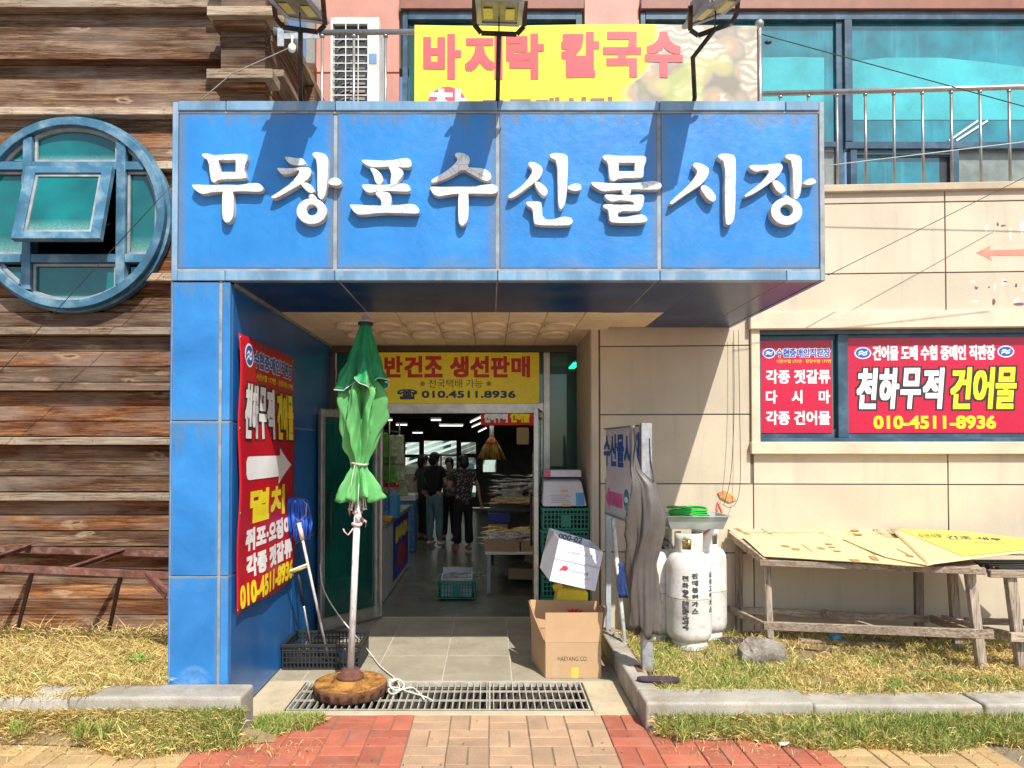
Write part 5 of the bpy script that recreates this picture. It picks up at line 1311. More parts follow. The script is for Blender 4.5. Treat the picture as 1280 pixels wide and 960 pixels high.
# ================================================================ FLOODLIGHTS
LENS = PL('dusty_floodlight_lens', (.22, .20, .13), .35, sc=12, var=.4, spec=.4)
def flood(cx, cy, cz, roll, pitch, pole, label):
    t_ = thing('floodlight', label, 'floodlight', (cx, cy, cz), 0, 'floodlights above the canopy sign')
    M_ = Matrix.Rotation(roll, 3, 'Y') @ Matrix.Rotation(pitch, 3, 'X'); c = Vector((cx, cy, cz)); T = lambda p: c + M_ @ Vector(p)
    w, l, h = .115, .205, .05
    m = MB(); B = [T((x, y, -h)) for x, y in ((-w, -l), (w, -l), (w, l), (-w, l))]; K = [T((x * .62, y * .7, h)) for x, y in ((-w, -l), (w, -l), (w, l), (-w, l))]
    m.add(B + K, [(0, 1, 5, 4), (1, 2, 6, 5), (2, 3, 7, 6), (3, 0, 4, 7), (4, 5, 6, 7), (0, 3, 2, 1)]); hd = m.build('lamp_head', PL('grey_cast_housing', (.30, .29, .28), .45, metal=.3, sc=9, var=.3), t_, bevel=.008)
    m = MB()
    for a, b_ in (((-w, -l), (w, -l)), ((w, -l), (w, l)), ((w, l), (-w, l)), ((-w, l), (-w, -l))): m.bar(T((*a, -h - .006)), T((*b_, -h - .006)), .028, .014)
    m.build('bezel', PL('cast_bezel', (.42, .40, .38), .4, metal=.4), hd)
    m = MB(); m.add([T((x, y, -h - .004)) for x, y in ((-w + .01, -l + .01), (w - .01, -l + .01), (w - .01, l - .01), (-w + .01, l - .01))], [(0, 1, 2, 3)]); m.build('lens', LENS, hd, recalc=False)
    m = MB(); m.bar(T((-w * .55, -.05, -h - .0095)), T((-w * .55, .12, -h - .0095)), .05, .002); m.bar(T((w * .5, -.05, -h - .0095)), T((w * .5, .12, -h - .0095)), .05, .002); m.build('reflector_plate', PL('yellow_reflection', (.7, .6, .15), .3), hd)  # reflector plates carry the yellow banner's reflection as painted colour
    Bk = [Vector((cx - .14, cy, cz)), Vector((cx - .14, cy + .10, cz - .08)), Vector((cx - .10, cy + .12, cz - .115)), Vector((cx + .10, cy + .12, cz - .115)), Vector((cx + .14, cy + .10, cz - .08)), Vector((cx + .14, cy, cz))]
    Rr = Matrix.Rotation(roll, 3, 'Y'); Bk = [c + Rr @ (p - c) for p in Bk]
    m = MB()
    for a, b_ in zip(Bk[:-1], Bk[1:]): m.bar(a, b_, .026, .008, (0, 1, 0))
    m.build('yoke', DKMET, t_)
    q = (Bk[2] + Bk[3]) / 2
    m = MB(); m.tube([q] + [Vector(p) for p in pole], .0135, 8); m.build('pole', DKMET, t_)
    m = MB(); m.tube([T((0, .05, -h)), q + Vector((.0, -.02, .1)), q], .004, 6); m.build('cable', BLACK, t_)
    return t_
def fl(px, py, Y, roll, poletop, label, bend=None):
    c = at(px, py, Y); pl = []
    if bend: pl.append(at(*bend, 4.0))
    pl += [(at(poletop, 128, 4.28).x, 4.24, ZT + .04), (at(poletop, 128, 4.28).x, 4.28, ZT)]
    return flood(c.x, c.y, c.z, roll, R(15), pl, label)
fl(625, 0, 3.80, R(2), 622, 'square floodlight with yellow reflection on a straight pole at banner centre')
fl(893, -4, 3.80, R(-20), 866, 'tilted floodlight on a bent black pole in front of the clam photo', (866, 72))
fl(372, -5, 3.80, R(8), 378, 'floodlight before the timber side wall above the first sign letters')

# ================================================================ PARASOL
PX, PY = at(438, 853, 4.76).x, 4.76
WB = thing('rusty_wheel_base', 'rusty iron wheel lying flat as the foot of the green parasol', 'parasol base', (PX, PY, 0))
def notch(a, i, r): return r * (1 + (.035 * (1 if math.sin(a * 19) + .4 * math.sin(a * 7) > .1 else -1) if i in (1, 2) else 0) + .006 * math.sin(a * 5))
m = MB(); m.lathe([(.215, .0), (.236, .012), (.238, .045), (.246, .062), (.238, .082), (.215, .086), (.20, .078), (.13, .080), (.115, .094), (.112, .104), (.08, .108), (.04, .11)], (PX, PY, 0), 88, notch); nn_ = 88 * 4; m.m = [1 if k < nn_ or k >= 88 * 11 else 0 for k in range(len(m.f))]; m.build('wheel', [RUSTO, PL('dark_rusted_rim', (.17, .07, .03), .95, sc=14, var=.5, fine=80, fvar=.5, bump=1.0, dirt=(.07, .03, .02), dsc=14, damt=.8)], WB)
m = MB(); m.lathe([(.090, .104), (.090, .128), (.066, .134), (.060, .165), (.03, .168)], (PX, PY, 0), 28); m.build('hub', RUST, WB)
PT = at(457, 404, PY)
UM = thing('folded_parasol', 'folded faded green parasol tied round its white pole in front of the doorway', 'parasol', (PX, PY, .165))
P0 = Vector((PX, PY, .14)); ax_ = (PT - P0)
def pc(z): return P0 + ax_ * ((z - .14) / ax_.z)
POLEM = PL('peeling_white_pole', (.74, .74, .72), .5, sc=12, var=.06, dirt=(.2, .14, .1), dsc=38, damt=.75, stretch=(1, 1, .35))
m = MB(); m.tube([P0, pc(1.42)], .0225, 16); m.build('lower_pole', POLEM, UM)
m = MB(); m.tube([pc(1.38), pc(PT.z + .02)], .017, 12); m.build('upper_pole', STEEL, UM)
m = MB(); m.lathe([(.045, 0), (.05, .012), (.03, .022), (.018, .05), (.012, .055)], pc(PT.z) - Vector((0, 0, 0)), 16); m.build('finial', PL('bone_plastic', (.6, .56, .5), .5), UM)
m = MB(); m.lathe([(.052, -.012), (.052, .004)], pc(PT.z), 16); m.build('cap_ring', DKMET, UM)
def cloth(prof, N, pl, ph, amp, zoff, seedv, phase2=0.0):
    """prof: (z, r, pleat depth share); pleated sleeve of cloth"""
    rr = random.Random(seedv); ph_ = [rr.uniform(0, 6.28) for _ in range(6)]
    vs_ = []; fs = []
    for i, (z, r, pd) in enumerate(prof):
        c = pc(z)
        for j in range(N):
            a = 2 * math.pi * j / N
            w = math.cos(pl * a + ph + .5 * math.sin(a * 2 + ph_[0]) + .35 * math.sin(z * 6 + ph_[1]))
            w = math.copysign(abs(w) ** .7, w)
            r2 = r * (1 + pd * (w * .42 + .2 * math.sin(a * 3 + ph_[2]) + .16 * (1 - 2 * abs(math.sin(a * 6.5 + ph_[3] + z * 7))) + .08 * math.sin(a * 21 + ph_[4] - z * 30)))
            dz = zoff(a, i) if i >= len(prof) - 3 else 0
            dz *= (i - (len(prof) - 4)) / 3.0 if i >= len(prof) - 3 else 0
            vs_.append(c + Vector((r2 * math.cos(a), r2 * math.sin(a), dz)))
    n = len(prof)
    for i in range(n - 1):
        for j in range(N): fs.append((i * N + j, i * N + (j + 1) % N, (i + 1) * N + (j + 1) % N, (i + 1) * N + j))
    m = MB(); m.smooth = True; m.add(vs_, fs); return m
def interp(keys, n):
    out = []
    for i in range(n):
        z = keys[0][0] + (keys[-1][0] - keys[0][0]) * i / (n - 1)
        for a, b_ in zip(keys[:-1], keys[1:]):
            if b_[0] <= z <= a[0] + 1e-9:
                t = (a[0] - z) / (a[0] - b_[0]); t2 = t * t * (3 - 2 * t) * .5 + t * .5
                out.append((z,) + tuple(a[k] + (b_[k] - a[k]) * t2 for k in (1, 2))); break
    return out
def zy(py): return EYE + (560 - py) * PY / FPX
low = interp([(zy(450), .04, .3), (zy(470), .068, .4), (zy(492), .118, .8), (zy(520), .112, .95), (zy(558), .078, .9), (zy(578), .05, .5), (zy(584), .046, .4), (zy(596), .072, .7), (zy(612), .10, .9), (zy(624), .112, 1.0)], 44)
cl = cloth(low, 160, 7, .6, 1, lambda a, i: .022 * math.sin(a * 6 + 1), 3).build('canopy', GREENL, UM); so = cl.modifiers.new('thick', 'SOLIDIFY'); so.thickness = .002
top = interp([(zy(406), .036, .05), (zy(425), .062, .4), (zy(450), .095, .6), (zy(470), .128, .7), (zy(482), .150, .75)], 26)
tp = cloth(top, 120, 5, .9, 1, lambda a, i: .05 * math.sin(a * 4 + 2.6) + .015 * math.sin(a * 9), 5).build('top_tier', GREEND, UM); so = tp.modifiers.new('thick', 'SOLIDIFY'); so.thickness = .002
# hem braid along the tier edge and the pale turned-up patches
N = 120; hem = [Vector(tp.data.vertices[25 * N + j].co) for j in range(N)]
m = MB(); m.tube([h + Vector((0, 0, -.002)) for h in hem], .0035, 6, closed=True); m.build('hem', flat('pale_hem', (.55, .62, .6)), tp, local=True)
pa = MB(); pa.smooth = True
vs_ = [tuple(v.co) for v in tp.data.vertices]
for j0, j1, ri in ((84, 90, 22), (95, 100, 21)):
    for i in range(ri, 25):
        for j in range(j0, j1):
            if i == ri and (j in (j0, j1 - 1)): continue
            q = [Vector(vs_[i * N + j % N]), Vector(vs_[i * N + (j + 1) % N]), Vector(vs_[(i + 1) * N + (j + 1) % N]), Vector(vs_[(i + 1) * N + j % N])]
            cc_ = pc(q[0].z + .165); q = [p + Vector((p.x, p.y, 0)).normalized() * .0035 for p in q]; pa.add(q, [(0, 1, 2, 3)])
pa.build('faded_patch', GREENL, tp, local=True)
m = MB(); m.tube([pc(zy(580)) + Vector((.056 * math.cos(a), .056 * math.sin(a), .006 * math.sin(a * 2))) for a in np.linspace(0, 6.1, 20)], .008, 6); m.tube([pc(zy(581)) + Vector((-.02, -.056, 0)), pc(zy(600)) + Vector((-.03, -.10, 0)), pc(zy(612)) + Vector((-.028, -.115, 0))], .004, 5); m.build('tie_cord', PL('dirty_white_cord', (.6, .52, .45), .8), UM)
RAG = PL('pinkish_rag', (.62, .42, .40), .9, sc=20, var=.3)
rg = MB(); random.seed(21)
for k in range(9):
    a = random.uniform(0, 6.28); c = pc(zy(630 + random.uniform(-4, 22))); d = Vector((math.cos(a), math.sin(a), 0)); s = d.cross(Vector((0, 0, 1)))
    p0 = c + d * .02; L = random.uniform(.03, .075)
    rg.add([p0 - s * .015, p0 + s * .015, p0 + d * L * .6 + s * .02 - Vector((0, 0, L * .6)), p0 + d * L * .6 - s * .018 - Vector((0, 0, L * .5)), p0 + d * L * .5 - Vector((0, 0, L * 1.2))], [(0, 1, 2, 3), (3, 2, 4)])
rg.tube([pc(zy(640)) + Vector((.026 * math.cos(a), .026 * math.sin(a), .003 * math.sin(3 * a))) for a in np.linspace(0, 6.2, 14)], .011, 6)
rg.tube([pc(zy(655)) + Vector((.027 * math.cos(a), .027 * math.sin(a), .004 * math.sin(2 * a))) for a in np.linspace(0, 6.2, 14)], .012, 6)
rg.tube([pc(zy(660)) + Vector((-.02, -.02, 0)), pc(zy(668)) + Vector((-.05, -.03, 0)), pc(zy(664)) + Vector((-.075, -.03, 0)), pc(zy(660)) + Vector((-.085, -.03, 0))], .005, 5)
rg.build('rag_knots', RAG, UM)
rib = MB()
for k in range(8): a = k * math.pi / 4 + .2; rib.tube([pc(zy(600)) + Vector((.03 * math.cos(a), .03 * math.sin(a), 0)), pc(zy(634)) + Vector((.055 * math.cos(a), .055 * math.sin(a), 0))], .004, 5); rib.ball(pc(zy(636)) + Vector((.056 * math.cos(a), .056 * math.sin(a), 0)), .008, 6, 4)
rib.build('rib_ends', WHITE, UM)

# ================================================================ PERFORATED CRATES
def crate(name, label, c, w, d, h, mt, rows=3, colsx=12, group=None, rz=0.0, solid_mid=True, colsy=8):
    """open plastic crate with pierced sides; c = centre of base"""
    t_ = thing(name, label, 'crate', c, rz, group)
    th = .006
    b_ = MB(); b_.bb(-w / 2 + .01, w / 2 - .01, -d / 2 + .01, d / 2 - .01, .003, .010); b_.build('base', mt, t_, local=True)
    r = MB()
    for z0, z1, g in ((h - .022, h, .006), (h - .05, h - .042, .003), (0.002, .016, .0)):
        for s in (-1, 1):
            r.bb(-w / 2 - g, w / 2 + g, s * d / 2 - (th if s > 0 else -g) * 1, s * d / 2 + (g if s > 0 else -g * 0 + th), z0, z1) if 0 else r.box((0, s * (d / 2), (z0 + z1) / 2), (w + 2 * g, th + 2 * g, z1 - z0))
            r.box((s * (w / 2), 0, (z0 + z1) / 2), (th + 2 * g, d - th, z1 - z0))
    r.build('rim', mt, t_, local=True, bevel=.0015)
    for axis in (0, 1):
        L = w if axis == 0 else d; other = d if axis == 0 else w; n = colsx if axis == 0 else colsy
        for s in (-1, 1):
            sd = MB(); zs = [.016, h - .022]
            for i in range(n + 1):
                x = -L / 2 + th + (L - 2 * th) * i / n; bw = (L / n) * .32
                P = (x, s * other / 2, sum(zs) / 2); S = (bw, th * .7, zs[1] - zs[0])
                if axis: P = (P[1], P[0], P[2]); S = (S[1], S[0], S[2])
                sd.box(P, S)
            for k in range(1, rows):
                z = zs[0] + (zs[1] - zs[0]) * k / rows; P = (0, s * other / 2, z); S = (L - 2 * th, th * .5, .009)
                if axis: P = (P[1], P[0], P[2]); S = (S[1], S[0], S[2])
                sd.box(P, S)
            if solid_mid:
                P = (0, s * (other / 2), (h * .42)); S = (L * .22, th * .95, h * .55)
                if axis: P = (P[1], P[0], P[2]); S = (S[1], S[0], S[2])
                sd.box(P, S)
            sd.build('side', mt, t_, local=True)
    return t_
crate('black_crate', 'black plastic crate with pierced sides holding the mop at the blue wall', (-1.255, 5.46, 0), .575, .39, .19, BLACK, 4, 20, solid_mid=False, colsy=14)
# mop, squeegee
a = at(410, 812, 5.40); b_ = at(374, 655, 5.36)
MP = thing('blue_mop', 'upturned mop with a bright blue cloth head standing in the black crate', 'mop', (a.x, a.y, a.z))
a.z = .02; a = Vector((at(411, 820, 5.42).x, 5.42, .02))
m = MB(); m.tube([a, b_], .0105, 10); m.build('handle', PL('scuffed_pole', (.55, .5, .44), .5, sc=20, dirt=(.3, .2, .12), dsc=15, damt=.5), MP)
d_ = (b_ - a).normalized()
m = MB(); m.tube([b_ - d_ * .12, b_ + d_ * .01], .018, 10); m.build('socket', PL('pale_pink_plastic', (.7, .52, .5), .4), MP)
h_ = b_ + d_ * .02
m = MB(); m.tube([h_, h_ + Vector((.055, 0, .05)), h_ + Vector((.06, 0, .13)), h_ + Vector((.03, 0, .16))], .006, 8); m.tube([h_, h_ + Vector((-.05, 0, .055)), h_ + Vector((-.055, 0, .12)), h_ + Vector((-.02, 0, .16))], .006, 8); m.build('wire_yoke', STEEL, MP)
ms = MB(); random.seed(4)
hc = h_ + Vector((-.03, .0, .15))
for k in range(46):
    a_ = random.uniform(0, 6.28); rx = random.uniform(.02, .115); o = Vector((rx * math.cos(a_) - .005, rx * .45 * math.sin(a_) + .03, 0))
    L = random.uniform(.2, .31)
    w = random.uniform(.008, .014)
    p = [hc + Vector((o.x * .3, o.y * .3, .02)), hc + Vector((o.x * .8, o.y * .8, .015)), hc + o * 1.0 + Vector((0, 0, -.06)), hc + o * 1.1 + Vector((random.uniform(-.01, .01), 0, -L * .6)), hc + o * 1.12 + Vector((random.uniform(-.015, .015), 0, -L))]
    ms.tube(p, [w * .8, w, w, w * 1.1, w * .8], 5)
ms.build('mop_head', BLCLOTH, MP)
a = Vector((at(391, 815, 5.5).x, 5.5, .02)); b_ = at(372, 712, 5.35)
SQ = thing('window_squeegee', 'thin pole with a small yellow and white head leaning beside the mop', 'squeegee', a)
m = MB(); m.tube([a, a + (b_ - a) * .62], .009, 8); m.build('handle', STEEL, SQ)
m = MB(); m.tube([a + (b_ - a) * .60, b_], .011, 8); m.build('grip', BLACK, SQ)
m = MB(); q0, q1 = at(363, 715, 5.33), at(383, 707, 5.33); m.tube([q0, (q0 + q1) / 2, q1], [.012, .018, .014], 8); m.build('pad', PL('worn_yellow_pad', (.72, .6, .15), .8, sc=25, var=.4), SQ)
m = MB(); m.bar(q0 + Vector((0, -.01, .012)), q1 + Vector((.008, -.01, .014)), .022, .012); m.build('backing', WHITE, SQ)
# white rope / hose on the floor
def gp(px, py, z=.012): return gz(px, py, z)
RP = MB()
pts = [at(400, 705, 5.9), at(402, 735, 5.75), at(420, 765, 5.5), at(440, 790, 5.2), gp(462, 815), gp(474, 832), gp(484, 840), gp(492, 846), gp(500, 856), gp(498, 866), gp(488, 868), gp(484, 862), gp(492, 858), gp(508, 864), gp(522, 868), gp(534, 872), gp(541, 876)]
def smoothp(p, k=3):
    for _ in range(k):
        q = [p[0]]
        for a, b_ in zip(p[:-1], p[1:]): q += [a * .75 + b_ * .25, a * .25 + b_ * .75]
        q.append(p[-1]); p = q
    return p
RP.tube(smoothp(pts), .0055, 6)
for k in range(3): RP.tube(smoothp([gp(486 + 2 * k, 850 + k, .02 + .01 * k), gp(499, 848, .03), gp(507, 856 + k, .02), gp(500, 864, .02), gp(488, 861, .02), gp(486 + k, 852, .025)], 2), .006, 6)
RP.tube(smoothp([gp(504, 862, .02), gp(515, 858), gp(524, 866), gp(530, 874)], 2), .006, 6)
ro = RP.build('white_rope', PL('grubby_white_rope', (.66, .62, .53), .8, sc=30, var=.2), None, label='thin white rope looped on the drain grating beside the rusty wheel', cat='rope', loc=None)

# ================================================================ BOXES BY THE DOOR
def plate(m, pts, th=.004):
    """thin board from a quad, given real thickness along its normal"""
    P = [Vector(p) for p in pts]; n = (P[1] - P[0]).cross(P[-1] - P[0]).normalized() * th
    k = len(P); m.add(P + [p + n for p in P], [tuple(range(k))[::-1], tuple(range(k, 2 * k))] + [(i, (i + 1) % k, (i + 1) % k + k, i + k) for i in range(k)])
CB = thing('open_cardboard_box', 'large open brown cardboard box with flaps up on the entry floor', 'box', (.62, 5.3, 0))
A = Vector((at(682, 845, 5.08).x, 5.08, .002)); B = Vector((at(751, 845, 5.08).x, 5.08, .002)); dep = .40; hb = .255; hf = .215
C_ = B + Vector((.015, dep, 0)); D_ = A + Vector((-.075, dep, 0))
Z = lambda p, z: Vector((p.x, p.y, z))
m = MB()
plate(m, [A, B, Z(B, hb), Z(A, hb)]); m.build('front_panel', CARD, CB)
m = MB(); plate(m, [B + Vector((0, .004, 0)), C_, Z(C_, hb), Z(B, hb) + Vector((0, .004, 0))]); m.build('side_panel', CARD, CB)
m = MB(); plate(m, [D_, A + Vector((0, .004, 0)), Z(A, hb) + Vector((0, .004, 0)), Z(D_, hb)]); m.build('side_panel', CARD, CB)
m = MB(); plate(m, [C_, D_, Z(D_, hb), Z(C_, hb)]); m.build('back_panel', CARD, CB)
m = MB(); plate(m, [A, D_, C_, B], .003); m.build('bottom', CARD, CB)
m = MB(); plate(m, [Z(A, hb + .002) + Vector((-.004, 0, 0)), Z(B, hb + .002), Z(B, hb + hf) + Vector((.018, -.006, 0)), Z(A, hb + hf) + Vector((-.002, -.012, 0))]); fflap = m.build('front_flap', CARD, CB)
m = MB(); plate(m, [Z(D_, hb + .002), Z(C_, hb + .002), Z(C_, hb + hf * .95) + Vector((0.02, .02, 0)), Z(D_, hb + hf) + Vector((-.01, .02, 0))][::1]); m.build('back_flap', CARD, CB)
m = MB(); plate(m, [Z(B, hb + .002) + Vector((.002, .008, 0)), Z(C_, hb + .002), Z(C_, hb + hf) + Vector((.02, -.01, -.02)), Z(B, hb + hf) + Vector((.05, .08, .01))]); m.build('side_flap', CARD, CB)
m = MB(); plate(m, [Z(D_, hb + .002), Z(A, hb + .002) + Vector((-.002, .008, 0)), Z(A, hb + hf - .02) + Vector((-.085, .05, -.0)), Z(D_, hb + hf) + Vector((-.02, 0, 0))]); m.build('side_flap', CARD, CB)
fF = flatmap(A + Vector((0, -.0035, 0)), (1, 0, 0))
fF = (lambda O: (lambda u, v, d: O + Vector((u, -d, v))))(A + Vector((0, -.0035, 0)))
sc_ = 5.08 / 880
text(CB, 'HAEYANG CO.', BLACKP, fF, (697 - 682) * sc_, (734 - 682) * sc_, (845 - 824) * sc_, (845 - 818.5) * sc_)
TAPE = PL('clear_tape', (.52, .36, .22), .15, bump=0, var=.1); TAPEY = PL('yellow_tape', (.75, .48, .08), .3, var=.1)
MB().prism([recl(0, .40, hb - .09, hb - .035)], fF, 0, .0004).build('tape', TAPE, CB); MB().prism([recl(.185, .235, .0, .075)], fF, .0005, .0012).build('tape', TAPEY, CB); MB().prism([recl(.05, .10, .02, .12)], fF, 0.0005, .001).build('tape', TAPE, CB)
# red mark on the back flap (inner face)
fB = (lambda O: (lambda u, v, d: O + Vector((u, -d + v * .07, v))))(Vector((D_.x, D_.y - .008, hb)))
cu = C_.x - .17 - D_.x
MB().prism([[(cu + x * .085, .12 + y * .085) for x, y in ((-1, -.35), (-.5, -.1), (-.3, .1), (-.6, .35), (-.15, .2), (0, .4), (.15, .2), (.6, .4), (.4, .1), (.8, .25), (1, .1), (.6, -.05), (1, -.3), (.4, -.12), (.1, -.3), (0, -.1), (-.2, -.3))]], fB, 0, .0015).build('red_mark', REDP, CB)
text(CB, '수산시장', flat('faded_red_print', (.4, .1, .06)), fB, cu - .06, cu + .06, .045, .07)
# yellow tub lying in the box
YT = thing('yellow_container', 'yellow plastic container behind the brown box, under the tipped white carton', 'container', (.66, 5.66, 0))
m = MB(); c = at(713, 738, 5.64); m.box(c + Vector((0, 0, -.09)), (.27, .17, .22), Matrix.Rotation(R(8), 3, 'Y'), (.9, .85)); o = m.build('body', PL('yellow_plastic', (.82, .62, .02), .35, var=.05), YT, bevel=.02, seg=3)
m = MB(); m.box(at(697, 733, 5.62) + Vector((0, 0, .0)), (.08, .05, .05), Matrix.Rotation(R(-18), 3, 'Y')); m.build('handle', PL('yellow_plastic', (.82, .62, .02)), YT, bevel=.01, seg=2)
m = MB(); m.box((c.x, c.y, .16), (.25, .15, .32)); m.build('foot', PL('yellow_plastic', (.82, .62, .02)), YT, bevel=.01)
# white box tilted on top
WX = thing('white_carton', 'open white carton with red mark tipped sideways on the brown box', 'box', at(715, 725, 5.35))
q = [at(x, y, Y) for x, y, Y in ((687, 726, 5.24), (744, 739, 5.24), (754, 690, 5.30), (699, 673, 5.30))]   # front face BL BR TR TL
bk_ = [p + Vector((-.05, .30, .045)) for p in q]
m = MB(); plate(m, [q[0], q[1], q[2], q[3]], -.004); frp = m.build('front_panel', CARDW, WX)
m = MB(); plate(m, [bk_[0], q[0], q[3], bk_[3]], -.004); m.build('side_panel', CARDW, WX)
m = MB(); plate(m, [q[1], bk_[1], bk_[2], q[2]], -.004); m.build('side_panel', CARDW, WX)
m = MB(); plate(m, [bk_[1], bk_[0], bk_[3], bk_[2]], -.004); bp = m.build('back_panel', CARDW, WX)
m = MB(); plate(m, [bk_[0], bk_[1], q[1], q[0]], -.004); m.build('bottom_panel', CARDW, WX)
ux = (q[1] - q[0]); uy = (q[3] - q[0]); nn = ux.cross(uy).normalized(); ul, vl = ux.length, uy.length; ux.normalize(); uy.normalize()
fw = (lambda O: (lambda u, v, d: O + ux * u + uy * v + nn * (d + .0045)))(q[0])
MB().prism([ell(ul * .26, vl * .36, .024, .018, 14)], fw, 0, .001).build('red_mark', REDP, WX); MB().prism([[(ul * .26 - .03, vl * .36 - .005), (ul * .26 - .04, vl * .36 - .03), (ul * .26 - .01, vl * .36 - .012)]], fw, 0, .0012).build('red_mark', REDP, WX)
text(WX, '시민수산식품', BLUP, fw, ul * .38, ul * .78, vl * .30, vl * .37); text(WX, '영양만점 싱싱 수산물 선물세트', flat('grey_print', (.4, .38, .4)), fw, ul * .36, ul * .84, vl * .20, vl * .25)
text(WX, '굴비', flat('pale_mauve_print', (.5, .42, .5)), fw, ul * .2, ul * .9, vl * .72, vl * .80)
ub = (bk_[1] - bk_[0]).normalized(); fb = (lambda O: (lambda u, v, d: O + ub * u + uy * v + nn * (d + .0045)))(bk_[0])
text(WX, '000-02', DBL, fb, ul * .25, ul * .8, vl * .80, vl * .93, bold=.001)
MB().prism([recl(0.0, ul, vl * .52, vl * .56)], fw, 0, .0004).build('tape', flat('grey_tape', (.5, .5, .56)), WX)
# stack of green crates + white styrofoam box on top
CW, CD, CH = .395, .52, .19
for k in range(6):
    crate('green_crate', ['green crate at the very bottom of the stack behind the boxes', 'second green crate up in the stack behind the tipped white carton', 'third green crate up in the stack behind the tipped white carton', 'fourth green crate up in the stack behind the boxes', 'dark green crate just under the topmost of the stack by the doorway', 'topmost green crate of the stack carrying a wrapped white box'][k], (.65 + random.uniform(-.006, .006), 6.28, k * CH), CW, CD, CH - .004, GRPL, 4, 12, 'green crates stacked by the doorway')
SF = thing('wrapped_white_box', 'white box wrapped in clear film with yellow tape on top of green crates', 'box', (.65, 6.2, 1.14))
q = [at(686, 636, 6.03), at(737, 634, 6.03), at(734, 604, 6.12), at(684, 606, 6.12)]
m = MB(); a = [Vector((p.x, 6.03 + .06, 1.145)) for p in (q[0], q[1])]
BX = [Vector((.455, 6.05, 1.145)), Vector((.835, 6.05, 1.15)), Vector((.80, 6.13, 1.36)), Vector((.47, 6.13, 1.36))]
BKx = [p + Vector((0, .33, .03)) for p in BX]
m.add(BX + BKx, [(0, 1, 2, 3), (1, 5, 6, 2), (5, 4, 7, 6), (4, 0, 3, 7), (3, 2, 6, 7), (0, 4, 5, 1)]); m.build('carton', CARDW, SF, bevel=.012, seg=2)
m = MB(); m.box((.64, 6.30, 1.425), (.33, .22, .06)); o = m.build('upper_carton', CARDW, SF, bevel=.004)
m = MB(); m.box((.505, 6.188, 1.425), (.06, .002, .056)); m.build('pink_print', flat('pink_print', (.6, .12, .2)), SF)
u1 = (BX[1] - BX[0]); v1_ = BX[3] - BX[0]; n1_ = u1.cross(v1_).normalized(); u1n = u1.normalized(); v1n = (v1_ - u1n * v1_.dot(u1n)).normalized()
fs_ = lambda u, v, d: BX[0] + u1n * u + v1n * v + n1_ * (d + .001)
MB().prism([recl(.29, .36, .01, .12)], fs_, 0, .001).build('blue_print', flat('sky_blue_print', (.1, .35, .7)), SF)
MB().prism([recl(.16, .225, .125, .15)], fs_, 0, .0015).build('tape', TAPEY, SF); MB().prism([recl(.17, .235, .0, .025)], fs_, 0, .0015).build('tape', TAPEY, SF)
lbm = MB()
for k in range(5): lbm.prism([recl(.07 + .01 * (k % 2), .25 - .02 * (k % 3), .035 + .016 * k, .040 + .016 * k)], fs_, 0, .0008)
lbm.build('label_lines', flat('label_grey', (.3, .3, .36)), SF)

# ================================================================ SIGN BOARD, POSTS, TARP
SG = thing('market_sign_board', 'white sign board with blue Korean letters and pink arrow beside a steel post', 'sign board', (1.0, 5.3, .15))
PA = Vector((1.035, 4.80, 0)); PB = Vector((.955, 5.78, 0)); zt0, zb0 = at(797, 529, 4.8).z, at(797, 657, 4.8).z
uu = (PB - PA).normalized(); nn2 = Vector((uu.y, -uu.x, 0)); nn2 = -nn2 if nn2.x > 0 else nn2
Ls = (PB - PA).length
fs2 = lambda u, v, d: PB - uu * u + Vector((0, 0, v)) + nn2 * d      # u runs from far (left in picture) to near
MB().prism([recl(0, Ls, zb0, zt0 - .02)], fs2, -.012, 0).build('board', PL('sign_white', (.72, .72, .72), .4, sc=3, var=.06), SG)
def spx(px, py):
    p = onplane(px, py, PB, nn2); return ((PB - p).dot(uu), p.z)
def st(x0, y0, x1, y1): a = spx(x0, y1); b_ = spx(x1, y0); return a[0], b_[0], a[1], b_[1]
q = st(755, 566, 795, 600)
text(SG, '수산물시장', BLUP, fs2, q[0], q[0] + (q[1] - q[0]) * 1.12, 1.50, 1.76, bold=.010)
aw = spx(757, 621); az = aw[1]
MB().prism([[(aw[0], az), (aw[0] + .13, az + .10), (aw[0] + .13, az + .055), (aw[0] + .52, az + .055), (aw[0] + .52, az - .055), (aw[0] + .13, az - .055), (aw[0] + .13, az - .10)]], fs2, 0, .001).build('arrow', PL('pink_fading_arrow', (.72, .12, .38), .5, var=.3, sc=9), SG)
MB().prism([ell(aw[0] + .62, az + .02, .075, .08)], fs2, 0, .0012).build('fish_emblem', flat('teal_print', (.02, .28, .3)), SG); MB().prism([ell(aw[0] + .62, az + .02, .05, .022)], fs2, .0013, .0018).build('fish_emblem', WHITEP, SG)
text(SG, '어시장', WHITEP, fs2, aw[0] + .56, aw[0] + .68, az - .05, az - .02, d=.0022)
m = MB(); m.bar((PA.x - .004, PA.y, zb0 - .005), (PB.x - .004, PB.y, zb0 - .005), .022, .012); m.bar((PA.x - .004, PA.y, zt0 - .014), (PB.x - .004, PB.y, zt0 - .014), .022, .012); m.build('board_edge', GALV, SG)
m = MB()
hw = .033
for (x, y) in ((-hw, 0), (hw, 0)): m.bb(1.06 + x - .002, 1.06 + x + .002, 4.78 - hw, 4.78 + hw, .13, zt0)
for y in (-hw, hw): m.bb(1.06 - hw + .0021, 1.06 + hw - .0021, 4.78 + y - .002, 4.78 + y + .002, .13, zt0)
m.build('front_post', GALV, SG)
m = MB(); m.bb(.955, .995, 5.79, 5.83, .12, 1.4); m.build('rear_post', PL('bluish_post', (.42, .5, .55), .5, dirt=(.25, .2, .15), dsc=8), SG)
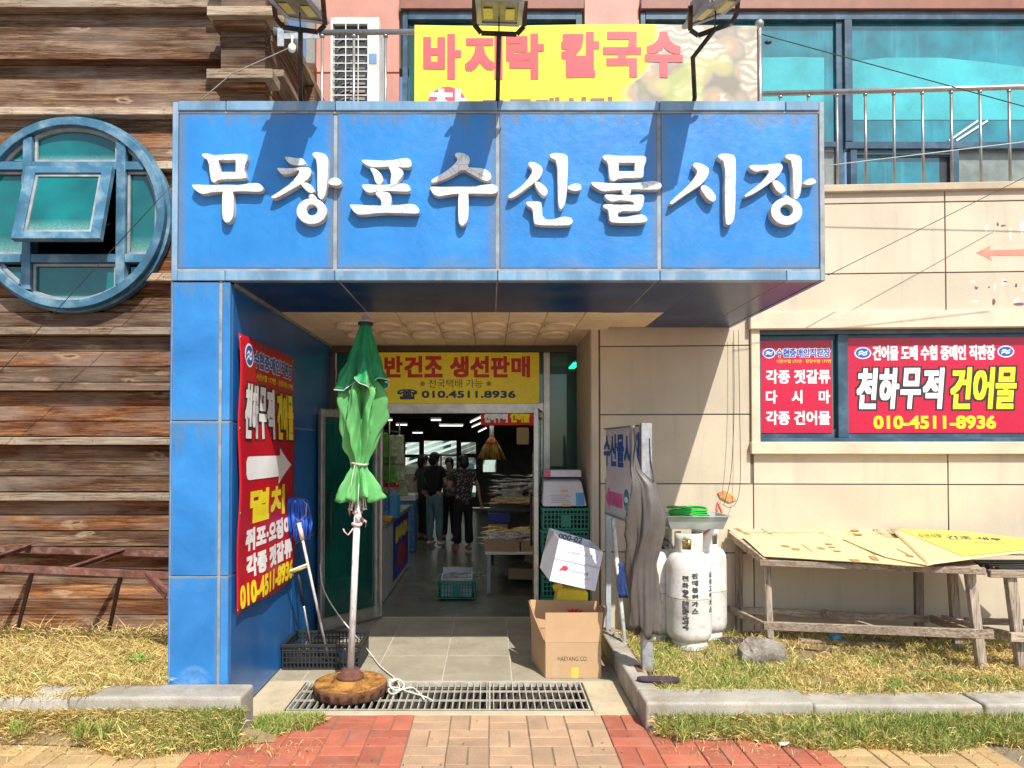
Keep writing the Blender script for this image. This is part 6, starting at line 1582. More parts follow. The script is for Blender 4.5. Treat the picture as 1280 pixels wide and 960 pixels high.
m = MB(); m.bb(.99, 1.13, 4.72, 4.86, .155, .162); m.build('base_plate', RUST, SG)
a = at(766, 649, 5.7); b_ = Vector((at(781, 791, 5.45).x, 5.45, .135)); wpole = MB(); wpole.tube([b_, a], .018, 10)
wp_ = thing('white_pole', 'scuffed white pole leaning beside the sign post with a navy rag', 'pole', b_); wpole.build('pole', POLEM, wp_)
NR = thing('navy_rag', 'navy blue rag hooked on the leaning white pole', 'rag', at(777, 725, 5.5))
vs_ = []; fs = []
for i in range(9):
    for j in range(6):
        p = at(772 + 12 * j / 5 + 1.5 * math.sin(i), 704 + 43 * i / 8, 5.5 - .012 * math.sin(j * 2.2 + i * .4)); vs_.append(p)
for i in range(8):
    for j in range(5): fs.append((i * 6 + j, i * 6 + j + 1, (i + 1) * 6 + j + 1, (i + 1) * 6 + j))
m = MB(); m.smooth = True; m.add(vs_, fs); o = m.build('cloth', PL('navy_cloth', (.015, .04, .16), .9, sc=20, var=.3), NR); so = o.modifiers.new('t', 'SOLIDIFY'); so.thickness = .006
# tarp
TP = thing('grey_tarpaulin', 'grey tarpaulin draped in folds over the steel sign post', 'tarpaulin', (1.06, 4.78, .3))
keys = [(535, 790, 3, .5), (570, 791, 4, .6), (588, 793, 7, .7), (606, 802, 15, .8), (640, 806, 20, .75), (668, 807, 20, .7), (700, 803, 17, .6), (740, 804, 17.5, .5), (770, 806, 18.5, .5), (788, 806, 17, .6)]
vs_ = []; fs = []; N = 84; rows_ = 46
for i in range(rows_):
    y = 531 + (788 - 531) * i / (rows_ - 1)
    for a, b_ in zip(keys[:-1], keys[1:]):
        if a[0] <= max(y, 535) <= b_[0]: t = (max(y, 535) - a[0]) / (b_[0] - a[0]); cx_, hw_, pd = (a[k] + (b_[k] - a[k]) * t for k in (1, 2, 3)); break
    c = at(cx_, y, 4.75); r = hw_ * 4.75 / 880
    for j in range(N):
        a_ = 2 * math.pi * j / N
        w = math.sin(5 * a_ + .022 * (y - 560) + .6 * math.sin(2 * a_ + 1)); w = 1 - 2 * abs(math.sin(1.5 * a_ + .017 * (y - 560) + .9 * math.sin(2 * a_ + 1 + y * .016))) ** .7 + .3 * math.sin(4 * a_ + y * .05)
        w2 = math.sin(13 * a_ + y * .03)
        rr = r * (1 + pd * .34 * w + .05 * w2 + .04 * math.sin(y * .11 + 3 * a_) * math.sin(y * .05 - 2 * a_)) * (1 + .10 * math.sin(a_ * 2 + y * .012))
        dz = max(0, i - rows_ + 5) / 4 * (.035 * math.sin(2 * a_ + .8) + .018 * math.sin(5 * a_))
        vs_.append(c + Vector((rr * math.cos(a_), rr * .72 * math.sin(a_) - .012, dz)))
for i in range(rows_ - 1):
    for j in range(N): fs.append((i * N + j, i * N + (j + 1) % N, (i + 1) * N + (j + 1) % N, (i + 1) * N + j))
m = MB(); m.smooth = True; m.add(vs_, fs); o = m.build('sheet', GREYTARP, TP); so = o.modifiers.new('t', 'SOLIDIFY'); so.thickness = .003
m = MB(); m.tube([at(793 + 2 * math.sin(k * .9), 534 + k * 9, 4.72) for k in range(9)], .004, 5); m.tube([at(812, 548, 4.74), at(813, 575, 4.74), at(817, 600, 4.73), at(815, 607, 4.73)], .0035, 5); m.build('tie_strap', BLACK, TP)
# purple insole + plank on the kerb
m = MB(); c = gz(820, 849, .172); c.z = .172
l = chaikin([(c.x - .13, c.y + .012), (c.x - .10, c.y - .03), (c.x, c.y - .045), (c.x + .10, c.y - .05), (c.x + .155, c.y - .02), (c.x + .15, c.y + .03), (c.x + .06, c.y + .05), (c.x - .08, c.y + .045)], 2)
m.prism([l], lambda u, v, d: Vector((u, v, .166 + d + .10 * max(0, .0 + (c.x - u)) * .3)), 0, .012); PO = m.build('sandal_sole', PURP, None, label='dark purple sandal sole lying on the kerb end under the sign post', cat='sandal sole', bevel=.003)

# ================================================================ GAS CYLINDERS
def gas(cx, cy, name_label, rz, seed_, written=True, sc=1.0):
    r = .168 * sc
    t_ = thing('gas_cylinder', name_label, 'gas cylinder', (cx, cy, .13), 0, 'white gas cylinders by the cream wall')
    z0 = .13; H = .70
    CY = PL('chipped_white_paint', (.68, .67, .62), .45, sc=3, var=.08, dirt=(.34, .24, .15), dsc=9, damt=.65, rand=.03)
    m = MB(); prof = [(r * .3, z0 + .045), (r * .8, z0 + .055), (r * .97, z0 + .09), (r, z0 + .13), (r, z0 + .37), (r * 1.012, z0 + .38), (r * 1.012, z0 + .395), (r, z0 + .405), (r, z0 + .60), (r * .965, z0 + .66), (r * .84, z0 + .70), (r * .6, z0 + .725), (r * .2, z0 + .735)]
    m.lathe(prof, (cx, cy, 0), 44); m.build('body', CY, t_)
    m = MB(); m.lathe([(r * .78, z0), (r * .8, z0 + .07), (r * .76, z0 + .07), (r * .74, z0)], (cx, cy, 0), 32, cap=False); m.build('foot_ring', CY, t_)
    m = MB(); m.lathe([(r * 1.004, z0 + .383), (r * 1.018, z0 + .387), (r * 1.004, z0 + .391)], (cx, cy, 0), 44, cap=False); m.build('weld_seam', RUST, t_)
    # collar: three-quarter shell with hand hole
    cr_ = .105; vs_ = []; fs = []; n = 40; zs = [z0 + .69, z0 + .75, z0 + .82, z0 + .87]
    for i in range(n + 1):
        a = R(-100 - 150 + rz) + 2 * math.pi * .86 * i / n
        for z in zs: vs_.append((cx + cr_ * math.cos(a), cy + cr_ * math.sin(a), z))
    for i in range(n):
        for k in range(3):
            if k == 1 and (14 < i < 20 or 30 < i < 35): continue
            fs.append((i * 4 + k, (i + 1) * 4 + k, (i + 1) * 4 + k + 1, i * 4 + k + 1))
    m = MB(); m.smooth = True; m.add(vs_, fs); o = m.build('collar', CY, t_); so = o.modifiers.new('t', 'SOLIDIFY'); so.thickness = .006
    m = MB(); m.tube([(cx, cy, z0 + .73), (cx, cy, z0 + .82)], .02, 10); m.tube([(cx - .05, cy, z0 + .79), (cx + .05, cy, z0 + .79)], .014, 8); m.lathe([(.028, z0 + .82), (.03, z0 + .845), (.02, z0 + .85)], (cx, cy, 0), 12); m.build('valve', PL('brass', (.5, .35, .12), .35, metal=.8), t_)
    if written:
        def cm(u, v, d): a = R(-90) + (u / r); return Vector((cx + (r + d + .0005) * math.cos(a), cy + (r + d + .0005) * math.sin(a), v))
        STEN = PL('stencilled_black', (.05, .05, .055), .6, sc=30, var=.5, bump=0, dirt=(.5, .49, .46), dsc=40, damt=.9)
        for s, u, z1 in (('전화 931-1234', -.07, .57), ('판매 봉천가스', .0, .59), ('충전 고압가스', .155, .59)):
            z = z0 + z1
            for ch in s.replace(' ', '').replace('-', ''):
                text(t_, ch, STEN, cm, u - .024, u + .024, z - .047, z - .004, bold=.0035, d=.0003); z -= .052 if not ch.isdigit() else .043
    return t_
gx = at(857, 0, 5.43).x
gas(gx, 5.43, 'large white gas cylinder with black stencilled writing, in front under the plastic tray', 0, 1)
gas(at(876, 0, 5.74).x, 5.72, 'white gas cylinder standing behind the stencilled one, close to the wall', 60, 2, False)
gas(at(831, 0, 5.66).x - .07, 5.66, 'white gas cylinder half hidden behind the grey tarpaulin', 200, 3, False)
# regulator and hoses
HS = MB(); zc = 1.0
HS.tube(smoothp([at(898, 630, 5.84), at(902, 640, 5.8), at(904, 648, 5.76), at(897, 655, 5.7), at(886, 662, 5.6), at(876, 670, 5.52), at(868, 672, 5.46)]), .009, 8)
HS.tube(smoothp([at(897, 628, 5.83), at(894, 640, 5.74), at(905, 646, 5.7), at(898, 654, 5.64)]), .006, 8)
HS.build('red_gas_hose', PL('red_rubber_hose', (.5, .05, .03), .4), None, label='red gas hose running from the wall hole to the cylinders', cat='hose')
HS = MB(); HS.tube(smoothp([Vector((at(836, 690, 5.6).x, 5.6, at(836, 690, 5.6).z)), at(826, 683, 5.55), at(828, 674, 5.5), at(838, 676, 5.46), at(842, 686, 5.43)]), .008, 8); HS.build('black_gas_hose', BLACK, None, label='short black hose bowed between two gas cylinders', cat='hose')
# tray
TY = thing('clear_plastic_tray', 'shallow clear plastic tray balanced on the gas cylinder collars', 'tray', at(866, 660, 5.5))
TRM = mat_glass('cloudy_plastic', (.8, .82, .8), .2, (.5, .52, .5), .5)
c = at(866, 660, 5.5); zt_ = at(866, 644, 5.4).z; zb_ = max(.13 + .875, at(866, 663, 5.33).z)
m = MB(); m.smooth = False
def frus(m, cx, cy, z0, z1, a0, b0, a1, b1, th=.004):
    P = [(cx + sx * a0, cy + sy * b0, z0) for sx, sy in ((-1, -1), (1, -1), (1, 1), (-1, 1))] + [(cx + sx * a1, cy + sy * b1, z1) for sx, sy in ((-1, -1), (1, -1), (1, 1), (-1, 1))]
    m.add(P, [(3, 2, 1, 0), (0, 1, 5, 4), (1, 2, 6, 5), (2, 3, 7, 6), (3, 0, 4, 7)])
TZ = zb_ + .002
frus(m, c.x, 5.52, TZ, TZ + .10, .20, .13, .235, .16); o = m.build('tray', TRM, TY); so = o.modifiers.new('t', 'SOLIDIFY'); so.thickness = .004
m = MB()
for s in (-1, 1): m.bb(c.x - .25, c.x + .25, 5.52 + s * .168 - .008, 5.52 + s * .168 + .008, TZ + .097, TZ + .104); m.bb(c.x + s * .243 - .008, c.x + s * .243 + .008, 5.36, 5.68, TZ + .0965, TZ + .1035)
m.build('rim', TRM, TY)
GH = MB(); random.seed(13)
for k in range(9):
    rx, ry = .155 - .008 * (k % 4), .085; ox, oz = random.uniform(-.012, .012), TZ + .05 + .013 * k; tl = random.uniform(-.10, .10)
    GH.tube([Vector((c.x - .03 + ox + rx * math.cos(a), 5.51 + ry * math.sin(a), oz + tl * rx * math.cos(a) + .008 * math.sin(2 * a))) for a in np.linspace(0, 6.2832, 30)[:-1]], .0075, 6, closed=True)
GH.build('green_hose', PL('bright_green_hose', (.03, .42, .05), .3, var=.1), None, label='coil of bright green hose heaped in the clear plastic tray', cat='hose')

# dead leaves and crumbs nobody could count
dl = MB(); random.seed(88)
for i in range(420):
    r_ = random.random()
    if r_ < .35: x, y, z = random.uniform(.95, 1.5), random.uniform(5.3, 5.85), .16
    elif r_ < .6: x, y, z = random.uniform(1.6, 3.8), random.uniform(5.0, 5.8), .155
    elif r_ < .8: x, y, z = random.uniform(-1.5, .88), random.uniform(5.05, 6.8), .001
    else: x, y, z = random.uniform(-2.4, 2.6), random.uniform(3.6, 4.38), .002
    s = random.uniform(.006, .022) * (1.0 if r_ < .6 else .45); a = random.uniform(0, 6.28); d = Vector((math.cos(a), math.sin(a), random.uniform(-.1, .5))) * s; e = Vector((-math.sin(a), math.cos(a), random.uniform(-.2, .4))) * s * .5; c = Vector((x, y, z + .006))
    dl.add([c - d, c + e, c + d, c - e], [(0, 1, 2, 3)])
dl.build('dead_leaves', PL('dead_leaf', (.20, .10, .04), .9, sc=30, var=.6), None, label='scattered dead leaves and crumbs by the posts, tables and entry', cat='leaves', kind='stuff', recalc=False)
# ================================================================ TABLES
T1 = thing('wooden_work_table', 'long low grey timber table covered with flattened cardboard against the cream wall', 'table', (2.7, 5.4, .13))
gzp = lambda px, py: gz(px, py, .13)
def leg(T, top, foot, w=.06, nm='leg'):
    w *= .82; m = MB(); m.bar(foot, top, w, w * .72, (0, 1, 0)); return m.build(nm, LEGW, T, bevel=.003)
FLb, BLb, FRb, BRb = gzp(963, 806), Vector((at(924, 785, 5.82).x, 5.82, .13)), gzp(1227, 835), gzp(1149, 797)
FLt = Vector((at(957, 703, 5.43).x + .02, FLb.y, .775)); BLt = Vector((BLb.x + .0, 5.82, .93)); FRt = at(1212, 716, FRb.y - .0); BRt = Vector((at(1148, 716, BRb.y).x, BRb.y, .84))
leg(T1, FLt, FLb); leg(T1, BLt, BLb, .065); leg(T1, FRt, FRb, .075); leg(T1, BRt, BRb, .075)
LT = mat_wood('grey_beam_timber', (.24, .17, .11), (.46, .36, .26), (.62, .52, .40), gamt=.5)
def beam(T, a, b_, w=.06, th=.03, nm='rail', mt=None):
    m = MB(); m.bar(a, b_, th, w); return m.build(nm, mt or LT, T, bevel=.003)
FLc = at(950, 703, 5.41); FRc = at(1232, 714, 4.80)
beam(T1, FLc, FRc, .045, .045, 'front_rail'); beam(T1, at(912, 668, 5.84), at(956, 702, 5.40), .055, .04, 'side_rail')
beam(T1, at(912, 668, 5.84), at(1180, 672, 5.70), .05, .03, 'back_rail')
beam(T1, at(955, 782, 5.38), at(1242, 793, 4.76), .062, .028, 'front_stretcher'); beam(T1, at(910, 760, 5.80), at(957, 783, 5.42), .055, .028, 'side_stretcher')
beam(T1, at(926, 763, 5.78), at(1160, 774, 5.58), .055, .03, 'back_stretcher'); beam(T1, at(1030, 766, 5.66), at(1093, 787, 5.12), .055, .03, 'cross_stretcher'); beam(T1, at(1164, 773, 5.55), at(1214, 791, 4.92), .055, .03, 'cross_stretcher')
T2 = thing('wooden_work_table', 'second grey timber table at the right edge under the yellow printed sheet', 'table', (3.9, 5.2, .13))
leg(T2, at(1190, 716, 5.36), gzp(1197, 812), .075); leg(T2, at(1262, 719, 4.86), gzp(1277, 836), .08); leg(T2, at(1400, 719, 4.86), gzp(1410, 830), .08); leg(T2, at(1370, 700, 5.5), gzp(1372, 800), .075)
beam(T2, at(1178, 773, 5.42), at(1279, 799, 4.82), .055, .03, 'side_stretcher'); beam(T2, at(1262, 796, 4.80), at(1412, 800, 4.80), .06, .03, 'front_stretcher'); beam(T2, at(1206, 776, 5.5), at(1372, 780, 5.5), .05, .03, 'back_stretcher')
beam(T2, at(1236, 717, 4.83), at(1415, 718, 4.83), .05, .04, 'front_rail'); beam(T2, at(1190, 700, 5.42), at(1258, 716, 4.88), .05, .04, 'side_rail')
# sloping top plane
pA, pB, pC = at(955, 699.5, 5.40), at(1231, 711, 4.79), at(911, 666, 5.84)
pD = at(1180, 669, 5.72); nT = Vector((0, -.2, 1)).normalized()
def patch(s, t): return (pA * (1 - s) + pB * s) * (1 - t) + (pC * (1 - s) + pD * s) * t
def proj(P):
    x, y, z = P.x, P.y, P.z - EYE; f = y * cP + z * sP; v = -y * sP + z * cP
    return CX + FPX * x / f, CY - FPX * v / f
def tpt(px, py, d=0.0):
    """the point of the sagging table surface that shows at a pixel"""
    s, t = .5, .5
    for _ in range(12):
        x, y = proj(patch(s, t)); x1, y1 = proj(patch(s + .01, t)); x2, y2 = proj(patch(s, t + .01))
        a, b, c, e = (x1 - x) / .01, (x2 - x) / .01, (y1 - y) / .01, (y2 - y) / .01; det = a * e - b * c
        dx, dy = px - x, py - y; s += (e * dx - b * dy) / det; t += (a * dy - c * dx) / det
    return patch(s, t) + nT * d
for k in range(4):
    m = MB(); t0, t1 = k / 4 + .006, (k + 1) / 4 - .006; P = [patch(0, t0) - nT * .012, patch(1, t0) - nT * .012, patch(1, t1) - nT * .012, patch(0, t1) - nT * .012]; plate(m, P, -.014); m.build('plank', LT, T1)
def sheet(pts, mt, d, label, name='cardboard_sheet', curl=None):
    P = [tpt(x, y, d) for x, y in pts]
    if curl: P = [p + Vector((0, 0, curl[i])) for i, p in enumerate(P)]
    c = sum(P, Vector()) / len(P)
    t_ = thing(name, label, 'cardboard', c, 0, 'flattened cardboard on the wooden tables')
    b = bmesh.new(); vv = [b.verts.new((x, y, 0)) for x, y in pts]; b.faces.new(vv); bmesh.ops.triangulate(b, faces=b.faces[:]); bmesh.ops.subdivide_edges(b, edges=b.edges[:], cuts=7, use_grid_fill=True)
    b.verts.ensure_lookup_table(); m = MB(); rs_ = random.Random(len(pts) * 7 + int(pts[0][0])); ph1 = rs_.uniform(0, 6)
    m.add([tpt(v.co.x, v.co.y, d + .003 * math.sin(v.co.x * .055 + ph1) * math.sin(v.co.y * .21)) for v in b.verts], [tuple(v.index for v in f.verts) for f in b.faces]); b.free()
    o = m.build('sheet', mt, t_); so = o.modifiers.new('t', 'SOLIDIFY'); so.thickness = .005; so.offset = -1
    fold = None
    return t_
BP = flat('faded_brown_print', (.36, .19, .07)); GP = flat('faded_grey_print', (.28, .24, .16))
s1 = sheet([(903, 656.5), (1009, 658), (1052, 678), (962, 679), (925, 674)], CARDP, .003, 'bleached cardboard sheet at the back left corner of the long table')
s2 = sheet([(1012, 659.5), (1030, 662), (1092, 659), (1140, 681), (1105, 683), (1050, 679)], CARDP, .012, 'bleached cardboard sheet at the back middle of the long table')
s3 = sheet([(927, 674.5), (962, 679.5), (1052, 679.5), (1105, 683.5), (1158, 713), (955, 699.5)], CARDP, .024, 'wide front cardboard sheet spanning the left half of the long table')
s4 = sheet([(1052, 679.5), (1140, 678), (1190, 678), (1235, 700), (1158, 713.5), (1105, 702)], CARDP, .033, 'plain bleached cardboard sheet between brown printed and yellow printed ones', curl=None)
def prt(t_, quads, mt, d, nm='print'):
    for q in quads: MB().prism([[(x, y) for x, y in q]], lambda u, v, dd: tpt(u, v, dd), d, d).build(nm, mt, t_)
def para(x, y, w, h, sk): return [(x, y), (x + w, y + h * .12), (x + w + sk, y + h), (x + sk, y + h * .9)]
prt(s1, [para(912, 659, 1.2, 12, 22), para(915, 659, 1.2, 12, 22), para(918, 659.5, 1, 11, 20), para(968, 660, 2, 12, 18), para(973, 660.5, 1.5, 11, 18), para(978, 661, 1.5, 8, 14), para(950, 662, 3.5, 8, 14)], BP, .0125)
prt(s4, [para(1118, 692, 4, 8, 14), para(1148, 690, 3, 8, 14), para(1130, 700, 8, 3, 5)], BP, .0425)
prt(s2, [para(1062, 665, 10, 2, 3), para(1066, 670, 10, 2, 3), para(1044, 663, 3, 11, 20), para(1049, 664, 3, 10, 20), para(1055, 664.5, 3.5, 8, 17), para(1088, 662, 1.5, 15, 26), para(1092, 662, 1.5, 15, 26)], BP, .0215)
prt(s3, [para(940, 683, 2, 10, 14), para(1030, 684, 8, 2, 3), para(1034, 688, 8, 2, 3), para(1040, 693, 9, 2, 3), para(1060, 704, 12, 3, 4), para(975, 686, 9, 3, 4), para(988, 690, 9, 3, 4), para(1000, 684, 3, 12, 14), para(1007, 684, 2, 12, 14), para(1020, 689, 8, 3, 4), para(1074, 687, 5, 12, 18), para(1082, 688, 6, 13, 22), para(1092, 689, 4, 12, 18), para(1099, 690, 6, 12, 18), para(1108, 691, 3, 10, 14), para(1085, 700, 9, 6, 5)], BP, .0335)
YC = PL('yellow_printed_cardboard', (.84, .60, .10), .55, sc=3, var=.08, rand=0)
# yellow sheet: a curled board with its right edge lifted, on the second table
t_ = thing('yellow_printed_sheet', 'large yellow printed cardboard sheet curling up at the right end of the tables', 'cardboard', tpt(1200, 690, .03), 0, 'flattened cardboard on the wooden tables')
def ysp(u, v, d=0):
    bl = (1158, 713); brr = (1330, 694); tl = (1112, 667); trr = (1330, 683)
    x = (bl[0] * (1 - u) + brr[0] * u) * (1 - v) + (tl[0] * (1 - u) + trr[0] * u) * v
    y = (bl[1] * (1 - u) + brr[1] * u) * (1 - v) + (tl[1] * (1 - u) + trr[1] * u) * v
    y -= 3.0 * math.sin(min(1, u * 1.4) * math.pi) * v
    return tpt(x, y, .042 + d) + Vector((0, 0, .02 * u * (1 - v)))
vs_ = []; fs = []; fm_ = []
NU, NV = 24, 10
for j in range(NV + 1):
    for i in range(NU + 1): vs_.append(ysp(i / NU, j / NV))
for j in range(NV):
    for i in range(NU):
        fs.append((j * (NU + 1) + i, j * (NU + 1) + i + 1, (j + 1) * (NU + 1) + i + 1, (j + 1) * (NU + 1) + i)); u, v = (i + .5) / NU, (j + .5) / NV
m = MB(); m.smooth = True; m.add(vs_, fs); o = m.build('sheet', CARDP, t_)
ym = MB(); ym.smooth = True
for j in range(NV + 1):
    for i in range(NU + 1):
        v = .10 + .88 * j / NV; u0_ = .04 + .27 * (1 - v); ym.v.append(tuple(ysp(u0_ + (1 - u0_) * i / NU, v, .0035)))
ym.f = list(fs); ym.m = [0] * len(fs); ym.sm = [True] * len(fs); ym.build('yellow_print', YC, t_, recalc=False); so = o.modifiers.new('t', 'SOLIDIFY'); so.thickness = .006
text(t_, '건조 새우', DBL, lambda u, v, d: ysp(u, v, d + .004), .28, .62, .66, .80, bold=.002); text(t_, '가나', BLACKP, lambda u, v, d: ysp(u, v, d + .004), .40, .60, .76, .86, bold=.004) if 0 else None
text(t_, '국내산 수산물', flat('brown_small_print', (.25, .12, .02)), lambda u, v, d: ysp(u, v, d + .004), .42, .62, .52, .58); text(t_, '수산시장', flat('brown_small_print', (.25, .12, .02)), lambda u, v, d: ysp(u, v, d + .004), .12, .26, .72, .84, bold=.001)
# black crate under the sheet, offcut behind
bc = MB(); a = at(1240, 711, 4.95)
bcT = thing('black_slatted_tray', 'black slatted plastic tray resting on the second table under the sheet', 'tray', a)
for k in range(4): m = MB(); m.bb(a.x, a.x + 1.0, 4.88 + k * .10, 4.92 + k * .10, a.z - .01, a.z + .022); m.build('slat', BLACK, bcT)
m = MB(); m.bb(a.x + .02, a.x + .07, 4.86, 5.24, a.z - .045, a.z - .012); m.bb(a.x + .6, a.x + .65, 4.86, 5.24, a.z - .045, a.z - .012); m.build('runner', BLACK, bcT)
# rock, slab, litter
def rock(name, label, c, s, seed_, mt=ROCK, squash=1, rz=0, cat='rock'):
    b = bmesh.new(); bmesh.ops.create_icosphere(b, subdivisions=3, radius=1); r = random.Random(seed_)
    pl = [(Vector((r.uniform(-1, 1), r.uniform(-1, 1), r.uniform(-.6, 1))).normalized(), r.uniform(.5, .85)) for _ in range(13)]
    for v in b.verts:
        for n, d in pl:
            k = v.co.dot(n)
            if k > d: v.co -= n * (k - d)
        v.co += v.normal * r.uniform(-.05, .05); v.co = Vector((v.co.x * s[0], v.co.y * s[1], v.co.z * s[2]))
    me = bpy.data.meshes.new(name); b.to_mesh(me); b.free(); me.materials.append(mt)
    o = bpy.data.objects.new(name, me); o.location = c; o.rotation_euler = (0, R(24) * squash, rz); return _fin(o, None, label, cat, None, None, Matrix())
p = gz(953, 830, .13); rock('rock', 'jagged grey rock lying in the grass before the wooden table', (p.x, p.y + .05, .20), (.20, .13, .17), 12)
p = gz(912, 804, .13); m = MB(); m.prism([chaikin([(p.x - .1, p.y - .03), (p.x - .02, p.y - .07), (p.x + .09, p.y - .05), (p.x + .11, p.y + .03), (p.x, p.y + .06), (p.x - .09, p.y + .03)], 1)], lambda u, v, d: Vector((u, v, .145 + d)), 0, .02); m.build('flat_stone', PURP, None, label='flat dark slab half sunk in grass behind the grey rock', cat='stone')
p = gz(1045, 803, .13); bl = MB(); bl.smooth = True; bl.ball((p.x, p.y, .165), (.045, .03, .03), 10, 6); bl.ball((p.x - .04, p.y + .01, .155), (.03, .02, .02), 8, 5); bl.build('blue_litter', PL('blue_film', (.03, .32, .62), .3, sc=20, var=.3), None, label='crumpled scrap of blue plastic in the shade below the table', cat='litter')
p = gz(27, 806, .13); bl = MB(); bl.smooth = True; bl.ball((p.x, p.y, .20), (.05, .03, .035), 10, 6); bl.ball((p.x + .035, p.y, .215), (.035, .025, .03), 8, 5); bl.build('yellow_litter', PL('yellow_film', (.72, .68, .05), .4, sc=20, var=.2), None, label='yellow crumpled scrap lying on dry grass at the far left', cat='litter')
p = gz(32, 818, .13); rock('pale_stone', 'flat pale stone in the dry grass below the yellow scrap', (p.x, p.y, .155), (.11, .05, .03), 3, PL('pale_stone', (.45, .42, .38), .9, sc=15, var=.3), 0, 0, 'stone')
for i, (x, y, z, s, lb_) in enumerate(((600, 897, .0, .02, 'small white flake on the grass strip left of the entry'), (480 + 500, 930, .01, .035, 'torn white paper scrap at the end of the right grass strip'), (870, 921, .01, .02, 'tiny pale scrap on the red pavers by the right grass'), (206, 896, .1, .02, 'white pebble in the straw before the left kerb'))):
    if i == 0: continue
    p = gz(x, y, z); m = MB(); m.prism([[(p.x + s * random.uniform(.6, 1.2) * math.cos(a), p.y + s * random.uniform(.6, 1.2) * math.sin(a)) for a in np.linspace(0, 6.28, 8)[:-1]]], lambda u, v, d: Vector((u, v, z + .008 + d + .3 * (u - p.x))), 0, .004); m.build('paper_scrap', WHITEP, None, label=lb_, cat='litter')
# fallen plank scraps under table
m = MB(); m.bar(gz(1000, 800, .145), gz(1120, 806, .145), .05, .02); m.build('fallen_batten', LT, None, label='loose weathered batten lying under the long wooden table', cat='batten')
# wires
def wire(name, label, pts, r, mt, sag=0):
    m = MB(); P = []
    for a, b_ in zip(pts[:-1], pts[1:]):
        for k in range(12): t = k / 12; P.append(a * (1 - t) + b_ * t - Vector((0, 0, sag * 4 * t * (1 - t))))
    P.append(pts[-1]); m.tube(P, r, 5); return m.build(name, mt, None, label=label, cat='cable')
wire('black_cable', 'black cable sagging from the rail end post to the upper right', [at(949, 42, 5.08), at(1400, 166, 5.3)], .004, BLACK, .0)
m = MB(); q = at(960, 53, 5.06); m.ball(q, (.028, .018, .014), 8, 5); m.build('cable_clip', BLACK, bpy.data.objects['black_cable'])
wire('white_cable', 'thin pale cable rising from the canopy edge across the parapet railing', [at(1034, 207, 5.0), at(1400, 163, 4.9)], .0035, PL('grey_line', (.55, .55, .52), .6), .0)
wire('grey_line', 'dark thin line slanting over the cream wall above the window', [at(1035, 344, 5.5), at(1292, 216, 5.5)], .003, DKMET)  # thin dark tube laid along a slanting line
wire('slack_cable', 'thin cable slanting across the round blue window', [at(-60, 530, 5.25), at(214, 232, 5.25)], .003, DKMET)
wire('bracket_cable', 'thin cable running from the rail bracket across the timber pilaster', [at(366, 58, 5.04), at(290, 92, 5.1), at(250, 126, 5.15)], .004, PL('light_cable', (.35, .33, .3), .6))
m = MB(); q = at(365, 60, 5.04); m.ball(q, (.03, .022, .035), 10, 6); m.tube([q, q + Vector((.0, 0, .09))], .008, 6); m.build('insulator', WHITE, None, label='white porcelain insulator hanging from the rail bracket', cat='insulator')
m = MB(); m.tube(smoothp([at(917, 413, 5.83), at(918, 520, 5.82), at(914, 600, 5.81), at(905, 630, 5.8)], 2), .0025, 5); m.tube(smoothp([at(923, 413, 5.83), at(925, 540, 5.82), at(926, 600, 5.81), at(922, 628, 5.8), at(912, 636, 5.79), at(903, 630, 5.8)], 2), .0025, 5)
m.build('wall_cables', DKMET, None, label='two thin cables hanging down the cream wall to the gas hose hole', cat='cable')

# ================================================================ SHOP CONTENTS
CTR = thing('white_counter', 'white display counter with blue poster at the left inside the doorway', 'counter', (-1.4, 8.6, 0))
m = MB(); m.bb(-1.95, -1.13, 7.45, 9.9, 0, .80); m.build('cabinet', PL('grey_white_cabinet', (.5, .52, .52), .4, rand=0), CTR, bevel=.01)
m = MB(); m.bb(-1.98, -1.10, 7.42, 9.93, .802, .85); m.build('worktop', ALU, CTR)
PO2 = thing('blue_poster', 'blue poster with yellow Korean words on the counter side', 'poster', (-1.125, 9.1, .1))
fp = lambda u, v, d: Vector((-1.124 + d, 8.25 + u, v))
MB().prism([recl(0, 1.5, .08, .79)], fp, -.003, 0).build('sheet', PL('deep_blue_sheet', (.01, .03, .32), .4), PO2); text(PO2, '굴비세트', YELP, fp, .15, 1.4, .5, .7, bold=.02); MB().prism([ell(.75, .3, .4, .15)], fp, 0, .002).build('red_mark', flat('dark_red_print', (.35, .02, .03)), PO2)
RKs = thing('snack_rack', 'wire rack of green and yellow packets on the counter behind the doorway', 'rack', (-1.5, 8.3, .85))
m = MB()
for x in (-1.55, -1.14):
    for y in (8.0, 8.9): m.tube([(x, y, .85), (x, y, 1.95)], .010, 6)
for z in (.95, 1.25, 1.55, 1.85):
    m.tube([(-1.55, 8.0, z), (-1.14, 8.0, z), (-1.14, 8.9, z), (-1.55, 8.9, z)], .007, 6, closed=True)
m.build('frame', STEEL, RKs)
for z in (.95, 1.25, 1.55): m = MB(); m.bb(-1.55, -1.14, 8.0, 8.9, z, z + .006); m.build('shelf', STEEL, RKs)
cols_ = [((.12, .38, .03), 'green'), ((.55, .5, .1), 'yellow'), ((.35, .4, .25), 'olive'), ((.45, .06, .04), 'red')]
def packet(x, y, z, w, h, col, label, grp='packets on the snack rack'):
    m = MB(); m.box((x, y, z + h / 2), (w, .07, h), Matrix.Rotation(random.uniform(-.12, .12), 3, 'Y'), (.85, .5)); return m.build('snack_packet', PL('packet_' + label.split()[0], col, .35, sc=18, var=.5), None, label=label, cat='packet', group=grp, bevel=.012, seg=2)
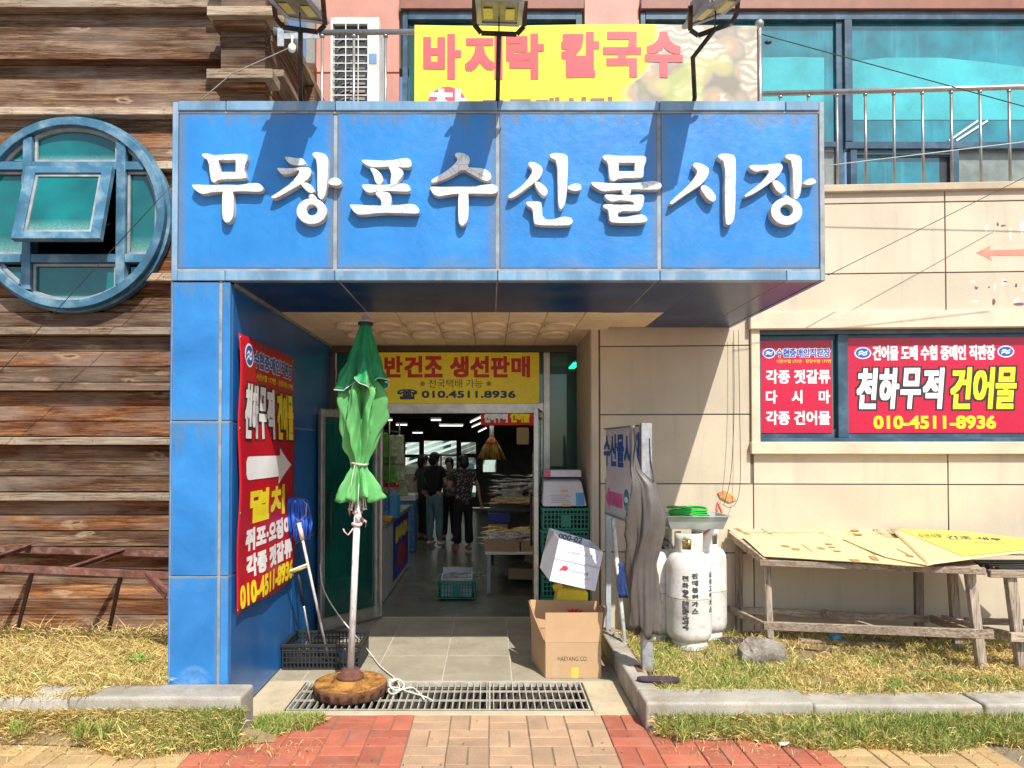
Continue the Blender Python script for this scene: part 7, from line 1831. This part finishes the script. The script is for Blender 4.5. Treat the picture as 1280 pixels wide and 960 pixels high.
pk = [(477, 590, 8.3, .16, .2, 0, 'yellow green packet with red fruit on the upper rack shelf'), (487, 592, 8.2, .17, .2, 1, 'yellow packet at the middle of the upper rack shelf'), (499, 590, 8.6, .16, .2, 2, 'olive packet at the end of the upper rack shelf'), (480, 560, 8.3, .17, .36, 0, 'tall bright green bag hung at the left of the rack'), (496, 562, 8.6, .2, .36, 2, 'pale olive wreath of dried greens hung at rack top'), (502, 610, 8.7, .14, .2, 2, 'olive packet on the lower rack shelf near the counter end')]
for (px, py, Y, w, h, ci, lb_) in pk:
    q = at(px, py, Y); packet(q.x, Y, q.z - h / 2, w, h, cols_[ci][0], lb_)
q = at(485, 606, 8.2); m = MB()
for k in range(5): m.ball((q.x - .1 + k * .05, 8.2, q.z), .032, 8, 6)
m.build('red_fruit_tray', PL('red_fruit', (.5, .03, .02), .3), None, label='row of red fruit in a tray on the snack rack', cat='fruit')
q = at(482, 633, 8.0); m = MB(); m.bb(q.x - .12, q.x + .13, 8.0, 8.3, .855, q.z + .13); m.build('blue_carton', PL('sky_blue_carton', (.05, .32, .6), .5), None, label='sky blue carton on the counter behind the left door jamb', cat='box', bevel=.004)
q = at(479, 657, 7.7); m = MB(); m.bb(q.x - .09, q.x + .09, 7.6, 7.8, .855, q.z + .10); m.build('orange_carton', PL('orange_carton', (.62, .32, .05), .6), None, label='small orange carton at the near end of the counter', cat='box', bevel=.004)
random.seed(44)
SC = [(.5, .06, .05), (.6, .45, .06), (.08, .3, .1), (.55, .5, .42), (.06, .2, .45), (.5, .22, .05)]
for i in range(14):
    x = -1.52 + .09 * (i % 5); y = 8.05 + .28 * (i // 5); z = .957 if i < 5 else (1.257 if i < 10 else 1.557)
    m = MB(); m.box((x, y, z + .07), (.075, .12, .13 + .04 * (i % 2)), None, (.9, .7)); m.build('snack_packet', PL('stock_%s' % 'abcdef'[i % 6], SC[i % 6], .4, sc=22, var=.5), None, label=['red', 'yellow', 'green', 'cream', 'blue', 'orange'][i % 6] + ' snack packet, number ' * 0 + ' snack packet standing ' + ['first', 'second', 'third', 'fourth', 'fifth'][i % 5] + ' from the wall on the ' + ['lowest', 'middle', 'top'][min(2, i // 5)] + ' rack shelf', cat='packet', group='packets on the snack rack', bevel=.008)
for i, (x, y, z, w, d, h, ci, lb_) in enumerate(((.35, 10.9, .79, .3, .25, .22, 3, 'cream carton standing at the back of the dark table'), (.8, 11.2, .79, .35, .2, .3, 5, 'orange carton standing at the back of the dark table'), (1.35, 10.6, .79, .2, .3, .35, 0, 'red carton at the right end of the dark table'), (-1.5, 11.5, 0, .6, .5, .9, 4, 'blue chest freezer beyond the white counter'), (-1.6, 13.2, 0, .7, .6, 1.3, 3, 'cream cabinet by the left wall further back'), (-2.2, 15.5, 0, .8, .6, 1.1, 2, 'green cabinet near the rear windows'), (1.6, 15.5, 0, 1.2, .7, .8, 4, 'blue fish tank on the right near the rear windows'))):
    m = MB(); m.bb(x - w / 2, x + w / 2, y - d / 2, y + d / 2, z, z + h * .9); o = m.build(['carton', 'carton', 'carton', 'chest_freezer', 'cabinet', 'cabinet', 'fish_tank'][i], PL('stock_%s' % 'abcdef'[ci], SC[ci], .4), None, label=lb_, cat=['box', 'box', 'box', 'freezer', 'cabinet', 'cabinet', 'fish tank'][i], bevel=.006)
    m = MB(); m.bb(x - w / 2 - .01, x + w / 2 + .01, y - d / 2 - .01, y + d / 2 + .01, z + h * .9 + .001, z + h); m.build('lid', WHITE, o)
# low table with fish
FISHM = PL('dried_fish_silver', (.34, .33, .30), .35, sc=30, var=.6, rand=.5); FISHY = PL('dried_fish_golden', (.5, .34, .12), .45, sc=30, var=.5, rand=.4)
def table(x0, x1, y0, y1, h, label, mt, legm):
    t_ = thing('display_table', label, 'table', ((x0 + x1) / 2, (y0 + y1) / 2, 0), 0, 'display tables in the shop')
    m = MB(); m.bb(x0, x1, y0, y1, h - .03, h); m.build('tabletop', mt, t_, bevel=.003)
    for x in (x0 + .04, x1 - .04):
        for y in (y0 + .04, y1 - .04): m = MB(); m.bb(x - .02, x + .02, y - .02, y + .02, 0, h - .031); m.build('leg', legm, t_)
    return t_
table(-.05, 1.1, 8.0, 9.3, .47, 'low pale table of dried fish trays nearest the right door', WHITE, PL('pale_leg', (.4, .42, .42), .5))
table(.0, 1.6, 9.9, 11.4, .78, 'dark display table of dried fish further inside the shop', BLACK, BLACK)
def tray(x, y, z, w, d, h, label, mt=CARD, grp='fish trays'):
    t_ = thing('cardboard_tray', label, 'tray', (x, y, z), 0, grp)
    m = MB(); m.bb(x - w / 2, x + w / 2, y - d / 2, y + d / 2, z, z + .006); m.bb(x - w / 2, x + w / 2, y - d / 2, y - d / 2 + .006, z + .0061, z + h); m.bb(x - w / 2, x + w / 2, y + d / 2 - .006, y + d / 2, z + .0061, z + h)
    m.bb(x - w / 2, x - w / 2 + .006, y - d / 2 + .0061, y + d / 2 - .0061, z + .0061, z + h); m.bb(x + w / 2 - .006, x + w / 2, y - d / 2 + .0061, y + d / 2 - .0061, z + .0061, z + h); m.build('tray', mt, t_); return t_
def fishpile(x0, x1, y0, y1, z, n, mt, label, name='dried_fish', lift=.10):
    m = MB()
    for i in range(n):
        x, y = random.uniform(x0, x1), random.uniform(y0, y1); a = random.uniform(-.9, .9); L = random.uniform(.10, .20); d = Vector((math.cos(a), math.sin(a), random.uniform(-.15, .2)))
        c = Vector((x, y, z + .02 + lift * random.random())); s = Vector((-math.sin(a), math.cos(a), 0)) * L * .14
        m.add([c - d * L, c + s, c - s, c + Vector((0, 0, .022)), c + d * L, c + d * L * 1.25 + s, c + d * L * 1.25 - s], [(0, 1, 3), (0, 3, 2), (1, 4, 3), (3, 4, 2), (0, 2, 1), (1, 2, 4), (4, 5, 6)])
    o = m.build(name, mt, None, label=label, cat='dried fish', kind='stuff'); return o
random.seed(31)
for i, x in enumerate((.14, .56, .95)): tray(x, 8.22, .471, .40, .38, .13, ['brown cardboard fish tray at the left front of the low table', 'brown cardboard fish tray printed with a mark in the middle front', 'brown cardboard fish tray partly behind the open door leaf'][i])
fishpile(.0, .75, 8.1, 8.6, .50, 120, FISHM, 'silver dried fish heaped at the front of the low table'); fishpile(.0, .95, 8.6, 9.25, .50, 110, FISHY, 'golden dried fish heaped at the back of the low table')
fishpile(.05, 1.5, 9.95, 11.2, .80, 150, FISHY, 'dried fish heaped on the dark table at the back'); fishpile(.1, .9, 10.4, 11.2, .86, 70, FISHM, 'long silver fish sticking up on the dark table', lift=.35)
hb_ = MB()
for k in range(16): x = .68 + k * .026; hb_.bar((x - .03, 8.25, .52), (x + .14, 8.5, .78), .014, .05)
hb_.build('stacked_flatfish', PL('grey_flatfish', (.2, .185, .16), .45, sc=20, var=.4), None, label='grey bundle of dried flatfish leaning against the right door', cat='dried fish', kind='stuff')
m = MB(); m.bb(-.02, .25, 9.75, 9.89, .46, .60); m.build('brown_carton', CARD, None, label='brown carton hung on the front edge of the dark table', cat='box')
m = MB(); m.bb(-.02, .28, 9.74, 9.888, .61, .74); m.build('blue_bin', PL('dark_blue_plastic', (.01, .02, .25), .4), None, label='dark blue bin above the brown carton at the dark table', cat='bin')
m = MB(); m.bb(-.02, .28, 9.72, 9.888, .30, .45); m.build('brown_carton', CARD, None, label='lower brown carton under the one on the table edge', cat='box')
m = MB(); m.box((.62, 8.75, .11), (.75, .3, .13), R(-8)); m.build('flat_carton', CARD, None, label='flattened brown carton on the floor under the low table', cat='box')
m = MB(); m.box((.72, 9.0, .28), (.5, .05, .3), Matrix.Rotation(R(18), 3, 'Y')); m.build('leaning_carton', CARD, None, label='brown carton side leaning under the low table', cat='box')
for (x, y, z, s, lb_) in ((.75, 10.2, .84, .12, 'white and green packet standing on the dark table'), (1.0, 10.1, .84, .14, 'pale paper bag standing on the dark table')):
    m = MB(); m.box((x, y, z + s * .9), (s * 1.2, .08, s * 1.9), None, (.8, .6)); m.build('paper_bag', PL('pale_bag', (.5, .52, .42), .7, sc=20, var=.3), None, label=lb_, cat='bag', bevel=.006)
for i, (x, y, z, r) in enumerate(((1.2, 12.3, 1.2, .5), (1.5, 11.9, .9, .55), (.9, 12.8, .9, .45))):
    rock('black_bundle', ['tall black bundle of netting behind the dark table', 'low wide black bundle behind the right door leaf', 'small black bundle left of the netting'][i], (x, y, z), (r, r * .7, r * 1.3), 40 + i, BLACK, 0, 0, 'bundle')
m = MB(); m.bb(1.15, 1.25, 9.0, 12.5, 0, 2.7); m.bb(1.0, 4.5, 12.8, 12.9, 0, 2.7); struct(m.build('partition', PL('dark_partition', (.035, .033, .03), .8)))
WC = thing('shop_shelf_unit', 'narrow white framed shelf unit just inside the right door', 'shelf unit', (.72, 7.6, 0))
m = MB()
for (x, y) in ((.50, 7.75), (.50, 8.0), (.62, 7.75)): m.bb(x - .012, x + .012, y - .012, y + .012, 0, 1.6)
m.build('frame', STEEL, WC)
# green crate + foam box on the shop floor
crate('green_crate', 'green crate with silver lining standing alone on the shop floor', (at(571.5, 740, 7.9).x, 7.93, 0), .41, .44, .20, GRPL, 3, 12, None)
p = at(571.5, 730, 7.93); fb_ = thing('foam_fish_box', 'pale foam fish box set inside the green crate on the floor', 'box', (p.x, 7.95, .02))
m = MB(); x = p.x
m.bb(x - .17, x + .17, 7.76, 7.775, .02, .215); m.bb(x - .17, x + .17, 8.105, 8.12, .02, .28); m.bb(x - .17, x - .155, 7.7755, 8.1045, .02, .23); m.bb(x + .155, x + .17, 7.7755, 8.1045, .02, .23); m.bb(x - .154, x + .154, 7.7755, 8.1045, .02, .17); m.build('box', PL('foam', (.5, .56, .6), .5), fb_)
fishpile(x - .12, x + .12, 7.82, 8.06, .17, 14, FISHM, 'silver fish in the foam box inside the green crate', 'silver_fish', .02)
# hanging broom and hanging red sign
q = at(614.5, 542, 9.0); BR = thing('straw_broom', 'straw broom head with red band hanging from the shop ceiling', 'broom', q)
m = MB(); m.tube([q + Vector((0, 0, -.05)), q + Vector((0, 0, .10))], .028, 8); m.tube([q + Vector((0, 0, .10)), Vector((q.x, q.y, HC))], .003, 4); m.build('handle', WHITE, BR)
STR = PL('golden_straw', (.50, .33, .08), .7, sc=60, var=.5, stretch=(1, 1, .2)); m = MB()
for k in range(90):
    a = random.uniform(0, 6.28); rr = random.uniform(.05, .20); m.tube([q + Vector((.02 * math.cos(a), .02 * math.sin(a), -.04)), q + Vector((rr * .55 * math.cos(a), rr * .4 * math.sin(a), -.16)), q + Vector((rr * math.cos(a), rr * .6 * math.sin(a), -.30 - random.uniform(0, .04)))], [.006, .008, .003], 4)
m.build('straw', STR, BR); m = MB(); m.lathe([(.05, -.07), (.085, -.13)], q, 12); m.build('red_band', PL('orange_red_band', (.6, .12, .03), .6), BR)
O = at(601, 531.5, 8.6); e_ = at(668, 512, 8.6); HSg = thing('hanging_red_sign', 'red banner with white and yellow words hanging inside above the broom', 'banner', O); fh = (lambda O: (lambda u, v, d: O + Vector((u, -d, v))))(O)
MB().prism([recl(0, e_.x - O.x, 0, e_.z - O.z)], fh, -.01, 0).build('sheet', PL('dim_red_vinyl', (.6, .03, .02), .5, rand=0), HSg); text(HSg, '천하무적', WHITEP, fh, .04, .33, .03, .20, bold=.008); text(HSg, '건어물', YELP, fh, .36, .60, .03, .20, bold=.008)
m = MB(); m.box((at(653, 0, 8.4).x, 8.4, at(0, 545, 8.4).z), (.14, .1, .20)); m.build('hanging_carton', CARD, None, label='brown carton hanging high beside the right door leaf', cat='box')

# ================================================================ PEOPLE
SKIN = PL('skin', (.50, .30, .21), .6, rand=0, var=.06, bump=0); HAIR = PL('black_hair', (.012, .010, .009), .5, sc=40, var=.5)
def skinmesh(verts, edges, radii, root, sub=1):
    me = bpy.data.meshes.new('body'); me.from_pydata([tuple(v) for v in verts], edges, []); o = bpy.data.objects.new('tmp', me); COL.objects.link(o)
    sk = o.modifiers.new('s', 'SKIN'); sk.use_smooth_shade = True
    if sub: sb = o.modifiers.new('u', 'SUBSURF'); sb.levels = sub; sb.render_levels = sub
    dat = me.skin_vertices[0].data
    for i, r in enumerate(radii): dat[i].radius = r if hasattr(r, '__len__') else (r, r); dat[i].use_root = (i == root)
    dg = bpy.context.evaluated_depsgraph_get(); dg.update(); res = bpy.data.meshes.new_from_object(o.evaluated_get(dg)); bpy.data.objects.remove(o)
    return res
def chain(pts): return pts
def person(label, x, y, H, yaw, armL, armR, top, bottom, shoe, hair_len=.0, skirt=False, spread=.09, topc=None, long_top=False, wide=1.0):
    """armL/armR: (elbow, hand) offsets from the shoulder in body space (x right, y forward, z up), metres for a 1.6 m person"""
    s = H / 1.6; t_ = thing('person', label, 'person', (x, y, 0), yaw, 'people shopping inside')
    V = []; E = []; Rr = []
    def add(p, r, par=None):
        V.append(Vector(p) * s); Rr.append((r[0] * s, r[1] * s) if hasattr(r, '__len__') else r * s); i = len(V) - 1
        if par is not None: E.append((par, i))
        return i
    hip = add((0, 0, .86), (.125 * wide, .10)); wa = add((0, 0, 1.0), (.115 * wide, .09), hip); ch = add((0, .0, 1.2), (.13 * wide, .095), wa); nk = add((0, .0, 1.335), (.055, .055), ch); hd0 = add((0, .012, 1.39), (.05, .055), nk); hd1 = add((0, .018, 1.46), (.072, .088), hd0); hd2 = add((0, .012, 1.545), (.062, .078), hd1)
    sh = {}; hands = []
    for sg, arm in ((-1, armL), (1, armR)):
        a = add((sg * .155 * wide, 0, 1.295), .045, ch); S = Vector((sg * .155 * wide, 0, 1.295)); e = add(S + Vector(arm[0]), .036, a); w = add(S + Vector(arm[1]), .024, e)
        dirh = (Vector(arm[1]) - Vector(arm[0])).normalized(); pm_ = add(S + Vector(arm[1]) + dirh * .055, (.03, .018), w); sh[sg] = (S, arm); hands.append((S + Vector(arm[1]) + dirh * .055, dirh, sg))
    for sg in (-1, 1):
        k = add((sg * spread, 0, .80), .082, hip); kn = add((sg * (spread + .015), .015, .45), .055, k); an = add((sg * (spread + .02), -.005, .085), .036, kn); ft = add((sg * (spread + .03), .12, .035), (.036, .025), an)
    me = skinmesh(V, E, Rr, 0); me.materials.clear(); me.materials.append(SKIN)
    # face, ears, fingers joined into the same body mesh
    b = bmesh.new(); b.from_mesh(me)
    def blob(c, r, seg=8):
        M_ = Matrix.Translation(Vector(c) * s) @ Matrix.Diagonal((*[q * s for q in r], 1)); bmesh.ops.create_uvsphere(b, u_segments=seg, v_segments=6, radius=1, matrix=M_)
    blob((0, .105, 1.455), (.011, .016, .018)); blob((-.074, .01, 1.46), (.010, .018, .028)); blob((.074, .01, 1.46), (.010, .018, .028)); blob((0, .092, 1.418), (.022, .008, .006)); blob((-.028, .093, 1.482), (.011, .006, .007)); blob((.028, .093, 1.482), (.011, .006, .007))
    for P, dh, sg in hands:
        sd = dh.cross(Vector((0, 1, 0)) if abs(dh.y) < .8 else Vector((0, 0, 1))).normalized(); nrm = dh.cross(sd)
        for fi, (o_, L) in enumerate(((-.024, .055), (-.008, .066), (.008, .062), (.023, .048), (.036, .04))):
            base = P + sd * o_ + dh * (.012 if fi < 4 else -.03); q0 = base; d1 = (dh + (nrm * .25 if fi < 4 else sd * .9)).normalized()
            for k2 in range(3):
                q1 = q0 + d1 * L / 3; c = (q0 + q1) / 2; M_ = Matrix.Translation(c * s) @ d1.to_track_quat('Z', 'Y').to_matrix().to_4x4() @ Matrix.Diagonal((.0085 * s, .0085 * s, L / 4.2 * s, 1)); bmesh.ops.create_uvsphere(b, u_segments=6, v_segments=4, radius=1, matrix=M_); q0 = q1; d1 = (d1 + nrm * .35).normalized()
    for f in b.faces: f.smooth = True
    b.to_mesh(me); b.free(); piece('body', me, t_)
    # hair cap
    hv = MB(); hv.smooth = True
    hv.ball(Vector((0, .0, 1.50)) * s, Vector((.086, .10, .085)) * s, 16, 10)
    if hair_len: hv.ball(Vector((0, -.055, 1.44)) * s, Vector((.078, .055, .08 + hair_len)) * s, 12, 8)
    hv.v = [tuple((p[0], p[1] if not (p[2] < 1.49 * s and p[1] > .055 * s) else .055 * s, p[2])) for p in hv.v]; hv.build('hair', HAIR, t_, local=True)
    # shirt
    V, E, Rr = [], [], []
    b0 = add((0, 0, .80 if not long_top else .70), (.155 * wide, .125)); b1 = add((0, 0, 1.02), (.142 * wide, .115), b0); b2 = add((0, 0, 1.2), (.152 * wide, .112), b1); b3 = add((0, 0, 1.315), (.085, .075), b2)
    for sg in (-1, 1):
        S, arm = sh[sg]; a = add(S + Vector((0, 0, .005)), .060, b2); E_ = Vector(arm[0]); add(S + E_ * .62, .052, a)
    me = skinmesh(V, E, Rr, 1); me.materials.clear(); me.materials.append(top); piece('shirt', me, t_)
    # trousers
    V, E, Rr = [], [], []
    h0 = add((0, 0, .99), (.126 * wide, .104)); h1 = add((0, 0, .84), (.14 * wide, .115), h0)
    for sg in (-1, 1):
        k = add((sg * (spread - .01), 0, .74), .096, h1); kn = add((sg * (spread + .015), .012, .45), .074, k); add((sg * (spread + .02), -.002, .11), .060 if not skirt else .085, kn)
    me = skinmesh(V, E, Rr, 0); me.materials.clear(); me.materials.append(bottom); piece('trousers', me, t_)
    for sg in (-1, 1):
        m = MB(); m.smooth = True; m.ball(Vector((sg * (spread + .028), .055, .04)) * s, Vector((.046, .125, .042)) * s, 12, 8); m.v = [(p[0], p[1], max(p[2], .003)) for p in m.v]; m.build('shoe', shoe, t_, local=True)
    return t_
DOT, tt_, bb_ = _nt('dark_dotted_blouse'); mp = coords(tt_, rand=False); vo = nd(tt_, 'ShaderNodeTexVoronoi'); vo.inputs['Scale'].default_value = 34; tt_.links.new(mp.outputs[0], vo.inputs['Vector'])
tt_.links.new(ramp(tt_, vo.outputs['Distance'], [(.22, (.42, .36, .36)), (.34, (.025, .02, .022))]).outputs[0], bb_.inputs['Base Color']); bb_.inputs['Roughness'].default_value = .8
BKC = PL('black_cloth', (.012, .012, .014), .85, rand=0, bump=.1); JN = PL('light_blue_denim', (.16, .29, .34), .8, sc=9, var=.2, rand=0); WSH = PL('white_shoe', (.6, .6, .6), .5); PSH = PL('pink_shoe', (.5, .12, .12), .5); STRP = PL('dark_striped_top', (.03, .045, .05), .8, sc=16, var=.9, rand=0)
q = gz(543, 682, 0); person('shopper in a black t-shirt, light blue jeans and white shoes', q.x, q.y, 1.60, R(-35), ((-.05, .03, -.25), (-.0, .20, -.34)), ((.06, .05, -.26), (.0, .28, -.22)), BKC, JN, WSH, .01, spread=.085)
q = gz(579, 689, 0); person('woman in a dark dotted blouse, black trousers and pink shoes', q.x, q.y, 1.56, R(25), ((-.06, .03, -.25), (-.02, .2, -.26)), ((.09, .0, -.26), (.15, .03, -.50)), DOT, BKC, PSH, .01, True, .085, long_top=True, wide=1.12)
q = gz(529, 679, 0); person('person in black with one hand on the hip, partly behind the jeans wearer', q.x - .03, q.y + .3, 1.56, R(-60), ((-.22, -.03, -.20), (-.06, .0, -.36)), ((.04, .05, -.26), (.0, .28, -.24)), STRP, BKC, BLACK, .06, spread=.07, wide=.9)
q = gz(560, 680, 0); person('person in a patterned dark top standing between the other shoppers', q.x, q.y + .35, 1.50, R(170), ((-.05, .05, -.25), (-.02, .26, -.28)), ((.05, .05, -.25), (.02, .26, -.28)), PL('patterned_top', (.16, .15, .16), .8, sc=26, var=.9, rand=0), BKC, BLACK, .03, spread=.07)
